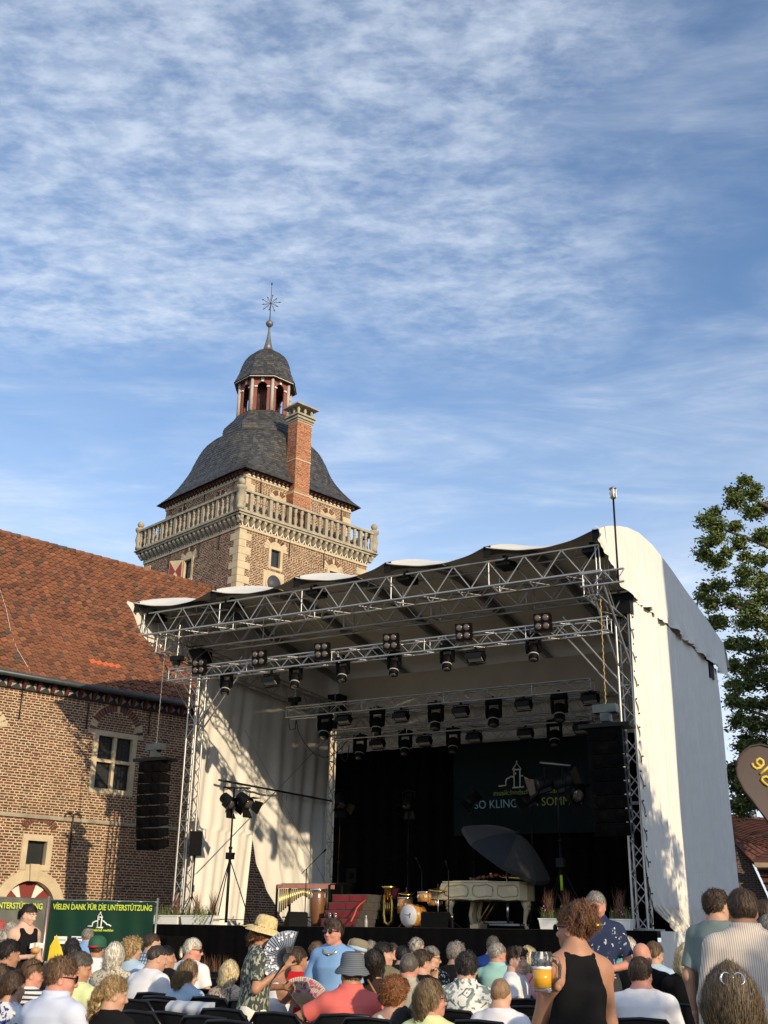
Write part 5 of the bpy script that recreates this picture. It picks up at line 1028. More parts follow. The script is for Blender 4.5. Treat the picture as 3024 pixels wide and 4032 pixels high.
# wedges, boxes
def wedge(px, py, y, lb, w=.45, h=.32, d=.42, rz=0):
    c = onfl(px, py, y); t = thing('monitor_wedge', c, lb, 'loudspeaker', 'stage monitors'); u = A3(math.cos(rz), math.sin(rz), 0); v = A3(-math.sin(rz), math.cos(rz), 0); m_ = MB(); m_.prism([(-d/2, 0), (d/2, 0), (d/2, h*.35), (-d*.1, h), (-d/2, h*.9)][::-1], c-u*w/2, v, UP, -w if False else w); m_.build('cabinet', 'black_plastic', t)
    m_ = MB(); p0 = c+v*d*.2+UP*h*.70; sl_ = nrm(v*.6-UP*h*.65*1.0); n_ = np.cross(u, sl_); n_ = n_ if n_[2] > 0 else -n_; m_.box(p0+n_*.01, (w*.9, .3, .01), u=u, v=sl_); m_.build('grille', 'grille', t)
wedge(*ZA(40, 700), 23.3, 'black monitor wedge in front of the vibraphone', rz=.9); wedge(*ZA(1585, 720), 23.4, 'black monitor wedge in front of the drum kit', .62, .34); wedge(*ZB(90, 980), 23.5, 'black monitor wedge beside the piano keyboard', .55, .34, rz=-.4)
c = onfl(*ZA(545, 700), 26.4); t = thing('speaker_cabinet', c, 'black speaker cabinet standing behind the red steps', 'loudspeaker'); m_ = MB(); m_.box(c+UP*.55, (.62, .5, 1.1)); m_.build('cabinet', 'black_plastic', t); m_ = MB(); m_.box(c+A3(0, -.256, .55), (.56, .012, 1.0)); m_.build('grille', 'grille', t)
c = onfl(*ZA(665, 700), 29.6); t = thing('speaker_on_pole', c, 'small black speaker on a pole beside the rear left tower', 'loudspeaker'); m_ = MB(); m_.box(c+UP*1.35, (.34, .34, .62)); m_.build('cabinet', 'black_plastic', t); m_ = MB(); m_.tube(c, c+UP*1.05, .02, n=8); m_.build('pole', 'black_metal', t); m_ = MB(); m_.lathe([(.09, 0), (.07, .01), (.03, -.005)], c+A3(0, -.172, 1.45), 14, ax=A3(0, -1, 0)); m_.build('tweeter', 'grille', t)
c = A3(*PX(600+405*.4219, 2900+1000*.4219, -18.75)); b = A3(c[0], c[1], FZ); t = thing('speaker_on_pole', b, 'small black speaker on a stand behind the left front tower', 'loudspeaker'); m_ = MB(); m_.box(c, (.32, .30, .60), u=A3(.8, .6, 0)); m_.build('cabinet', 'black_plastic', t); m_ = MB(); m_.tube(b+UP*.6, c-UP*.3, .02, n=8); m_.build('pole', 'black_metal', t)
for k in range(3): a = k*2.09+.3; m_ = MB(); m_.tube(b+UP*.7, b+A3(.42*math.cos(a), .42*math.sin(a), .01), .013, n=5); m_.build('leg', 'black_metal', t)
for i, (px, y) in enumerate(((ZA(805, 700)[0], 23.4), (ZB(265, 0)[0], 23.3))):
    c = onfl(px, 3640, y); t = thing('water_bottle', c, ('clear water bottle beside the red steps', 'dark water bottle in front of the piano leg')[i], 'bottle', 'bottles on stage'); m_ = MB(); m_.lathe([(.036, 0), (.038, .02), (.038, .15), (.015, .20), (.015, .23)], c, 12); m_.build('bottle', 'lantern_glass' if i == 0 else 'black_plastic', t); m_ = MB(); m_.lathe([(.017, .225), (.017, .245)], c, 10); m_.build('cap', 'plastic_white', t)
for i, (px, py, dx) in enumerate(((1940, 3640, .0),)):
    c = onfl(px, py, 25.6); t = thing('equipment_dolly', c, 'low grey wheeled dolly under the piano', 'dolly'); m_ = MB(); m_.box(c+UP*.16, (.9, .4, .04)); m_.build('board', 'panel_grey', t)
    for a in (-.35, .35): m_ = MB(); m_.tube(c+A3(a-.02, -.15, .06), c+A3(a+.02, -.15, .06), .06, n=10); m_.build('caster', 'black_plastic', t)
# planters
def blade(m_, p, d, h, w, bend, m=0):
    p = A3(*p); d = nrm(A3(d[0], d[1], 0)); s = np.cross(d, UP); V = []
    for k in range(4): f = k/3; q = p+UP*h*f*(1-.25*bend*f)+d*bend*h*f*f; ww = w*(1-f*.85); V += [q-s*ww, q+s*ww]
    m_.add(V, [(2*k, 2*k+1, 2*k+3, 2*k+2) for k in range(3)], m)
def planter(xa, xb, y, lb, tails, plume, seed):
    r_ = random.Random(seed); t = thing('planter_box', (( xa+xb)/2, y, FZ), lb, 'planter', 'planters along the stage edge'); m_ = MB(); L = xb-xa; c = A3((xa+xb)/2, y, FZ)
    V = []
    for z, ex in ((.005, .0), (.20, .03)):
        V += [c+A3(a*(L/2-.04+ex), b*(.11+ex*.8), z) for a, b in ((-1, -1), (1, -1), (1, 1), (-1, 1))]
    m_.add(V, [(3, 2, 1, 0), (0, 1, 5, 4), (1, 2, 6, 5), (2, 3, 7, 6), (3, 0, 4, 7)]); m_.box(c+UP*.205, (L+.0, .30, .02)); m_.build('box', 'plastic_white', t)
    m_ = MB(); m_.box(c+UP*.214, (L-.06, .22, .012)); m_.build('soil', 'soil', t)
    g = MB()
    for k in range(int(260*L)): blade(g, c+A3(r_.uniform(-L/2+.04, L/2-.04), r_.uniform(-.10, .10), .21), (r_.gauss(0, 1), r_.gauss(0, 1)), r_.uniform(.10, .30), .006, r_.uniform(.2, .9))
    g.build('foliage', 'grass_green', t, kind='stuff')
    g = MB()
    for x0 in plume:
        for k in range(70): blade(g, c+A3(x0+r_.gauss(0, .04), r_.gauss(0, .03), .21), (r_.gauss(0, 1), r_.gauss(0, 1)), r_.uniform(.35, .66), .006, r_.uniform(.05, .4))
    g.build('ornamental_grass', 'grass_red', t, kind='stuff')
    for x0, ln in tails:
        v = MB(); n = int(ln/.03)
        for k in range(n):
            for q in range(4): p = c+A3(x0+.05*math.sin(k*.6)+r_.gauss(0, .03), -.16-.012*(k < 4)*0-r_.uniform(0, .05), .24-k*.03); a = r_.uniform(0, 6.28); u = A3(math.cos(a), .3*math.sin(a), math.sin(a)); w = nrm(A3(r_.gauss(0, 1), -1, r_.gauss(0, 1))); w2 = np.cross(u, w); s_ = r_.uniform(.012, .026); v.add([p-u*s_, p+w2*s_*.7, p+u*s_, p-w2*s_*.7], [(0, 1, 2, 3)])
        v.build('trailing_vine', 'leaf_light', t, kind='stuff')
    fl_ = MB()
    for k in range(9): fl_.ball(c+A3(r_.uniform(-L/2, L/2), r_.uniform(-.1, .05), r_.uniform(.3, .46)), r_.uniform(.012, .022), 6)
    fl_.build('flowers', 'flower_pink', t, kind='stuff')
xp = lambda px: float(PY(px, 3630, 23.1)[0])
planter(xp(589), xp(712), 23.1, 'white planter box at the far left stage edge', [(-.1, .75)], (.3,), 1); planter(xp(722), xp(855), 23.1, 'white planter box right of the left front tower', [(.0, .25), (.22, .6)], (-.12, .38), 2)
planter(xp(2128), xp(2270), 23.1, 'white planter box beside the piano leg', [], (-.2, .2), 3); planter(xp(2395), xp(2492), 23.1, 'white planter box at the right front tower', [], (.0,), 4)
# subwoofers covered in black in front of the stage, plants at its foot
for i, (a, b) in enumerate(((402, 505), (508, 590), (593, 662))):
    p0 = PY(a, 3690, 21.9); p1 = PY(b, 3690, 21.9); z = float(PY(500, 3683, 21.9)[2]); t = thing('subwoofer', ((p0[0]+p1[0])/2, 22.3, 0), ('left', 'middle', 'right')[i]+' black subwoofer standing before the left end of the stage', 'loudspeaker', 'subwoofers before the stage'); m_ = MB(); w_ = float(p1[0]-p0[0])*.97; m_.box(((p0[0]+p1[0])/2, 22.3, z/2), (w_, .8, z)); m_.build('cabinet', 'black_plastic', t); m_ = MB(); m_.box(((p0[0]+p1[0])/2, 21.89, z/2), (w_*.92, .02, z*.92)); m_.build('grille', 'grille', t)
for i, px in enumerate((815, 870)):
    r_ = random.Random(i); p = A3(*PY(px, 3830, 22.3)); p[2] = 0; t = thing('grass_tuft', p, ('left', 'right')[i]+' reddish ornamental grass at the foot of the stage', 'plant', 'grasses before the stage'); g = MB()
    for k in range(130): blade(g, p+A3(r_.gauss(0, .06), r_.gauss(0, .06), 0), (r_.gauss(0, 1), r_.gauss(0, 1)), r_.uniform(.6, 1.15), .008, r_.uniform(.1, .5))
    g.build('blades', 'grass_red', t, kind='stuff')
# ------------------------------------------------------------------ trees
LEAF = [(0, (.045, .072, .016)), (.35, (.078, .115, .026)), (.7, (.12, .155, .038)), (1., (.17, .20, .05))]
mk('leaves', (.06, .09, .02), .6, var=.25, vs=2, ramp=LEAF, spec=.35); mk('bark', (.09, .07, .05), .95, var=.3, vs=6, bump=.8, bs=14, aniso=(4, 4, 1))
def leaf_mesh(centers, radii, per, size, rg):
    """many small folded leaves spread through clumps"""
    C = np.repeat(np.asarray(centers, float), per, 0); R = np.repeat(np.asarray(radii, float), per)
    n = len(C); v = rg.normal(size=(n, 3)); v /= np.linalg.norm(v, axis=1)[:, None]; r = R*np.minimum(1.6, np.abs(rg.normal(.55, .38, n))); c = C+v*r[:, None]*[1, 1, .8]
    a = rg.normal(size=(n, 3)); a[:, 2] *= .6; a /= np.linalg.norm(a, axis=1)[:, None]; b = np.cross(a, rg.normal(size=(n, 3))); b /= np.linalg.norm(b, axis=1)[:, None]; nn = np.cross(a, b)
    s = size*rg.uniform(.6, 1.3, n)[:, None]
    V = np.stack([c-a*s, c+b*s*.42+nn*s*.15, c+a*s, c-b*s*.42+nn*s*.15], 1).reshape(-1, 3); i = np.arange(n)*4
    F = np.concatenate([np.stack([i, i+1, i+2], 1), np.stack([i, i+2, i+3], 1)])
    return V, F.tolist()
def tree(base, trunk_pts, radii, limbs, centers, rads, per, size, label, name='oak_tree', seed=1):
    rg = np.random.default_rng(seed); t = thing(name, base, label, 'tree'); m_ = MB(); m_.path(trunk_pts, radii, 10)
    for l, r in limbs: m_.path(l, r, 7)
    m_.build('trunk', 'bark', t); V, F = leaf_mesh(centers, rads, per, size, rg); joined('crown', V, F, 'leaves', t, kind='stuff')
    return t
rg = np.random.default_rng(4); cl = []; ra_ = []
for px, py in ((2950, 1895), (2905, 1935), (2985, 1930), (2880, 2000), (2800, 2030), (2820, 2075), (2900, 2070), (2960, 2010), (3010, 1990), (2790, 2120), (2850, 2140), (2920, 2150), (2985, 2110), (2770, 2175), (2830, 2205), (2930, 2215), (2990, 2190), (2770, 2330), (2835, 2310), (2800, 2375), (2870, 2370), (2930, 2300), (2985, 2290), (2940, 2380), (3000, 2370), (2800, 2440), (2860, 2450), (2920, 2450), (2985, 2450), (2870, 2530), (2930, 2530), (2990, 2530), (2890, 2600), (2950, 2610), (3010, 2610), (2900, 2680), (2960, 2690), (3015, 2690), (2900, 2760), (2960, 2770), (3015, 2770), (2910, 2840), (2970, 2850), (3015, 2850), (2925, 2920), (2985, 2930), (2910, 2990), (2960, 3000), (2905, 3060), (2940, 3090), (2915, 3150), (2925, 3185), (2990, 3150), (2985, 3165), (3040, 3120)):
    for k in range(2): cl.append(PD(px+rg.normal(0, 14), py+rg.normal(0, 14), 38+rg.uniform(-1.5, 1.5))); ra_.append(rg.uniform(.20, .40))
oc_ = A3(*PD(3330, 2500, 40))
for k in range(90):
    v = rg.normal(size=3); v /= np.linalg.norm(v); p = oc_+v*rg.uniform(1.5, 4.2)*[1, 1, 1.35]
    if proj(p)[0] > 3010: cl.append(p); ra_.append(rg.uniform(.6, .95))
ob = A3(oc_[0], oc_[1], 0); lim = []
for px, py in ((2830, 2080), (2800, 2360), (2900, 2560), (2900, 2780), (2930, 3000), (2930, 1950), (2925, 3150)):
    e_ = A3(*PD(px, py, 38.2)); s_ = ob+UP*max(3.5, e_[2]-2.5); lim.append(([s_, (s_+e_)/2+UP*.5+A3(.2, .3, 0), e_*.8+s_*.2+UP*.25, e_], [.20, .12, .06, .02]))
p0 = A3(*PD(2722, 2052, 38)); lim.append(([A3(*PD(2830, 2090, 38.2)), A3(*PD(2770, 2062, 38)), p0], [.03, .018, .008]))
tree(ob, [ob, ob+UP*4+A3(.2, 0, 0), ob+UP*8+A3(.1, .3, 0), ob+UP*13], [.55, .42, .3, .1], lim, cl, ra_, 400, .080, 'tall leafy oak standing behind the right side of the stage', seed=2)
# unseen trees added beside the audience to shade stage and seats
def shade_tree(base, cs, rs, per, size, label, seed, name='added_linden', tz=5.):
    base = A3(*base); lim = [([base+UP*tz*.7, (base+UP*tz+A3(*c))/2, A3(*c)], [.10, .07, .03]) for c in cs]
    tree(base, [base, base+UP*tz*.5+A3(.05, .1, 0), base+UP*tz], [.24, .19, .12], lim, cs, rs, per, size, label, name, seed)
rg = np.random.default_rng(8); cs = []; rs = []
for k in range(34):
    f = rg.uniform(0, 1); c = A3(2.9, 16.8, 7.9)*(1-f)+A3(2.8, 19.8, 5.4)*f+rg.normal(0, .62, 3); cs.append(c); rs.append(rg.uniform(.45, .8))
shade_tree((3.4, 18.0, 0), cs, rs, 420, .10, 'unseen leafy linden added right of the audience for its shade', 3)
cs = [A3(6.2, 3.1, 3.5)+rg.normal(0, 1, 3)*[.7, 1.0, .35] for k in range(22)]
shade_tree((6.8, 2.9, 0), cs, [rg.uniform(.3, .5) for _ in cs], 300, .09, 'unseen young linden added beside the rear seats for its shade', 5, tz=3.0)
# unseen building, added and placed to shade the tarpaulin wall
gh = thing('added_shade_building', (16, 22, 0), 'unseen tall brick building added to shade the tarpaulin wall', 'building')
m_ = MB(); m_.box((16.3, 20.8, 9), (11.4, 7.6, 18)); m_.build('walls', 'brick', gh)
m_ = MB(); q = [(10.5, 16.9, 18), (22.4, 16.9, 18), (22.4, 24.7, 18), (10.5, 24.7, 18), (14.3, 20.8, 22), (18.3, 20.8, 22)]; m_.add(q, [(0, 1, 5, 4), (1, 2, 5), (2, 3, 4, 5), (3, 0, 4), (3, 2, 1, 0)]); m_.build('roof', 'tile', gh)
for k in range(2):
    for j in range(3): m_ = MB(); m_.box((10.57, 18.2+k*3.4, 3.2+j*5), (.1, 1.2, 1.9)); m_.build('window', 'glass_dark', gh)
# ------------------------------------------------------------------ house with red roof at the right
hs = thing('red_roof_house', PD(3000, 3700, 46), 'brick house with dull red tiled roof behind the stage at the right edge', 'building')
def slab(P, d, nm, mat):
    P = [A3(*p) for p in P]; n = nrm(np.cross(P[1]-P[0], P[2]-P[0])); n = n if n@(CO-P[0]) > 0 else -n; m_ = MB(); k = len(P)
    if np.cross(P[1]-P[0], P[2]-P[0])@n < 0: P = P[::-1]
    V = P+[p-n*d for p in P]; m_.add(V, [tuple(range(k)), tuple(range(2*k-1, k-1, -1))]+[(i, k+i, k+(i+1) % k, (i+1) % k) for i in range(k)]); return m_.build(nm, mat, hs), n
def rtile(name, col, sc_w, sc_h):
    m = mk(name, col, .85, var=.2, vs=5); t_ = m.node_tree; b = t_.nodes['Principled BSDF']; bt = t_.nodes.new('ShaderNodeTexBrick'); tcn = t_.nodes.new('ShaderNodeTexCoord'); mp = t_.nodes.new('ShaderNodeMapping'); mp.inputs['Rotation'].default_value = (1.5708, 0, 0); t_.links.new(tcn.outputs['Object'], mp.inputs[0]); t_.links.new(mp.outputs[0], bt.inputs[0])
    bt.inputs['Scale'].default_value = 1.; bt.inputs['Brick Width'].default_value = sc_w; bt.inputs['Row Height'].default_value = sc_h; bt.inputs['Mortar Size'].default_value = .02; return m, bt, b, t_
m, bt, bs_, t_ = rtile('far_brick', (.10, .05, .04), .24, .08); bt.inputs['Color1'].default_value = (.085, .04, .035, 1); bt.inputs['Color2'].default_value = (.055, .032, .03, 1); bt.inputs['Mortar'].default_value = (.20, .17, .15, 1); t_.links.new(bt.outputs[0], bs_.inputs['Base Color']); bt.inputs['Mortar Size'].default_value = .012
mk('far_roof', (.115, .045, .03), .85, var=.25, vs=2.5, bump=.5, bs=9, aniso=(1, 1, 5))
D0 = 45.; g_, gn = slab([PD(2860, 3290, D0), PD(2913, 3348, D0), PD(2954, 3386, D0), PD(3018, 3525, D0), PD(3060, 3640, D0), PD(3060, 3760, D0), PD(2860, 3760, D0)], .4, 'gable_wall', 'far_brick')
rf_, rn = slab([PD(2860, 3212, 49), PD(3200, 3250, 47), PD(3200, 3400, 44), PD(2972, 3398, 44.6), PD(2860, 3290, 45.2)], .15, 'upper_roof', 'far_roof')
lr_, ln_ = slab([PD(2972, 3402, 44.7), PD(3200, 3404, 44.2), PD(3260, 3640, 43), PD(3080, 3640, 43.6)], .12, 'lower_roof', 'far_roof')
for k in range(9):        # tile courses as raised strips
    f = k/9; a = A3(*PD(2972, 3402, 44.7))*(1-f)+A3(*PD(3080, 3640, 43.6))*f; b = A3(*PD(3200, 3404, 44.2))*(1-f)+A3(*PD(3260, 3640, 43))*f; m_ = MB(); m_.tube(a+ln_*.03, b+ln_*.03, .035, n=6); m_.build('tile_course', 'far_roof', hs)
for k in range(15):
    f = (k+.5)/15; a = A3(*PD(2860, 3212, 49))*(1-f)+A3(*PD(2860, 3290, 45.2))*f; b = A3(*PD(3200, 3250, 47))*(1-f)+A3(*PD(3200, 3400, 44))*f; m_ = MB(); m_.tube(a+rn*.01, b+rn*.01, .025, n=5); m_.build('tile_course', 'far_roof', hs)
for k in range(14): a = A3(*PD(2880+k*14, 3217+k*1.6, 48.9)); m_ = MB(); m_.tube(a, A3(*PD(2893+k*14, 3218+k*1.6, 48.8)), .11, .13, 8); m_.build('ridge_tile', 'far_roof', hs)
m_ = MB(); a = A3(*PD(2974, 3406, 44.3)); b = A3(*PD(3200, 3408, 43.8)); m_.box((a+b)/2, (np.linalg.norm(b-a), .2, .16), u=b-a); m_.build('gutter_box', 'sandstone', hs)
c = A3(*PD(2966, 3222, 48.7)); m_ = MB(); m_.lathe([(.16, -.1), (.14, .28)], c, 10)
for k in range(3): m_.tube(c+A3(.11*math.cos(k*2.1), .11*math.sin(k*2.1), .28), c+A3(.15*math.cos(k*2.1), .15*math.sin(k*2.1), .5), .012, n=4)
m_.lathe([(.26, .48), (.12, .58), (.02, .62)], c, 10); m_.build('vent_cowl', 'lead', hs)
# ------------------------------------------------------------------ drop flag
mk('flag_brown', (.060, .040, .036), .7, var=.12, vs=2.5); mk('flag_yellow', (.62, .46, .06), .6, var=.05); mk('flag_hem', (.045, .026, .025), .7)
DF = 14.; fo = [(2899, 3020), (2905, 2990), (2925, 2960), (2955, 2938), (2994, 2931), (3045, 2945), (3080, 2985), (3094, 3040), (3098, 3120), (3098, 3240), (3096, 3330), (3030, 3245), (2970, 3160), (2930, 3110), (2905, 3060)]
FP = A3(*PD(3000, 3080, DF)); fn = nrm(-(CF*A3(1, 1, 0))); fpl = lambda x, y, o=0.: PN(x, y, FP+fn*o, fn)
flg = thing('drop_flag', A3(*fpl(3100, 3300))*A3(1, 1, 0), 'brown teardrop flag with yellow letters at the right edge', 'flag')
def fan(pts, off, nm, mat):
    P = [A3(*fpl(x, y, off)) for x, y in pts]; c = sum(P)/len(P); V = []; n = len(P); m_ = MB(); B = lambda p: p+fn*(.03*math.sin(p[2]*5))
    V = [B(c)]+[B(p) for p in P]+[B(p)-fn*.004 for p in P]+[B(c)-fn*.004]; m_.add(V, [(0, 1+i, 1+(i+1) % n) for i in range(n)]+[(2*n+1, n+1+(i+1) % n, n+1+i) for i in range(n)], sm=True); return m_.build(nm, mat, flg)
fan(fo, 0., 'cloth', 'flag_brown'); m_ = MB(); m_.path([fpl(x, y, .004) for x, y in fo+[fo[0]]], .012, 6); m_.build('hem', 'flag_hem', flg)
m_ = MB(); top = A3(*fpl(3098, 3330)); m_.path([top*A3(1, 1, 0), top, A3(*fpl(3100, 3120)), A3(*fpl(3094, 3030))], .016, 8); m_.build('pole', 'black_metal', flg)
ZF = lambda x, y: (lambda p: p+fn*(.012+.03*math.sin(p[2]*5)))(A3(*fpl(2774+x*.3392, 2850+y*.3392)))
for g in ([(555, 455), (572, 495), (610, 520), (655, 505), (690, 465), (682, 425), (645, 400), (608, 420), (608, 452), (650, 488)], [(650, 582), (770, 480)], [(700, 690), (735, 715), (775, 690), (770, 640), (720, 610), (680, 620), (665, 650), (700, 690)]):
    m_ = MB(); m_.path([ZF(*p) for p in g], .017, 6); m_.build('letter', 'flag_yellow', flg)
# ------------------------------------------------------------------ sponsor banners
vx = nrm(CX*A3(1, 1, 0)); vf = nrm(CF*A3(1, 1, 0))
mk('banner_painted_glare', (.11, .115, .095), .35, var=.25, vs=1.2, bump=.3, bs=2.2); mk('card_white', (.75, .74, .70), .6); mk('card_red', (.45, .05, .04), .6); mk('card_blue', (.04, .12, .30), .6); mk('card_grey', (.35, .34, .30), .6)  # left tarp: sun glare on the green banner put into a grey base colour
BD = 27.; B0 = A3(*PD(405, 3600, BD)); bn = -vf; bq = lambda x, y, o=0.: PN(x, y, B0+bn*o, bn)
bb = thing('sponsor_banner', A3(*bq(405, 3790))*A3(1, 1, 0), 'dark green thank-you banner with lime lettering on a fence', 'banner')
a = A3(*bq(200, 3545)); b = A3(*bq(612, 3549)); L = float((b-a)@vx); zt = float(a[2]+b[2])/2
m_ = MB(); m_.grid(lambda i, j: a*A3(1, 1, 0)+vx*(L*i)+UP*(zt*.999*(.06+.94*j))+bn*(.012*math.sin(i*30+j*4)), 60, 12); m_.build('tarp', 'banner_green', bb)
for s in (-.05, L+.05): m_ = MB(); m_.tube(a*A3(1, 1, 0)+vx*s-bn*.03, a*A3(1, 1, 0)+vx*s+UP*(zt+.08)-bn*.03, .025, n=8); m_.build('post', 'alu', bb)
m_ = MB(); m_.tube(a+vx*-.05-bn*.03, a+vx*(L+.05)-bn*.03, .02, n=8); m_.build('top_rail', 'alu', bb)
for k in range(7): m_ = MB(); m_.lathe([(.016, 0), (.016, .006)], a+vx*(L*(k+.5)/7)-UP*.05+bn*.03, 8, ax=bn); m_.build('eyelet', 'alu', bb)
o = A3(*bq(208, 3580, .03)); e_ = A3(*bq(598, 3584, .03)); tx = text('VIELEN DANK FÜR DIE UNTERSTÜTZUNG', o, vx, UP, .165, 'lime', bb, shear=.0, bold=.004); wd = max(v.co.x for v in tx.data.vertices); tx.scale.x *= float((e_-o)@vx)/wd
lo = A3(*bq(345, 3652, .03)); logo(lo, vx, UP, bn, float((A3(*bq(437, 3652, .03))-lo)@vx), bb, 'logo_white', .016)
o = A3(*bq(333, 3666, .03)); tx = text('musik:landschaft westfalen', o, vx, UP, .075, 'lime', bb, bold=.002); wd = max(v.co.x for v in tx.data.vertices); tx.scale.x *= float((A3(*bq(446, 3666, .03))-o)@vx)/wd
def card(x0, y0, x1, y1, mat, nm='sponsor_card'):
    p = A3(*bq(x0, y1, .03)); q = A3(*bq(x1, y0, .03)); m_ = MB(); m_.box((p+q)/2, (float((q-p)@vx), .008, float(q[2]-p[2])), u=vx, v=-bn); return m_.build(nm, mat, bb)
card(211, 3687, 265, 3716, 'card_white'); c2 = card(279, 3687, 325, 3717, 'card_white'); card(196, 3727, 245, 3756, 'card_red'); card(217, 3768, 249, 3778, 'card_white'); card(381, 3690, 397, 3709, 'card_white')
def mark(x0, y0, x1, y1, mat): p = A3(*bq(x0, y1, .036)); q = A3(*bq(x1, y0, .036)); m_ = MB(); m_.box((p+q)/2, (float((q-p)@vx), .004, float(q[2]-p[2])), u=vx, v=-bn); m_.build('print', mat, bb)
mark(217, 3699, 259, 3703, 'card_grey'); mark(281, 3690, 302, 3713, 'card_blue'); mark(286, 3696, 297, 3704, 'card_white'); mark(305, 3692, 323, 3697, 'card_blue'); mark(305, 3704, 320, 3708, 'card_blue'); mark(203, 3733, 212, 3748, 'card_white'); mark(218, 3736, 240, 3740, 'card_white'); mark(218, 3744, 236, 3747, 'card_white')
A0 = A3(*PD(188, 3600, 26.5)); an = nrm(-vf*.8+vx*.6); au = nrm(np.cross(UP, an)); au = au if au@vx > 0 else -au; aq = lambda x, y, o=0.: PN(x, y, A0+an*o, an)
ab = thing('sponsor_banner', A3(*aq(100, 3790))*A3(1, 1, 0), 'green banner in painted grey glare with lime lettering at the left edge', 'banner'); a = A3(*aq(186, 3540)); La = 3.2; zt = float(a[2])
m_ = MB(); m_.grid(lambda i, j: a*A3(1, 1, 0)-au*(La*(1-i))+UP*(zt*(.06+.94*j))+an*(.035*math.sin(i*22+j*9)*(1-j*.7)+.02*math.sin(j*14+i*31)), 80, 30); m_.build('tarp', 'banner_painted_glare', ab)
for s in (.05, -La): m_ = MB(); m_.tube(a*A3(1, 1, 0)+au*s-an*.03, a*A3(1, 1, 0)+au*s+UP*(zt+.06)-an*.03, .025, n=8); m_.build('post', 'alu', ab)
m_ = MB(); m_.tube(a-au*La-an*.03, a+au*.05-an*.03, .02, n=8); m_.build('top_rail', 'alu', ab)
o = A3(*aq(166, 3580, .05)); tx = text('VIELEN DANK FÜR DIE UNTERSTÜTZUNG', o, au, UP, .165, 'lime', ab, bold=.004); wd = max(v.co.x for v in tx.data.vertices); tx.location = Vector(tx.location); tx.matrix_basis = wm(ab).inverted() @ Matrix(frame4(o-au*2.35, au*(2.35/wd), UP, np.cross(au, UP)).tolist())
m_ = MB(); c = A3(*PD(150, 3700, 27.5)); m_.tube(A3(*PD(184, 3600, 27.2))*A3(1, 1, 0), A3(*PD(184, 3600, 27.2))*A3(1, 1, 0)+UP*2.2, .035, n=8); m_.build('fence_post', 'red_paint', label='slim red post between the two sponsor banners', cat='post')
# ------------------------------------------------------------------ implicit surfaces -> one continuous skin
def surfnet(F, org, h):
    S = F < 0; nx, ny, nz = F.shape; cs = [(i, j, k) for i in (0, 1) for j in (0, 1) for k in (0, 1)]
    sl = lambda a, o: a[o[0]:nx-1+o[0], o[1]:ny-1+o[1], o[2]:nz-1+o[2]]
    cnt = sum(sl(S, c).astype(np.int8) for c in cs); act = (cnt > 0) & (cnt < 8); I = np.argwhere(act)
    if len(I) == 0: return np.zeros((0, 3)), []
    idx = -np.ones(act.shape, np.int64); idx[act] = np.arange(len(I)); acc = np.zeros((len(I), 3)); num = np.zeros(len(I))
    fv = {c: F[I[:, 0]+c[0], I[:, 1]+c[1], I[:, 2]+c[2]] for c in cs}
    for c in cs:
        for ax in range(3):
            if c[ax]: continue
            d = list(c); d[ax] = 1; d = tuple(d); a, b = fv[c], fv[d]; m = (a < 0) != (b < 0); t = np.where(m, a/np.where(m, a-b, 1), 0)
            p = np.zeros((len(I), 3)); p[:] = c; p[:, ax] += t; acc += p*m[:, None]; num += m
    V = org+(I+acc/num[:, None])*h; Q = []
    for ax in range(3):
        o = [(1, 0, 0), (0, 1, 0), (0, 0, 1)][ax]; a = S[:nx-o[0], :ny-o[1], :nz-o[2]]; b = S[o[0]:, o[1]:, o[2]:]; E = np.argwhere(a != b); u, v = [(1, 2), (2, 0), (0, 1)][ax]
        E = E[(E[:, u] > 0) & (E[:, v] > 0)]; E = E[(E[:, 0] < nx-1) & (E[:, 1] < ny-1) & (E[:, 2] < nz-1)]
        if len(E) == 0: continue
        g = []
        for du, dv in ((1, 1), (0, 1), (0, 0), (1, 0)): w = E.copy(); w[:, u] -= du; w[:, v] -= dv; g.append(idx[w[:, 0], w[:, 1], w[:, 2]])
        g = np.stack(g, 1); fl = ~S[E[:, 0], E[:, 1], E[:, 2]]; g[fl] = g[fl][:, ::-1]; Q.append(g[(g >= 0).all(1)])
    return V, np.concatenate(Q)
def cap(a, b, ra, rb=None, k=.02, flat=0, sub=False): return ('c', A3(*a), A3(*b), ra, ra if rb is None else rb, k, flat, sub)
def ell(c, r, k=.02, R=None, sub=False): return ('e', A3(*c), A3(*r), R, None, k, 0, sub)
def fnp(f, lo, hi, k=.02): return ('f', f, A3(*lo), A3(*hi), None, k, 0, False)
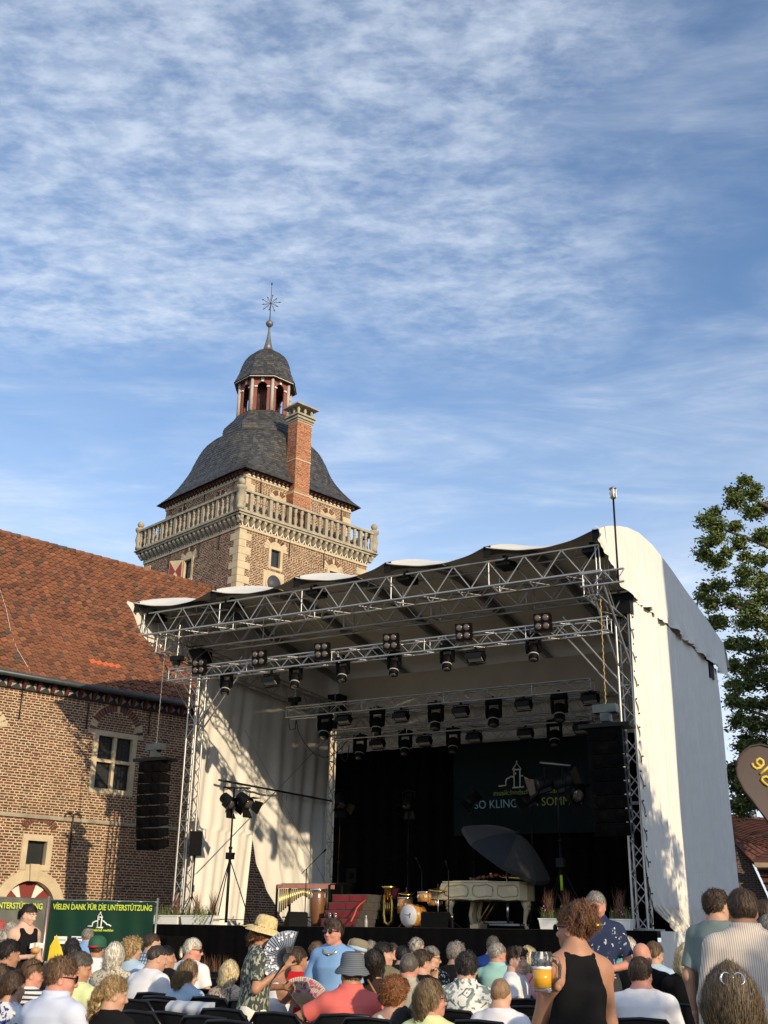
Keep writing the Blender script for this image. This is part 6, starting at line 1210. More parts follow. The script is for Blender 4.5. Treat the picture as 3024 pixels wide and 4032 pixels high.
def sdf(prims, h, post=None):
    lo = np.full(3, 1e9); hi = -lo; B = []
    for p in prims:
        if p[0] == 'c': r = max(p[3], p[4]); l, u = np.minimum(p[1], p[2])-r, np.maximum(p[1], p[2])+r
        elif p[0] == 'e': r = p[2] if p[3] is None else np.full(3, p[2].max()); l, u = p[1]-r, p[1]+r
        else: l, u = p[2], p[3]
        B.append((l, u))
        if not p[7]: lo = np.minimum(lo, l); hi = np.maximum(hi, u)
    lo -= 2.5*h; hi += 2.5*h; n = np.ceil((hi-lo)/h).astype(int)+1; F = np.full(n, .3); ax = [lo[i]+h*np.arange(n[i]) for i in range(3)]
    for p, (l, u) in zip(prims, B):
        pad = p[5]+3*h; i0 = np.maximum(0, ((l-pad-lo)/h).astype(int)); i1 = np.minimum(n, ((u+pad-lo)/h).astype(int)+2)
        if (i1 <= i0).any(): continue
        s = tuple(slice(i0[i], i1[i]) for i in range(3)); x = ax[0][s[0]][:, None, None]; y = ax[1][s[1]][None, :, None]; z = ax[2][s[2]][None, None, :]
        if p[0] == 'c':
            a, b = p[1], p[2]; d = b-a; L2 = max(d@d, 1e-9); t = ((x-a[0])*d[0]+(y-a[1])*d[1]+(z-a[2])*d[2])/L2; tc = np.clip(t, 0, 1)
            D = np.sqrt((x-a[0]-tc*d[0])**2+(y-a[1]-tc*d[1])**2+(z-a[2]-tc*d[2])**2)-(p[3]+(p[4]-p[3])*tc)
            if p[6]: D = np.maximum(D, (t-1)*math.sqrt(L2))
        elif p[0] == 'e':
            X, Y, Z = x-p[1][0], y-p[1][1], z-p[1][2]
            if p[3] is not None: R = p[3]; X, Y, Z = R[0][0]*X+R[1][0]*Y+R[2][0]*Z, R[0][1]*X+R[1][1]*Y+R[2][1]*Z, R[0][2]*X+R[1][2]*Y+R[2][2]*Z
            r = p[2]; k0 = np.sqrt((X/r[0])**2+(Y/r[1])**2+(Z/r[2])**2); k1 = np.sqrt((X/r[0]**2)**2+(Y/r[1]**2)**2+(Z/r[2]**2)**2)+1e-9; D = k0*(k0-1)/k1
        else: D = p[1](x, y, z)
        A = F[s]; k = p[5]
        if p[7]: hh = np.clip(.5-.5*(A+D)/k, 0, 1); F[s] = A+(-D-A)*hh+k*hh*(1-hh)
        else: hh = np.clip(.5+.5*(A-D)/k, 0, 1); F[s] = A+(D-A)*hh-k*hh*(1-hh)
    if post is not None: F = post(F, ax[0][:, None, None], ax[1][None, :, None], ax[2][None, None, :])
    return surfnet(F, lo, h)
def smesh(name, parts, mat, parent):
    Vs, Fs, b = [], [], 0
    for V, Q in parts:
        if len(V) == 0: continue
        Vs.append(V); Fs.append(np.asarray(Q)+b); b += len(V)
    V = np.concatenate(Vs); Q = np.concatenate(Fs); me = bpy.data.meshes.new(name); me.vertices.add(len(V)); me.vertices.foreach_set('co', V.ravel()); me.loops.add(Q.size); me.loops.foreach_set('vertex_index', Q.ravel().astype(np.int32))
    me.polygons.add(len(Q)); me.polygons.foreach_set('loop_start', np.arange(len(Q), dtype=np.int32)*4); me.polygons.foreach_set('loop_total', np.full(len(Q), 4, np.int32)); me.update(); me.validate()
    me.polygons.foreach_set('use_smooth', [True]*len(me.polygons)); me.materials.append(MAT[mat]); return link(name, me, parent, wm(parent))
def Rz(a): c, s = math.cos(a), math.sin(a); return np.array([[c, -s, 0], [s, c, 0], [0, 0, 1.]])
def Rx(a): c, s = math.cos(a), math.sin(a); return np.array([[1., 0, 0], [0, c, -s], [0, s, c]])
def Ry(a): c, s = math.cos(a), math.sin(a); return np.array([[c, 0, s], [0, 1., 0], [-s, 0, c]])
def wob(x, y, z, f, ph): return np.sin(x*f+ph)*np.sin(y*f*1.13+ph*2+z*f*.4)+.6*np.sin(z*f*.9+ph*3+x*f*.7)*np.sin(y*f*1.7+ph)
# ------------------------------------------------------------------ skin, hair, cloth materials
for nm, c in (('skin', (.50, .29, .20)), ('skin_tan', (.40, .205, .125)), ('skin_pale', (.60, .38, .28)), ('skin_red', (.52, .245, .18)), ('skin_boy', (.56, .33, .23))): mk(nm, c, .5, var=.10, vs=14, bump=.08, bs=90, spec=.35)
def hairmat(nm, c, v=.55, rough=.5):
    d = tuple(x*(1-v) for x in c); l = tuple(min(1, x*(1+v)) for x in c); mk(nm, c, rough, var=.30, vs=22, bump=.5, bs=70, ramp=[(0, d), (.5, c), (1, l)], aniso=(1, 1, .35), spec=.4)
for nm, c in (('hair_brown', (.060, .035, .020)), ('hair_dark', (.020, .014, .011)), ('hair_black', (.008, .007, .007)), ('hair_lightbrown', (.13, .075, .038)), ('hair_blond', (.36, .24, .11)), ('hair_dirtyblond', (.20, .135, .07)), ('hair_grey', (.26, .235, .20)), ('hair_darkgrey', (.10, .085, .07)), ('hair_white', (.62, .58, .48)), ('hair_red', (.20, .075, .022)), ('hair_auburn', (.13, .055, .022)), ('hair_buzz', (.17, .105, .055)), ('hair_platinum', (.58, .48, .28)), ('hair_streaked', (.105, .075, .045))): hairmat(nm, c)
mk('lip', (.42, .12, .10), .4); mk('lip_magenta', (.45, .06, .14), .4); mk('eye_dark', (.015, .012, .01), .15); mk('eye_white', (.75, .72, .68), .2); mk('teeth', (.75, .72, .64), .3); mk('lens_dark', (.008, .006, .006), .08, spec=.6)
def cloth(nm, c, **k): return mk(nm, c, .9, var=k.pop('var', .07), vs=5, bump=.15, bs=220, spec=.15, **k)
for nm, c in (('c_black', (.008, .008, .009)), ('c_white', (.74, .73, .74)), ('c_offwhite', (.70, .67, .60)), ('c_skyblue', (.20, .36, .62)), ('c_blue', (.015, .045, .20)), ('c_lightblue', (.38, .50, .62)), ('c_paleblue', (.55, .60, .72)), ('c_salmon', (.68, .15, .13)), ('c_red', (.50, .015, .02)), ('c_mint', (.30, .52, .46)), ('c_turq', (.16, .52, .46)), ('c_pink', (.72, .32, .34)), ('c_beige', (.42, .38, .30)), ('c_greygreen', (.17, .22, .21)), ('c_brown', (.045, .028, .022)), ('c_paleyellow', (.66, .70, .36)), ('c_navy', (.02, .03, .06)), ('c_jeans', (.05, .08, .16)), ('c_khaki', (.24, .20, .13)), ('c_olive', (.16, .15, .09)), ('c_trouser_white', (.76, .72, .62)), ('c_darkgrey', (.04, .04, .042))): cloth(nm, c)
def pattern(nm, kind, c1, c2, scale, thr=.5, c3=None, rot=(0, 0, 0), scl=(1, 1, 1)):
    m = mk(nm, c1, .9, var=.05, spec=.15, bump=.15, bs=200); t = m.node_tree; L = t.links.new; b = t.nodes['Principled BSDF']; tc_ = t.nodes.new('ShaderNodeTexCoord'); mp = t.nodes.new('ShaderNodeMapping'); mp.inputs['Rotation'].default_value = rot; mp.inputs['Scale'].default_value = scl; L(tc_.outputs['Object'], mp.inputs[0]); v = mp.outputs[0]
    def fac(kind, s, vec, th):
        if kind == 'wave': n = t.nodes.new('ShaderNodeTexWave'); n.inputs['Scale'].default_value = s; n.inputs['Distortion'].default_value = .6; n.inputs['Detail'].default_value = 1; o = n.outputs['Fac']
        elif kind == 'voro': n = t.nodes.new('ShaderNodeTexVoronoi'); n.inputs['Scale'].default_value = s; o = n.outputs['Distance']
        else: n = t.nodes.new('ShaderNodeTexNoise'); n.inputs['Scale'].default_value = s; n.inputs['Detail'].default_value = 2; n.inputs['Distortion'].default_value = 2.2 if kind == 'swirl' else .4; o = n.outputs['Fac']
        L(vec, n.inputs['Vector']); r = t.nodes.new('ShaderNodeMapRange'); r.inputs[1].default_value = th-.03; r.inputs[2].default_value = th+.03; L(o, r.inputs[0]); return r.outputs[0]
    f = fac(kind if kind != 'plaid' else 'wave', scale, v, thr); mx_ = t.nodes.new('ShaderNodeMix'); mx_.data_type = 'RGBA'; L(f, mx_.inputs[0]); mx_.inputs[6].default_value = rgb(c1); mx_.inputs[7].default_value = rgb(c2); out = mx_.outputs[2]
    if kind == 'plaid' or c3:
        mp2 = t.nodes.new('ShaderNodeMapping'); mp2.inputs['Rotation'].default_value = (0, 1.5708, 0) if kind == 'plaid' else (.4, .7, .2); L(tc_.outputs['Object'], mp2.inputs[0]); g = fac('wave' if kind == 'plaid' else 'swirl', scale if kind == 'plaid' else scale*.6, mp2.outputs[0], thr if kind == 'plaid' else .6); m2 = t.nodes.new('ShaderNodeMix'); m2.data_type = 'RGBA'; L(g, m2.inputs[0]); L(out, m2.inputs[6]); m2.inputs[7].default_value = rgb(c3 or c2); out = m2.outputs[2]
    L(out, b.inputs['Base Color'])
pattern('p_stripe', 'wave', (.72, .70, .66), (.03, .04, .08), 9, .62, rot=(0, 1.5708, 0)); pattern('p_pinstripe', 'wave', (.66, .59, .52), (.42, .34, .28), 26, .62); pattern('p_plaid', 'plaid', (.42, .52, .62), (.07, .10, .16), 8, .72, (.10, .13, .2)); pattern('p_leaf', 'swirl', (.74, .74, .68), (.12, .15, .14), 12, .56, (.22, .27, .25)); pattern('p_speck', 'noise', (.055, .065, .06), (.36, .37, .28), 42, .54, scl=(1, 1, .5)); pattern('p_navy', 'noise', (.022, .032, .075), (.42, .48, .50), 26, .66); pattern('p_feather', 'swirl', (.55, .50, .38), (.16, .15, .13), 26, .56); pattern('p_floralblue', 'swirl', (.68, .68, .70), (.03, .06, .22), 13, .52); pattern('p_beigefloral', 'swirl', (.52, .42, .32), (.22, .06, .05), 15, .62, (.10, .09, .08)); pattern('p_hat', 'wave', (.15, .17, .19), (.09, .10, .115), 22, .5, rot=(0, 1.5708, 0)); pattern('p_straw', 'noise', (.66, .53, .28), (.52, .40, .19), 60, .5); pattern('p_bw', 'swirl', (.02, .02, .02), (.6, .6, .58), 22, .6)
# ------------------------------------------------------------------ heads and hair (built once per kind, in head space: x right, y face, z up)
CACHE = {}
def head_mesh(h, female, fat=0):
    key = ('head', h, female, fat)
    if key not in CACHE:
        j = .85 if female else 1.; P = [ell((0, -.010, .032), (.075, .094, .088)), ell((0, .030, -.045), (.056*j+.01*fat, .060, .068*j), .05), ell((0, .062, -.085), (.026*j, .026, .026), .03), ell((0, -.005, -.03), (.066+.012*fat, .075, .075), .04),
             cap((0, .082, .022), (0, .106, -.020), .009, .0135, .014), ell((0, .098, -.024), (.017, .012, .010), .010), cap((-.045, .074, .034), (.045, .074, .034), .012, .012, .02),
             ell((-.034, .093, .016), (.017, .012, .011), .012, sub=True), ell((.034, .093, .016), (.017, .012, .011), .012, sub=True), ell((-.042, .060, -.020), (.022, .022, .02), .02), ell((.042, .060, -.020), (.022, .022, .02), .02),
             ell((0, .083, -.054), (.022, .014, .007), .008), ell((0, .081, -.066), (.019, .013, .007), .008), ell((0, .095, -.060), (.024, .006, .0022), .004, sub=True)]
        for s in (-1, 1): P += [ell((s*.079, -.008, -.004), (.010, .021, .033), .008, Rz(-s*.35)), ell((s*.088, .0, -.002), (.006, .010, .018), .006, sub=True)]
        P += [cap((0, -.020, -.06), (0, -.035, -.16), .052*j, .056*j, .03)]
        CACHE[key] = sdf(P, h)
    return CACHE[key]
def hair_mesh(style, h, seed=0):
    key = ('hair', style, h, seed)
    if key in CACHE: return CACHE[key]
    rr = np.random.default_rng(seed+11); sk = ell((0, -.012, .034), (.080, .099, .095)); P = []; T = .012
    thick = {'short': .010, 'neat': .007, 'buzz': .004, 'fringe': .014, 'bob': .018, 'long': .014, 'curly': .028, 'afro': .046, 'bun': .009, 'topbun': .013, 'pony': .008, 'longpony': .010, 'bald': .004, 'messy': .012, 'mane': .020, 'quiff': .011, 'clip': .018}[style]
    P = [ell((0, -.012, .034), (.078+thick, .097+thick, .093+thick))]; amp, fr = .004, 60; nape = -.075; front = .0
    if style in ('bob', 'long', 'mane', 'clip'):
        dn = {'bob': -.10, 'long': -.30, 'mane': -.14, 'clip': -.30}[style]; nape = dn-.05
        for s in (-1, 1): P += [cap((s*.070, -.01, .0), (s*.078, -.025, dn+.03), .034, .026, .03)]
        P += [cap((0, -.085, .02), (0, -.095, dn), .055, .050, .04), cap((.045, -.075, 0), (.055, -.085, dn), .045, .036, .03), cap((-.045, -.075, 0), (-.055, -.085, dn), .045, .036, .03)]; amp, fr = .0035, 45
    if style == 'curly' or style == 'afro':
        nape = -.12 if style == 'afro' else -.16
        for k in range(90):
            v = rr.normal(size=3); v /= np.linalg.norm(v)
            if v[1] > .45 and v[2] < .45: continue
            P.append(ell(A3(0, -.015, .03)+v*A3(.095, .11, .105)*(1.0 if style == 'curly' else 1.12), np.full(3, rr.uniform(.020, .034)), .012))
        if style == 'curly':
            for k in range(46): a = rr.uniform(-1.7, 1.7); P.append(ell((.10*math.sin(a), -.012-.10*math.cos(a), rr.uniform(-.17, .0)), np.full(3, rr.uniform(.018, .032)), .012))
        amp, fr = .007, 90
    if style == 'bun': P += [ell((0, -.125, -.005), (.045, .042, .05), .015)]; amp = .003
    if style == 'topbun':
        P += [ell((0, -.07, .105), (.075, .075, .05), .03), ell((.01, -.125, .045), (.06, .05, .06), .02), ell((-.03, -.12, .09), (.045, .045, .04), .02)]
        for k in range(26): v = rr.normal(size=3); v /= np.linalg.norm(v); P.append(ell(A3(.0, -.09, .085)+v*A3(.075, .06, .05), np.full(3, rr.uniform(.014, .026)), .012))
        amp, fr = .007, 70
    if style == 'pony': P += [ell((0, -.115, .0), (.025, .025, .028), .01), cap((0, -.125, -.01), (0, -.13, -.10), .020, .012, .01)]
    if style == 'longpony':
        P += [ell((.0, -.115, .01), (.035, .03, .035), .015)]; nape = -.3
        for k in range(34): f = rr.uniform(0, 1); P.append(ell((rr.normal(0, .022+.025*f), -.125-.02*f+rr.normal(0, .012), .0-.24*f), np.full(3, rr.uniform(.018, .030)), .012))
        amp, fr = .006, 80
    if style == 'clip': P += [cap((0, -.105, .07), (0, -.13, -.12), .030, .045, .03)]
    if style == 'messy' or style == 'quiff' or style == 'fringe':
        for k in range(28): v = rr.normal(size=3); v[2] = abs(v[2])*.8+.15; v /= np.linalg.norm(v); P.append(ell(A3(0, -.012, .036)+v*A3(.076, .094, .091), np.full(3, rr.uniform(.012, .021)), .014))
        amp, fr = .005, 80
    if style in ('fringe', 'quiff'): P += [cap((-.045, .072, .098), (.045, .075, .10), .022, .022, .02)]
    ph = rr.uniform(0, 6)
    def post(F, x, y, z):
        F = F+amp*wob(x, y, z, fr, ph)
        ya, za = (.088, .072) if style not in ('fringe',) else (.098, .060)
        if style in ('buzz', 'neat', 'short', 'bald'): ya = .080
        pl = (y-ya)*.72-(z-za)*.70
        face = np.maximum(np.maximum(pl, -(y-.015)*1.), 0*pl-1)          # region in front of the ears, below the hairline
        side = (y+.035)*.9-(z+.02)*.45 if style in ('short', 'neat', 'buzz', 'bald', 'quiff', 'fringe', 'messy', 'bun', 'topbun', 'pony', 'longpony') else (y-.045)+0*z
        cut = np.where(z > .045, pl, np.maximum(pl, side)) if style not in ('bob', 'long', 'mane', 'clip', 'curly', 'afro') else np.maximum(pl, np.where(z < .05, y-.045, -1))
        F = np.maximum(F, cut); F = np.maximum(F, nape-z+0*x)
        if style == 'bald': F = np.maximum(F, z-.035+.25*(np.abs(y+.02)*0)+0*x)
        return F
    CACHE[key] = sdf(P, h, post); return CACHE[key]
def strands(V, n, ln, wd, rg_, down=True, crown=A3(0, -.04, .13), curl=0.):
    """thin ribbons lying on the hair, combed away from the crown; vertices in head space"""
    i = rg_.integers(0, len(V), n); p = V[i]; c = A3(0, -.012, .03); nor = p-c; nor[:, 2] *= .6; nor /= np.linalg.norm(nor, axis=1)[:, None]
    d = p-crown; d[:, 2] -= .05; d -= nor*(d*nor).sum(1)[:, None]; d /= np.linalg.norm(d, axis=1)[:, None]+1e-6; d += rg_.normal(0, (.14 if ln < .08 else .06)+curl, d.shape); d /= np.linalg.norm(d, axis=1)[:, None]; s = np.cross(d, nor); s /= np.linalg.norm(s, axis=1)[:, None]+1e-6
    l = ln*rg_.uniform(.5, 1.2, n)[:, None]; w = wd*rg_.uniform(.6, 1.3, n)[:, None]; lift = rg_.uniform(.001, .010 if ln < .08 else .006, n)[:, None]
    a = p-d*l*.5+nor*.001; m = p+nor*lift; b = p+d*l*.5+nor*(lift*.5+curl*.012*rg_.uniform(-1, 1, (n, 1)))
    W = np.stack([a-s*w, a+s*w, m+s*w, m-s*w, b+s*w*.25, b-s*w*.25], 1).reshape(-1, 3); k = np.arange(n)*6
    return W, np.concatenate([np.stack([k, k+1, k+2, k+3], 1), np.stack([k+3, k+2, k+4, k+5], 1)])
# ------------------------------------------------------------------ whole people
TZ = np.array([-.13, -.03, .08, .20, .34, .43, .495, .54, .60])
TWm = np.array([.160, .170, .160, .150, .172, .182, .150, .080, .056]); TDm = np.array([.115, .125, .117, .110, .124, .116, .088, .066, .058])
TWf = np.array([.168, .175, .155, .130, .146, .152, .125, .066, .047]); TDf = np.array([.118, .122, .105, .100, .124, .104, .076, .058, .050])
def torso(zp, female, fat, infl, lean, lo, hi, xcut=None, fold=0., ph=0., twist=0.):
    w = (TWf if female else TWm)*(1+.22*fat*np.array([.9, 1, 1.2, 1.2, .8, .5, .3, .2, .1]))+infl; d = (TDf if female else TDm)*(1+.35*fat*np.array([.9, 1, 1.3, 1.3, .8, .5, .3, .2, .1]))+infl
    def f(x, y, z):
        zr = z-zp; W_ = np.interp(zr, TZ, w); D_ = np.interp(zr, TZ, d); yc = lean*zr-.008
        q = (np.abs(x/W_)**2.4+np.abs((y-yc)/D_)**2.4)**(1/2.4); D = (q-1)*np.minimum(W_, D_)*.9
        if fold: D = D+fold*wob(x, y, z, 17, ph)+fold*.6*np.sin(z*26+x*18*np.sin(ph)+ph)
        D = np.maximum(D, np.maximum(zp+lo-z, z-zp-hi))
        if xcut is not None: D = np.maximum(D, np.abs(x)-xcut(zr))
        return D
    m = .32+.1*fat; yl = lean*hi
    return fnp(f, (-m, min(-.24, -.24+yl)-.08*fat, zp+lo), (m, max(.24, .24+yl)+.12*fat, zp+hi), .012)
def hand_prims(w, e, n, curl=.5, s=1.):
    w = A3(*w); e = nrm(e); n = nrm(n-e*(A3(*n)@e)); sd = np.cross(e, n); P = [cap(w-e*.02, w+e*.02, .026*s, .028*s, .01)]
    for i, o in enumerate((-.030, -.010, .010, .030)):
        kn = w+e*(.088-.006*abs(i-1.3))*s+sd*o*s; P.append(cap(w+e*.015+sd*o*.5*s, kn, .017*s, .012*s, .014)); l = (.038, .044, .041, .032)[i]*s; c = curl
        a = kn+(e*math.cos(c)+n*math.sin(c))*l; b = a+(e*math.cos(2.1*c)+n*math.sin(2.1*c))*l*.9; P += [cap(kn, a, .0098*s, .0088*s, .004), cap(a, b, .0088*s, .0072*s, .004)]
    t0 = w+e*.028-sd*.030*s; t1 = t0+nrm(-sd*.75+e*.65+n*.35)*.040*s; t2 = t1+nrm(-sd*.15+e*.8+n*(.3+.5*curl))*.034*s; P += [cap(w+e*.01-sd*.015, t0, .018*s, .015*s, .012), cap(t0, t1, .0135*s, .0105*s, .006), cap(t1, t2, .0105*s, .0085*s, .004)]
    return P
PEOPLE = []
def to_body(px, py, d, az, W_, stand=True, lean=0.):
    H = A3(*PD(px, py, d)); s = float(np.clip((H[2]-GZ)/(1.585 if stand else 1.135), .86, 1.09)); R = Rz(YAW-math.radians(az)); hl = A3(0, lean*.66+.02, (.95 if stand else .50)+.635); return R.T @ ((A3(*W_)-H)/s)+hl
def person(px, py, d, label, stand=False, az=29.5, hy=0., hp_=0., hroll=0., shirt='c_white', sleeve=.55, hair='short', hm='hair_brown', skin='skin', pants='c_jeans', female=False, fat=0., lean=0., arms=None, face=False, hands=False, neck='crew', glasses=None, seed=0, group=None, lips=None, long_hem=False, collar=False, tuck=False, scale=None, smile=False, hand_curl=.5):
    H = A3(*PD(px, py, d)); base = 1.585 if stand else 1.135; s = float(np.clip((H[2]-GZ)/base, .86, 1.09)) if scale is None else scale; th = YAW-math.radians(az)
    zp = .95 if stand else .50; zs = zp+.47; hl = A3(0, lean*.66+.02, zp+.635)     # head centre, body space
    R = Rz(th); ground = float(H[2])-hl[2]*s; pos = H-R@hl*s; pos[2] = ground if abs(ground-GZ) < .4 else GZ
    t = thing('person', pos, label, 'person', group, rz=th); WMX[t.name] = WMX[t.name] @ Matrix.Scale(s, 4); t.matrix_basis = WMX[t.name]
    near = d < 9; hv = .0055 if d < 10.5 else (.007 if d < 15 else .010); bv = .012 if d < 10.5 else (.016 if d < 15 else .022); rg_ = np.random.default_rng(seed+int(px)); ph = rg_.uniform(0, 6)
    sw = .155 if female else .178; sw *= 1+.12*fat; sh = lambda k: A3(k*sw, lean*.46-.01, zs-.035)
    ar = {}
    for k, nm in ((-1, 'L'), (1, 'R')):
        a = (arms or {}).get(nm); e0 = sh(k)
        if a is None:
            if stand: el, wr = e0+A3(k*.07, -.03, -.28), e0+A3(k*.075, .06, -.52)
            else: el, wr = e0+A3(k*.085, .04, -.27), A3(k*.12, .30, .66)
        else: el, wr = A3(*a[0]), A3(*a[1])
        ar[k] = (e0, el, wr, a[2] if a is not None and len(a) > 2 else None)
    au, af, aw = (.042, .036, .024) if female else (.050, .041, .028); au *= 1+.25*fat
    legs = []
    for k in (-1, 1):
        hip = A3(k*.088, 0, zp-.03)
        kn, an = (A3(k*.10, .02, .50), A3(k*.105, -.02, .09)) if stand else (A3(k*.13, .43, .49), A3(k*.13, .40, .09))
        legs.append((hip, kn, an))
    body = [torso(zp, female, fat, 0., lean, -.14, .60)]
    for k in (-1, 1): e0, el, wr, _ = ar[k]; body += [ell(e0+A3(-k*.015, 0, -.005), (.062, .058, .058), .05), cap(e0, el, au, af, .03), cap(el, wr, af, aw, .03)]
    for hip, kn, an in legs: body += [cap(hip, kn, .080, .055, .04), cap(kn, an, .054, .036, .03)]
    hc = hl; nb = A3(0, lean*.50-.005, zp+.50); body += [cap(nb, hc+A3(0, -.03, -.05), .058 if not female else .048, .052 if not female else .044, .03)]
    trap = lambda e: [cap((k*.02, lean*.52-.02, zp+.515), (k*sw*.80, lean*.47-.015, zp+.455), .046+e, .044+e, .05) for k in (-1, 1)]
    body += trap(0.)
    parts = [sdf(body, bv)]
    HR = Rz(-math.radians(hy)) @ Rx(-math.radians(hp_)) @ Ry(math.radians(hroll)); hsc = .96 if not female else .91
    V, Q = head_mesh(hv, female, 1 if fat > .6 else 0); parts.append(((V*hsc) @ HR.T+hc, Q))
    if d < 13 or hands:
        for k in (-1, 1):
            e0, el, wr, hn = ar[k]; e = nrm(wr-el) if hn is None else nrm(A3(*hn[0])); n = A3(-k, .2, -.2) if hn is None else A3(*hn[1]); cv = hand_curl if hn is None or len(hn) < 3 else hn[2]
            if hands or stand: parts.append(sdf(hand_prims(wr, e, n, cv, .95 if female else 1.05), .0048 if d < 11 else .007))
    smesh('body', parts, skin, t)
    # clothes
    infl = .013; cl_ = []; hem = -.16 if not tuck else -.05
    if long_hem: hem = -.26
    if neck == 'racer': xc = lambda zr: np.interp(zr, [.20, .30, .38, .46, .54], [.30, .150, .105, .092, .092]); cl_ = [torso(zp, female, fat, .009, lean, hem, .53, xc, .002, ph), cap((-.07, lean*.5-.04, zp+.50), (-.07, lean*.5+.04, zp+.50), .030, .030, .02), cap((.07, lean*.5-.04, zp+.50), (.07, lean*.5+.04, zp+.50), .030, .030, .02), ell((0, lean*.5-.02, zp+.575), (.062, .14, .055), .012, sub=True)]
    elif neck == 'tank': xc = lambda zr: np.interp(zr, [.26, .34, .40, .50, .54], [.30, .140, .118, .110, .11]); cl_ = [torso(zp, female, fat, .009, lean, hem, .50, xc, .003, ph)]; cl_ += [cap((k*.088, lean*.5-.06, zp+.475), (k*.088, lean*.5+.06, zp+.47), .030, .030, .015) for k in (-1, 1)]+[ell((0, lean*.5+.03, zp+.53), (.066, .16, .10), .012, sub=True)]
    else:
        cl_ = [torso(zp, female, fat, infl, lean, hem, .525 if neck == 'crew' else .50, None, .0055, ph)]
        if collar: cl_ += [fnp(lambda x, y, z: np.maximum(np.abs(np.sqrt(x**2+(y-lean*.54+.004)**2)-(.072 if not female else .062)-(z-zp-.53)*.15)-.006, np.abs(z-zp-.548)-.022), (-.11, -.11+lean*.5, zp+.50), (.11, .13+lean*.5, zp+.58), .010)]
    if neck not in ('racer', 'tank'): cl_ += trap(.012)
    if sleeve > 0:
        for k in (-1, 1):
            e0, el, wr, _ = ar[k]; cl_ += [ell(e0+A3(-k*.012, 0, .0), (.070, .066, .064), .05)]
            if sleeve <= 1: cl_.append(cap(e0, e0+(el-e0)*sleeve, au+.018, af+.026, .035, flat=1))
            else: cl_ += [cap(e0, el, au+.016, af+.017, .035), cap(el, el+(wr-el)*(sleeve-1), af+.017, aw+.018, .02, flat=1)]
    cv = max(.009, bv*.8)
    smesh('shirt', [sdf(cl_, cv)], shirt, t)
    tr_ = [torso(zp, female, fat, .010, lean, -.15, .06)]
    for hip, kn, an in legs: tr_ += [cap(hip, kn, .095, .070, .05), cap(kn, an+UP*.02, .070, .058, .03, flat=1)]
    smesh('trousers', [sdf(tr_, max(.016, bv))], pants, t)
    for hip, kn, an in legs: smesh('shoe', [sdf([ell(an+A3(0, .06, -.045), (.045, .125, .045), .02)], .02)], 'c_darkgrey', t)
    # hair
    if hair:
        V, Q = hair_mesh(hair, hv, seed % 3); toB = lambda A: (A*hsc) @ HR.T+hc; ps = [(toB(V), Q)]
        if hair not in ('buzz', 'bald'):
            n = int((5200 if d < 5.2 else 3200 if d < 7 else 2300 if d < 10.5 else 1200 if d < 15 else 500)*(1.6 if hair in ('long', 'clip', 'curly', 'afro', 'longpony') else 1)); ln = {'short': .035, 'neat': .03, 'messy': .05, 'quiff': .05, 'fringe': .05, 'curly': .05, 'afro': .045, 'topbun': .06, 'bun': .05, 'pony': .05, 'longpony': .06, 'bob': .09, 'mane': .09, 'long': .13, 'clip': .13}[hair]
            W_, Q2 = strands(V, n, ln, .0008 if d < 5.2 else .0014 if d < 8 else .0022 if d < 14 else .0035, rg_, curl=.6 if hair in ('curly', 'afro') else .25 if hair in ('topbun', 'longpony', 'messy') else 0.); ps.append((toB(W_), Q2))
        smesh('hair', ps, hm, t)
    M4 = lambda p: wm(t) @ Vector(HR @ (A3(*p)*hsc)+hc)
    if face:
        for k in (-1, 1):
            m_ = MB(); m_.ball((0, 0, 0), .0115, 10); me = m_.mesh('eye', 'eye_white'); link('eye', me, t, wm(t) @ Matrix.Translation(Vector(HR @ (A3(k*.034, .080, .016)*hsc)+hc)))
            m_ = MB(); m_.ball((0, 0, 0), .0062, 8); me = m_.mesh('iris', 'eye_dark'); link('iris', me, t, wm(t) @ Matrix.Translation(Vector(HR @ (A3(k*.034, .0875, .015)*hsc)+hc)))
            m_ = MB(); m_.path([HR @ (A3(k*.018, .091, .036)*hsc)+hc, HR @ (A3(k*.036, .0895, .041)*hsc)+hc, HR @ (A3(k*.054, .078, .034)*hsc)+hc], [.003, .004, .002], 6); link('eyebrow', m_.mesh('eyebrow', hm), t, wm(t))
        for zz_, hh in ((-.0545, .0055), (-.066, .0065)): smesh('lip', [sdf([ell((0, .0875, zz_), (.021, .010, hh), .004)], .003)], lips or 'lip', t).matrix_basis = wm(t).inverted() @ wm(t) @ Matrix.Translation(Vector(hc)) @ Matrix(np.block([[HR*hsc, np.zeros((3, 1))], [np.zeros((1, 3)), np.ones((1, 1))]]).tolist())
        if smile: m_ = MB(); m_.ball((0, 0, 0), .012, 10, sc=(1.5, .6, .55)); link('teeth', m_.mesh('teeth', 'teeth'), t, wm(t) @ Matrix.Translation(Vector(HR @ (A3(0, .0905, -.060)*hsc)+hc)) @ Matrix(HR.tolist()).to_4x4())
    hm4 = wm(t) @ Matrix.Translation(Vector(hc)) @ Matrix((HR*hsc).tolist()).to_4x4()
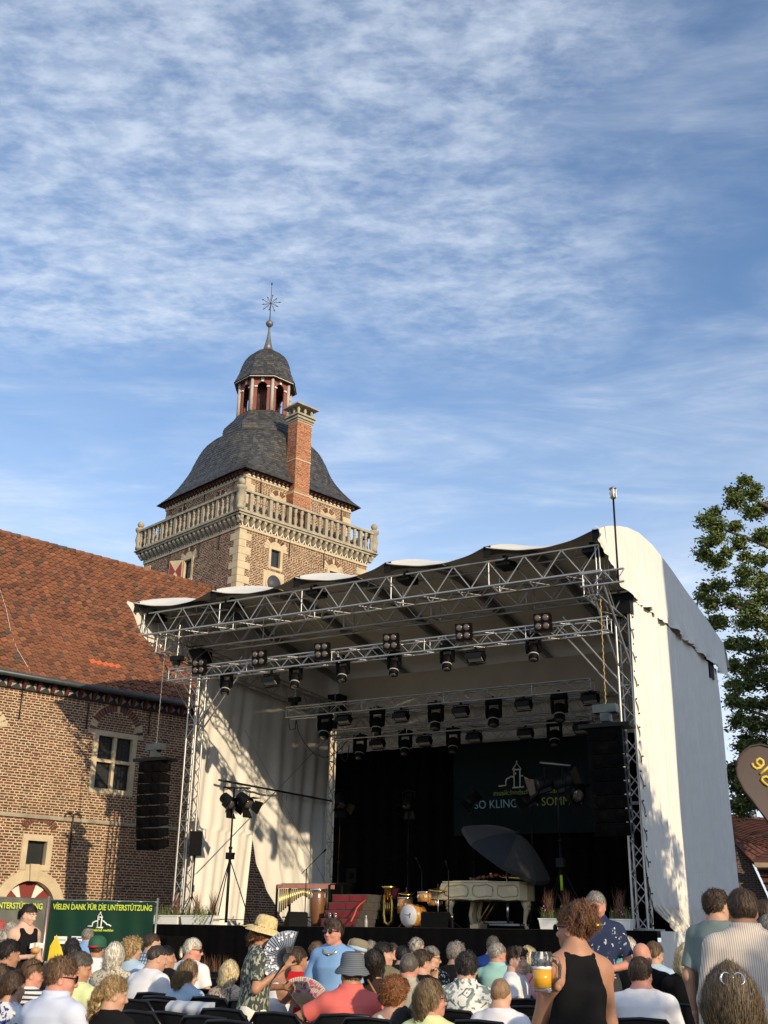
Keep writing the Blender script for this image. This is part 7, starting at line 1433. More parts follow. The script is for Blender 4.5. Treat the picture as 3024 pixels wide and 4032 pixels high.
    if glasses:
        g = thing('glasses', hm4.translation, ('dark sunglasses' if glasses != 'clear' else 'thin-rimmed glasses')+' worn by the '+label[:90], 'glasses'); g.matrix_basis = hm4; WMX[g.name] = hm4
        up_ = .052 if glasses == 'head' else .0; bk_ = -.030 if glasses == 'head' else 0.
        for k in (-1, 1):
            m_ = MB(); m_.ball((k*.036, .101+bk_, .016+up_*1.9), .026, 10, sc=(1, .22, .80))
            if glasses != 'clear': link('lens', m_.mesh('lens', 'lens_dark'), g, hm4)
            m_ = MB(); m_.path([(k*.062, .098+bk_, .022+up_*1.9), (k*.084, .04+bk_, .022+up_*1.6), (k*.086, -.01+bk_, .018+up_*1.3), (k*.084, -.03+bk_, .004+up_*1.2)], .003 if glasses != 'clear' else .002, 5); link('temple', m_.mesh('temple', 'black_plastic'), g, hm4)
            m_ = MB(); m_.path([(k*.036+.026*math.cos(q), .103+bk_-.01*abs(math.cos(q)), .016+up_*1.9+.021*math.sin(q)) for q in np.linspace(0, 6.283, 15)], .0026, 5); link('rim', m_.mesh('rim', 'black_plastic'), g, hm4)
    t_info = dict(t=t, hm=hm4, R=R, s=s, pos=pos, ar=ar, M=wm(t)); PEOPLE.append(t_info); return t_info
def bw(I, p): return np.array(I['M'] @ Vector(p))          # body space -> world
# ------------------------------------------------------------------ chairs
mk('chair_black', (.006, .006, .007), .4, var=.15, spec=.4)
def _chair():
    L = []
    m_ = MB(); m_.grid(lambda a, b: ((a-.5)*.44*(1-.12*max(0, abs(a-.5)*2-.6)*b), -.24-.05*b+.035*(1-(2*a-1)**2)*-1, .50+.365*b-.03*abs(2*a-1)**4*b), 14, 8); n0 = len(m_.v); m_.grid(lambda a, b: ((a-.5)*.44*(1-.12*max(0, abs(a-.5)*2-.6)*b), -.255-.05*b+.035*(1-(2*a-1)**2)*-1, .50+.365*b-.03*abs(2*a-1)**4*b), 14, 8, flip=True); L.append(('backrest', m_.mesh('backrest', 'chair_black')))
    m_ = MB(); m_.path([(-.235, -.20, .44), (-.235, -.255, .60), (-.225, -.31, .80), (-.17, -.325, .865), (0, -.345, .875), (.17, -.325, .865), (.225, -.31, .80), (.235, -.255, .60), (.235, -.20, .44)], .013, 7); L.append(('back_frame', m_.mesh('back_frame', 'chair_black')))
    m_ = MB(); m_.box((0, .0, .445), (.42, .42, .035)); L.append(('seat', m_.mesh('seat', 'chair_black')))
    for s in (-1, 1):
        m_ = MB(); m_.tube((s*.235, -.20, .46), (s*.235, .24, .012), .012, n=7); L.append(('leg', m_.mesh('leg', 'chair_black'))); m_ = MB(); m_.tube((s*.215, .16, .44), (s*.215, -.26, .012), .012, n=7); L.append(('leg', m_.mesh('leg', 'chair_black')))
    return L
CHP = _chair()
def chair(x, y, rz, label, group):
    t = thing('folding_chair', (x, y, GZ), label, 'chair', group, rz)
    for n, me in CHP: link(n, me, t, wm(t))
    return t
sh_words = lambda s, n: ' '.join(s.split()[:n])
def seated(px, py, d, label, **k):
    I = person(px, py, d, label, group='seated audience', **k); p = I['pos']; th = YAW-math.radians(k.get('az', 29.5)); chair(float(p[0]+math.sin(th)*.04), float(p[1]-math.cos(th)*.04), th, sh_words('black folding chair under the '+label, 16), 'chairs in use'); return I
def standing(px, py, d, label, **k): return person(px, py, d, label, stand=True, group='standing audience', **k)
B = True
# left block
I_girl = standing(112, 3605, 13.6, 'young woman in black tank top holding a bread roll', az=128, hy=-18, hp_=14, shirt='c_black', neck='tank', sleeve=0, hair='pony', hm='hair_dark', skin='skin_pale', pants='c_khaki', female=B, face=B, hands=B, arms={'R': ((.21, -.02, 1.13), (.06, .24, 1.16), ((-.5, .6, .45), (0, .3, 1), .7)), 'L': ((-.22, .0, 1.12), (-.20, .22, 1.02), ((0, .9, .2), (0, 0, 1), .5))})
seated(45, 3667, 19., 'grey haired person in white behind the young woman', hair='short', hm='hair_grey', hy=60, seed=1)
seated(15, 3712, 16., 'person with curly grey hair at the left edge', hair='curly', hm='hair_grey', shirt='c_beige', seed=2, female=B)
seated(34, 3764, 11.5, 'dark haired man in black at the left edge', hair='messy', hm='hair_dark', shirt='c_black', skin='skin_tan', hy=25, hp_=8)
seated(50, 3896, 8.4, 'woman with brown hair bun in blue floral dress', hair='bun', hm='hair_brown', shirt='p_floralblue', female=B, sleeve=.5, hy=5, seed=1)
seated(2, 3872, 9.6, 'woman in pink top cut by the left edge', hair='long', hm='hair_brown', shirt='c_pink', female=B, hy=-20)
seated(128, 3842, 9.8, 'woman in navy striped shirt with sunglasses on her head', hair='bun', hm='hair_lightbrown', shirt='p_stripe', female=B, sleeve=.9, hy=45, hp_=6, glasses='head', skin='skin_red')
seated(240, 3858, 7.7, 'man with light brown hair and sunglasses in pale blue shirt', hair='messy', hm='hair_lightbrown', shirt='c_paleblue', collar=B, hy=42, hp_=8, glasses='dark', skin='skin_red')
seated(312, 3818, 9.6, 'man with dark grey hair in pale yellow shirt', hair='short', hm='hair_darkgrey', shirt='c_paleyellow', hy=50, hp_=14, skin='skin_tan', fat=.3)
seated(288, 3770, 13.5, 'dark haired person in light blue behind yellow shirt', hair='messy', hm='hair_dark', shirt='c_lightblue', hy=20)
seated(284, 3735, 17., 'dark haired man with sunglasses in front of the banner', hair='short', hm='hair_dark', shirt='c_darkgrey', hy=65, hp_=10, glasses='dark', skin='skin_red')
standing(346, 3690, 17.5, 'grey haired man in blue shirt beside the green banner', hair='short', hm='hair_grey', shirt='c_skyblue', hy=8, az=10, collar=B, scale=.92)
I_cap = seated(384, 3738, 14.5, 'man in white shirt wearing a green cap', hair='neat', hm='hair_brown', shirt='c_white', hy=0, az=15, skin='skin_tan')
seated(455, 3770, 12.2, 'woman with white bob in feather print blouse', hair='bob', hm='hair_white', shirt='p_feather', female=B, sleeve=.9, hy=5, az=20, fat=.4)
seated(523, 3743, 14., 'woman with curly blond hair in light blue', hair='curly', hm='hair_blond', shirt='c_lightblue', female=B, hy=30)
seated(447, 3922, 7.6, 'woman with wavy blond ponytail in black top', hair='longpony', hm='hair_blond', shirt='c_black', female=B, hy=35, hp_=10, fat=.3, sleeve=.8)
seated(600, 3720, 15.5, 'man with thinning brown hair in plaid shirt', hair='neat', hm='hair_brown', shirt='p_plaid', hy=40, hp_=5)
seated(618, 3777, 11.8, 'broad man in white shirt leaning forward', hair='buzz', hm='hair_dark', shirt='c_white', hy=20, hp_=10, fat=.45, lean=.25, az=40)
seated(655, 3776, 13., 'dark haired man in black beside the white shirt', hair='short', hm='hair_black', shirt='c_black', hy=55, skin='skin_tan')
seated(760, 3746, 13.6, 'man with white ponytail and sunglasses in white shirt', hair='pony', hm='hair_white', shirt='c_white', hy=62, hp_=4, lean=.12, glasses='dark', skin='skin_red', fat=.2)
seated(742, 3842, 11., 'girl with long straight light brown hair', hair='long', hm='hair_dirtyblond', shirt='c_lightblue', female=B, hy=30, hp_=12, skin='skin_pale', seed=1)
# two standing women in the middle
I_hat = standing(1040, 3682, 9.5, 'woman in straw hat and speckled blouse holding a fan', az=82, hy=8, hp_=26, shirt='p_speck', female=B, sleeve=.75, hair='bob', hm='hair_auburn', skin='skin_tan', pants='c_trouser_white', long_hem=B, hands=B, fat=.35, lean=.06, arms={'R': ((.23, .0, 1.14), (.16, .25, 1.33), ((-.1, .55, .85), (-.9, .5, -.1), .9)), 'L': ((-.2, .06, 1.14), (-.05, .27, 1.15))})
I_blue = standing(1312, 3677, 9.9, 'woman in sky blue shirt and sunglasses holding a pink fan', az=203, hy=12, hp_=-4, shirt='c_skyblue', female=B, sleeve=.9, hair='fringe', hm='hair_brown', skin='skin_red', pants='c_jeans', face=B, glasses='dark', lips='lip_magenta', hands=B, fat=.35, long_hem=B, arms={'R': ((.26, .02, 1.13), (.25, .24, .98), ((-.2, .8, .1), (-.5, 0, .8), .8)), 'L': ((-.26, -.02, 1.12), (-.2, .18, .95))})
seated(1052, 3747, 13., 'white haired woman behind the speckled blouse', hair='short', hm='hair_white', shirt='c_olive', female=B, hy=35, hp_=15, skin='skin_tan')
seated(905, 3838, 11.3, 'blond woman with floral beige top behind the hat woman', hair='bob', hm='hair_platinum', shirt='p_beigefloral', female=B, hy=-10, hp_=5)
seated(1105, 3800, 10.4, 'woman in white sleeveless top reaching out her arm', hair='short', hm='hair_lightbrown', shirt='c_white', neck='tank', sleeve=0, female=B, az=50, hy=10, hp_=10, skin='skin_tan', hands=B, arms={'R': ((.42, .22, .90), (.30, .46, .98)), 'L': ((-.24, .05, .70), (-.1, .3, .66))})
seated(1172, 3786, 11.5, 'man with dark hair in red shirt', hair='short', hm='hair_brown', shirt='c_red', hy=20, lean=.1, skin='skin_tan', fat=.2, seed=2)
I_salm = seated(1384, 3840, 9.0, 'man in salmon polo and grey hat', hair='neat', hm='hair_darkgrey', shirt='c_salmon', az=5, hy=-25, hp_=2, fat=.1, collar=B, skin='skin_tan', hands=B, arms={'L': ((-.46, .05, .80), (-.74, .10, .72)), 'R': ((.3, .06, .68), (.15, .3, .62))})
I_bcap = seated(1410, 3741, 16., 'person in beige cap and pale blue scarf', hair='neat', hm='hair_grey', shirt='c_lightblue', hy=50, hp_=12)
seated(1392, 3727, 19., 'bald man in front of the stage skirt', hair='bald', hm='hair_grey', shirt='c_white', hy=10, skin='skin_red')
seated(1250, 3752, 15., 'brown haired child behind the blue shirt', hair='short', hm='hair_lightbrown', shirt='c_white', hy=20)
seated(1462, 3741, 17.5, 'balding grey man with pink scalp', hair='neat', hm='hair_grey', shirt='c_beige', hy=10, skin='skin_red', seed=1)
seated(1478, 3812, 10.4, 'woman with long dark hair in brown top', hair='long', hm='hair_dark', shirt='c_brown', female=B, hy=25, seed=2)
seated(1512, 3764, 12.6, 'smiling dark haired woman in profile', hair='fringe', hm='hair_dark', shirt='c_olive', female=B, hy=60, skin='skin')
seated(1548, 3752, 17., 'balding man with brown beard', hair='neat', hm='hair_brown', shirt='c_black', hy=45, skin='skin_red')
seated(1588, 3768, 15., 'black haired person before the drum kit', hair='short', hm='hair_black', shirt='c_black', hy=10)
seated(1642, 3735, 17., 'person with wavy grey hair before the stage', hair='messy', hm='hair_grey', shirt='c_beige', hy=20, seed=1)
seated(1662, 3798, 11.6, 'young man in black resting his chin on his hand', hair='quiff', hm='hair_brown', shirt='c_black', hy=35, hp_=8, skin='skin', hands=B, arms={'R': ((.22, .24, .72), (.06, .17, 1.00), ((0, -.1, 1), (0, -1, 0), .9)), 'L': ((-.26, .05, .70), (-.1, .3, .66))})
seated(1700, 3775, 13.2, 'woman with short grey hair and glasses in patterned top', hair='short', hm='hair_grey', shirt='p_bw', female=B, hy=60, hp_=8, glasses='clear')
seated(1612, 3816, 10.2, 'bald man in beige polo shirt', hair='buzz', hm='hair_darkgrey', shirt='c_beige', collar=B, hy=-12, skin='skin_red', fat=.3)
seated(1556, 3924, 8.6, 'woman with curly red hair', hair='afro', hm='hair_red', shirt='c_offwhite', neck='tank', sleeve=0, female=B, hy=20, hp_=6)
seated(1700, 3944, 7.4, 'blond woman in profile with white glasses', hair='mane', hm='hair_dirtyblond', shirt='c_paleyellow', female=B, hy=45, hp_=-4, glasses='clear', skin='skin_red')
seated(1590, 4046, 7.6, 'black haired person at the bottom edge', hair='short', hm='hair_black', shirt='c_black')
seated(1798, 3763, 13.4, 'man with shaggy grey hair in black shirt', hair='messy', hm='hair_grey', shirt='c_black', hy=25, hp_=10, seed=2)
seated(1838, 3820, 9.7, 'man with brown hair in leaf print shirt', hair='messy', hm='hair_dark', shirt='p_leaf', hy=-15, hp_=10, collar=B, fat=.3, az=25)
seated(1942, 3728, 16.5, 'bald man in blue shirt', hair='neat', hm='hair_darkgrey', shirt='c_blue', hy=-15, skin='skin_red', seed=2)
seated(1960, 3764, 13.4, 'grey haired man in mint polo shirt', hair='neat', hm='hair_grey', shirt='c_mint', collar=B, hy=30, hp_=10, skin='skin_red', fat=.3)
seated(2036, 3787, 11.8, 'smiling young man in white shirt turning round', hair='quiff', hm='hair_brown', shirt='c_white', az=105, hy=38, hp_=4, face=B, smile=B, skin='skin_boy', hands=B, arms={'R': ((.24, .05, .72), (.20, .30, .80)), 'L': ((-.24, .05, .70), (-.1, .3, .66))})
seated(2083, 3785, 12.4, 'woman with platinum bob in pink shirt', hair='bob', hm='hair_platinum', shirt='c_pink', female=B, hy=5, fat=.2, seed=2)
seated(1974, 3920, 8.6, 'boy with shaved head seen from behind', hair='buzz', hm='hair_buzz', shirt='c_white', hy=-5, skin='skin_boy')
# right block
bwr = to_body(2256, 3664, 6.0, -12, A3(*PD(2137, 3826, 5.85))+vx*.075-UP*.05+vf*.02)
I_beer = standing(2256, 3664, 6.0, 'woman in black racerback top with hair clip holding a beer', az=-12, hy=-38, hp_=2, shirt='c_black', neck='racer', sleeve=0, hair='topbun', hm='hair_auburn', skin='skin_tan', female=B, glasses='dark', hands=B, pants='c_darkgrey', fat=.15, arms={'L': ((-.175, .13, 1.10), tuple(bwr), ((.1, .2, .95), (-.9, .35, .1), 1.05)), 'R': ((.195, .03, 1.12), (.14, .25, 1.0))})
standing(2347, 3572, 11.2, 'tall grey haired man in navy patterned shirt', az=182, hy=22, hp_=12, shirt='p_navy', sleeve=.75, hair='short', hm='hair_grey', skin='skin_red', collar=B, hands=B, pants='c_darkgrey', arms={'R': ((.27, .0, 1.12), (.05, .26, 1.06)), 'L': ((-.27, .0, 1.12), (-.04, .24, 1.08))})
seated(2464, 3745, 12.8, 'white haired man in turquoise polo shirt', hair='short', hm='hair_white', shirt='c_turq', collar=B, hy=-70, hp_=14, az=0, skin='skin_red', fat=.4)
seated(2528, 3768, 11.8, 'bald man with pink scalp in black shirt', hair=None, shirt='c_black', hy=10, skin='skin_red', fat=.8)
seated(2577, 3762, 13.2, 'woman with brown hair bun in light blue blouse', hair='bun', hm='hair_lightbrown', shirt='c_lightblue', female=B, hy=25, hp_=12, fat=.4, sleeve=.9)
seated(2524, 3842, 9.3, 'man with short brown hair in white shirt', hair='neat', hm='hair_brown', shirt='c_white', hy=18, hp_=4, skin='skin_red', fat=.4, az=15)
seated(2712, 3781, 11.4, 'woman with blond bob in black top', hair='bob', hm='hair_platinum', shirt='c_black', female=B, hy=20, hp_=10, fat=.4)
standing(2824, 3577, 9.6, 'tall man in grey green shirt', az=40, hy=25, hp_=2, shirt='c_greygreen', hair='messy', hm='hair_brown', skin='skin', pants='c_jeans', sleeve=.8)
standing(2926, 3592, 7.2, 'man in cream striped shirt seen from behind', az=8, hy=5, hp_=4, shirt='p_pinstripe', sleeve=1.6, hair='short', hm='hair_brown', skin='skin_tan', collar=B, pants='c_jeans', fat=.3, lean=.03)
standing(2868, 3640, 10.5, 'man with glasses partly hidden between two tall men', az=60, hy=10, shirt='c_lightblue', hair='short', hm='hair_lightbrown', skin='skin_red', glasses='clear')
standing(3016, 3606, 11., 'person in royal blue shirt at the right edge', az=40, shirt='c_blue', hair='short', hm='hair_brown')
standing(3030, 3668, 9.5, 'grey haired person cut by the right edge', az=0, shirt='c_darkgrey', hair='short', hm='hair_grey')
I_clip = seated(2880, 3990, 4.4, 'woman with long hair held by a silver clip', hair='clip', hm='hair_streaked', shirt='c_brown', female=B, hy=-3, hp_=12, az=12)
# ------------------------------------------------------------------ hats and things in hands
def worn(name, I, prof, mat, label, cat, off=(0, -.012, .05), tilt=0., n=26, extra=None, sq=(1., 1.18)):
    t = thing(name, I['hm'].translation, label, cat); M_ = I['hm'] @ Matrix.Translation(off) @ Matrix.Rotation(tilt, 4, 'X'); t.matrix_basis = M_; WMX[t.name] = M_
    m_ = MB(); m_.lathe(prof, (0, 0, 0), n); m_.v = [(x*sq[0], y*sq[1], z+.004*math.sin(7*math.atan2(y, x))*min(1, max(0, math.hypot(x, y)-.09)*20)) for x, y, z in m_.v]; m_.f = m_.f[:-2]+[m_.f[-1]]; m_.m = m_.m[:-2]+[0]; m_.sm = m_.sm[:-2]+[True]; link('crown', m_.mesh('crown', mat), t, M_)
    return t, M_
t, M_ = worn('sun_hat', I_hat, [(.165, -.035), (.150, -.012), (.118, .012), (.100, .022), (.098, .05), (.092, .10), (.078, .125), (.045, .138), (.01, .140)], 'p_straw', 'pale straw sun hat on the woman with the fan', 'hat', off=(0, -.02, .048), tilt=.22)
m_ = MB(); m_.lathe([(.166, -.036), (.151, -.016), (.119, .008), (.099, .02)], (0, 0, 0), 26); m_.f = m_.f[:-2]; m_.m = m_.m[:-2]; m_.sm = m_.sm[:-2]; m_.v = [(x, y*1.18, z) for x, y, z in m_.v]; link('brim_lining', m_.mesh('brim_lining', 'p_straw'), t, M_)
m_ = MB(); m_.path([(0, -.118, .02), (.03, -.17, .0), (.0, -.21, -.02), (.01, -.235, -.012)], .006, 5); link('hat_ribbon', m_.mesh('hat_ribbon', 'p_straw'), t, M_)
worn('bucket_hat', I_salm, [(.138, -.040), (.128, -.016), (.108, .006), (.097, .018), (.094, .06), (.083, .105), (.06, .120), (.01, .118)], 'p_hat', 'blue grey striped hat on the man in salmon polo', 'hat', off=(0, -.015, .052), tilt=.10)
t, M_ = worn('baseball_cap', I_cap, [(.100, -.02), (.101, .01), (.098, .05), (.080, .085), (.045, .104), (.01, .108)], 'c_black', 'green baseball cap on the man in white shirt', 'cap', off=(0, -.012, .045), tilt=.05)
mk('cap_green', (.015, .085, .045), .8); mk('cap_red', (.35, .02, .03), .8)
for ch in t.children: ch.data.materials.clear(); ch.data.materials.append(MAT['cap_green'])
m_ = MB(); m_.grid(lambda a, b: ((a-.5)*.15, .10+.09*b*(1-(2*a-1)**2*.5), .0-.02*b-.02*(2*a-1)**2), 8, 5); link('peak', m_.mesh('peak', 'cap_green'), t, M_); m_ = MB(); m_.path([(-.06, -.104, -.008), (0, -.122, -.012), (.06, -.104, -.008)], .013, 6); link('strap', m_.mesh('strap', 'cap_red'), t, M_)
t, M_ = worn('flat_cap', I_bcap, [(.108, -.01), (.110, .02), (.100, .06), (.07, .085), (.01, .09)], 'c_khaki', 'beige cap with pale blue cloth below it', 'cap', off=(0, -.005, .05)); m_ = MB(); m_.lathe([(.105, -.06), (.118, -.04), (.112, -.012)], (0, 0, 0), 20); m_.v = [(x, y*1.1, z) for x, y, z in m_.v]; link('neck_cloth', m_.mesh('neck_cloth', 'c_lightblue'), t, M_)
def fan_(pivot, r0, r1, a0, a1, label, mc, mi, mr, nb=22, spots=None, seed=0):
    pivot = A3(*pivot); t = thing('hand_fan', pivot, label, 'fan', 'hand fans'); nv = -vf; r_ = random.Random(seed)
    D = lambda a, r, o=0.: pivot+(vx*math.cos(a)+UP*math.sin(a))*r+nv*o
    m_ = MB()
    for i in range(nb):
        q0, q1 = a0+(a1-a0)*i/nb, a0+(a1-a0)*(i+1)/nb; qm = (q0+q1)/2; m_.add([D(q0, r0), D(q0, r1), D(qm, r1, .007), D(qm, r0, .004), D(q1, r1), D(q1, r0)], [(0, 1, 2, 3), (3, 2, 4, 5)])
    m_.build('pleated_cloth', mc, t)
    m_ = MB(); n = 18; V = [D(a0, .0)]+[D(a0+(a1-a0)*i/n, r0*1.02, .008) for i in range(n+1)]+[D(a0+(a1-a0)*i/n, r0*1.02, -.004) for i in range(n+1)]; m_.add(V, [(0, i+1, i+2) for i in range(n)]+[(0, n+3+i, n+2+i) for i in range(n)]); m_.build('fan_leaves', mi, t)
    for i in range(nb+1): q0 = a0+(a1-a0)*i/nb; m_ = MB(); m_.tube(D(q0, r0*.5, .010), D(q0, r1*(.98 if 0 < i < nb else 1.03), .006), .0022 if 0 < i < nb else .006, n=4); m_.build('rib', mr, t)
    if spots:
        m_ = MB()
        for k in range(34): q0 = r_.uniform(a0+.1, a1-.1); rr_ = r_.uniform(r0*1.3, r1*.95); s_ = r_.uniform(.007, .015); c_ = D(q0, rr_, .011); m_.add([c_+(vx*math.cos(j*1.05)+UP*math.sin(j*1.05))*s_*r_.uniform(.6, 1.2) for j in range(6)], [tuple(range(6))])
        m_.build('printed_flowers', spots, t, kind='stuff')
    return t
mk('fan_blue', (.32, .38, .48), .6, var=.15); mk('fan_cream', (.60, .56, .50), .6, var=.12); mk('fan_tan', (.40, .28, .17), .6); mk('fan_dark', (.012, .015, .022), .5); mk('fan_magenta', (.45, .06, .20), .7)
hw = bw(I_hat, I_hat['ar'][1][2])
fan_(hw+A3(0, 0, .055)+vx*.03-vf*.05, .085, .205, math.radians(72), math.radians(232), 'large blue grey fan held up by the woman in the straw hat', 'fan_blue', 'fan_dark', 'fan_dark', 24, 'c_white', 1)
hw = bw(I_blue, I_blue['ar'][1][2]); fan_(hw+vx*.05-UP*.03-vf*.09, .10, .24, math.radians(36), math.radians(130), 'cream and pink fan held by the woman in sky blue', 'fan_cream', 'fan_tan', 'fan_tan', 20, 'fan_magenta', 2)
# necklace
m_ = MB(); I = I_blue; pts = [bw(I, (.085*math.sin(a), .035+.075*math.cos(a)*1., 1.475-.07*max(0, math.cos(a)))) for a in np.linspace(-1.9, 1.9, 17)]; m_.path(pts, .006, 6); m_.ball(pts[8], .012, 8); m_.build('necklace', 'brass', label='gold necklace of the woman in sky blue', cat='necklace')
# beer mug
mk('beer', (.78, .40, .03), .08, trans=.15, var=.06); mk('mug_glass', (.92, .94, .95), .03, trans=.95, var=.02); mk('foam', (.85, .83, .78), .8)
mc_ = bw(I_beer, I_beer['ar'][-1][2])-vx*.078+UP*.05-vf*.02; mug = thing('beer_mug', mc_-UP*.09, 'half full glass beer mug with foam, raised by the woman in black', 'mug')
b0 = mc_-UP*.09; m_ = MB(); m_.lathe([(.040, 0), (.046, .006), (.044, .018), (.0, .019)], b0, 24); m_.build('glass_foot', 'mug_glass', mug); m_ = MB(); m_.lathe([(.0455, .116), (.049, .178), (.047, .18), (.0435, .118)], b0, 24); m_.f = m_.f[:-2]; m_.m = m_.m[:-2]; m_.sm = m_.sm[:-2]; m_.build('glass', 'mug_glass', mug)
m_ = MB(); m_.lathe([(.043, .020), (.0452, .10), (.0, .1001)], b0, 24); m_.build('beer', 'beer', mug); m_ = MB(); m_.lathe([(.0452, .1005), (.0455, .115), (.0, .1155)], b0, 24); m_.build('foam', 'foam', mug)
m_ = MB(); m_.path([b0+vx*.046+UP*.155, b0+vx*.075+UP*.15, b0+vx*.088+UP*.115, b0+vx*.082+UP*.065, b0+vx*.045+UP*.04], .009, 8); m_.build('handle', 'mug_glass', mug)
for k in range(8): a = k*.785; m_ = MB(); m_.tube(b0+A3(math.cos(a)*.0465, math.sin(a)*.0465, .115), b0+A3(math.cos(a)*.049, math.sin(a)*.049, .168), .007, n=6); m_.build('dimple', 'mug_glass', mug)
# hair clips
t = thing('hair_clip', I_beer['hm'].translation, 'amber claw clip in the hair of the woman in black', 'hair clip'); M_ = I_beer['hm']; t.matrix_basis = M_; WMX[t.name] = M_
for k in range(5): m_ = MB(); m_.path([(-.03+k*.015, -.165, .05), (-.03+k*.015, -.185, .025), (-.03+k*.015, -.17, .0)], .004, 5); link('claw', m_.mesh('claw', 'brass'), t, M_)
m_ = MB(); m_.tube((-.035, -.186, .025), (.035, -.186, .025), .006, n=6); link('hinge', m_.mesh('hinge', 'brass'), t, M_)
t = thing('hair_clip', I_clip['hm'].translation, 'silver looped clip in the long hair at the bottom right', 'hair clip'); M_ = I_clip['hm']; t.matrix_basis = M_; WMX[t.name] = M_
for s in (-1, 1): m_ = MB(); m_.path([(s*.002, -.135, .085)]+[(s*(.022-.02*math.cos(a)), -.137+.004*math.sin(a), .095+.022*math.sin(a)) for a in np.linspace(0, 5.6, 12)], .004, 6); link('loop', m_.mesh('loop', 'chrome'), t, M_)
# girl's roll, bowl with yellow napkin, belt bag
mk('bread', (.55, .28, .08), .7, var=.2, vs=20); mk('paper', (.72, .70, .66), .7); mk('napkin', (.75, .52, .03), .7)
p = bw(I_girl, I_girl['ar'][1][2])+vx*.05+UP*.06-vf*.04; t = thing('bread_roll', p, 'bread roll in a paper wrap held by the young woman', 'food'); m_ = MB(); m_.ball(p, .045, 10, sc=(1.2, 1, .8)); m_.build('roll', 'bread', t); m_ = MB(); m_.grid(lambda a, b: p+vx*(.085*(a-.5)*1.8)+UP*(.03+.05*b-.05*(a-.5)**2)+vf*(.045+.02*math.sin(a*9)), 8, 4); m_.build('wrap', 'paper', t)
p = bw(I_girl, I_girl['ar'][-1][2])+vx*.07+UP*.02-vf*.06; t = thing('snack_bowl', p, 'white bowl with a folded yellow napkin in the young woman\'s hand', 'bowl'); m_ = MB(); m_.lathe([(.05, 0), (.085, .03), (.10, .065), (.094, .066), (.08, .03), (.0, .012)], p, 20); m_.build('bowl', 'plastic_white', t)
m_ = MB(); m_.add([p+vx*-.07+UP*.06, p+vx*.09+UP*.06-vf*.03, p+vx*.10+UP*.14-vf*.02, p+vx*.0+UP*.34, p+vx*-.06+UP*.22, p+vx*.02+UP*.06+vf*.06], [(0, 1, 2, 3, 4), (0, 4, 3, 5), (5, 3, 2, 1)]); m_.build('napkin', 'napkin', t)
I = I_girl; t = thing('belt_bag', bw(I, (.0, .17, .93)), 'black belt bag with lime logo worn by the young woman', 'bag'); m_ = MB(); c = bw(I, (.02, .17, .95)); fwd = nrm(bw(I, (0, 1, 0))-bw(I, (0, 0, 0))); rgt = nrm(bw(I, (1, 0, 0))-bw(I, (0, 0, 0))); m_.box(c, (.30, .09, .22), u=rgt, v=fwd); m_.build('pouch', 'c_black', t); m_ = MB(); m_.box(c+fwd*.047-UP*.02, (.16, .004, .06), u=rgt, v=fwd); m_.build('logo', 'lime', t)
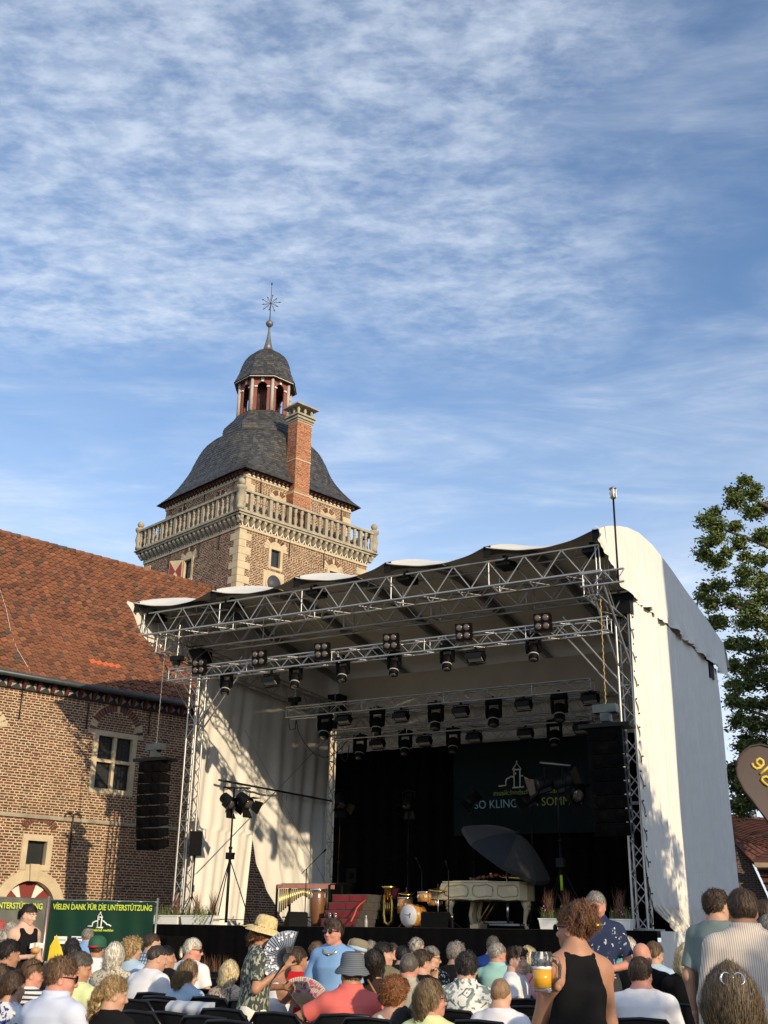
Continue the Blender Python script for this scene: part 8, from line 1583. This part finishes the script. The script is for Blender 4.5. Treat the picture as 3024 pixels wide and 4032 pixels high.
# shoulder bag straps, cardigan on chair, red umbrella
mk('strap_tan', (.30, .15, .07), .6); mk('strap_coral', (.65, .12, .06), .6)
def strap(I_, pts, mat, lb): m_ = MB(); m_.path([PD(*q) for q in pts], .009, 5); m_.build('bag_strap', mat, label=lb, cat='strap')
strap(None, [(1448, 3858, 10.05), (1466, 3890, 10.0), (1490, 3930, 10.05)], 'strap_tan', 'tan bag strap across the brown top')
strap(None, [(2102, 3838, 12.15), (2082, 3868, 12.12), (2060, 3905, 12.15)], 'strap_coral', 'coral bag strap across the pink shirt')
uc = A3(*PD(-25, 3672, 21.)); t = thing('sun_umbrella', uc*A3(1, 1, 0), 'red checked umbrella at the left edge', 'umbrella'); mk('umbrella_red', (.42, .07, .05), .8, var=.15)
for k in range(8):
    f = lambda a, b, k=k: uc+A3(.75*b*math.cos(.785*(k+a)), .75*b*math.sin(.785*(k+a)), .22-.42*b**1.8); m_ = MB(); m_.grid(f, 3, 6); m_.build('canopy_panel', 'umbrella_red', t)
m_ = MB(); m_.tube(uc*A3(1, 1, 0), uc+UP*.28, .014, n=6); m_.build('pole', 'steel', t)
# ------------------------------------------------------------------ empty chairs
ec = [(598, 3910), (619, 3939), (699, 3901), (726, 3918), (652, 3986), (804, 3897), (821, 3927), (804, 4003), (872, 3973), (517, 3937), (530, 3982), (834, 3853), (817, 3825), (1083, 3988), (758, 3950), (900, 4020), (2080, 3935), (2088, 3964), (2088, 4008), (2640, 3938), (190, 3790), (215, 3800)]
lbs = ['behind the broad man in white', 'two rows behind the broad man in white', 'behind the long haired girl', 'behind and right of the long haired girl', 'in the lowest row left of the draped chair', 'right of the long haired girl', 'second behind the white ponytail man', 'at the bottom edge right of the draped chair', 'left of the woman in straw hat', 'right of the blond ponytail woman', 'beside the black top of the blond ponytail woman', 'just behind the white ponytail man\'s right', 'right of the white ponytail man near the grass', 'right of the woman in straw hat', 'with a pale cardigan over its back', 'at the bottom edge beside the straw hat woman', 'behind the smiling young man', 'second behind the smiling young man', 'left of the beer drinker at the bottom edge', 'between white shirt and black top at right', 'beside the young woman with the roll', 'under the green banner']
for (px, py), lb in zip(ec, lbs):
    p = PZ(px, py, .875+GZ); chair(float(p[0]), float(p[1])+.33, 0.0, 'empty black folding chair '+lb, 'empty chairs')
p = A3(*PZ(758, 3950, .885+GZ)); t = thing('cardigan', p, 'pale grey cardigan hung over an empty chair back', 'clothing'); mk('c_palegrey', (.36, .40, .47), .9, var=.08); m_ = MB()
m_.grid(lambda a, b: p+A3((a-.5)*(.40+.10*b), -.02-.055*math.sin(math.pi*min(1, b*3))*1.0-.03*b+.012*math.sin(a*19+b*3), .012-(.40+.05*math.sin(a*9))*b**1.15), 24, 14); m_.grid(lambda a, b: p+A3((a-.5)*.38, .03+.02*math.sin(a*13), .012-.22*b), 16, 6, flip=True); m_.build('cardigan_cloth', 'c_palegrey', t)
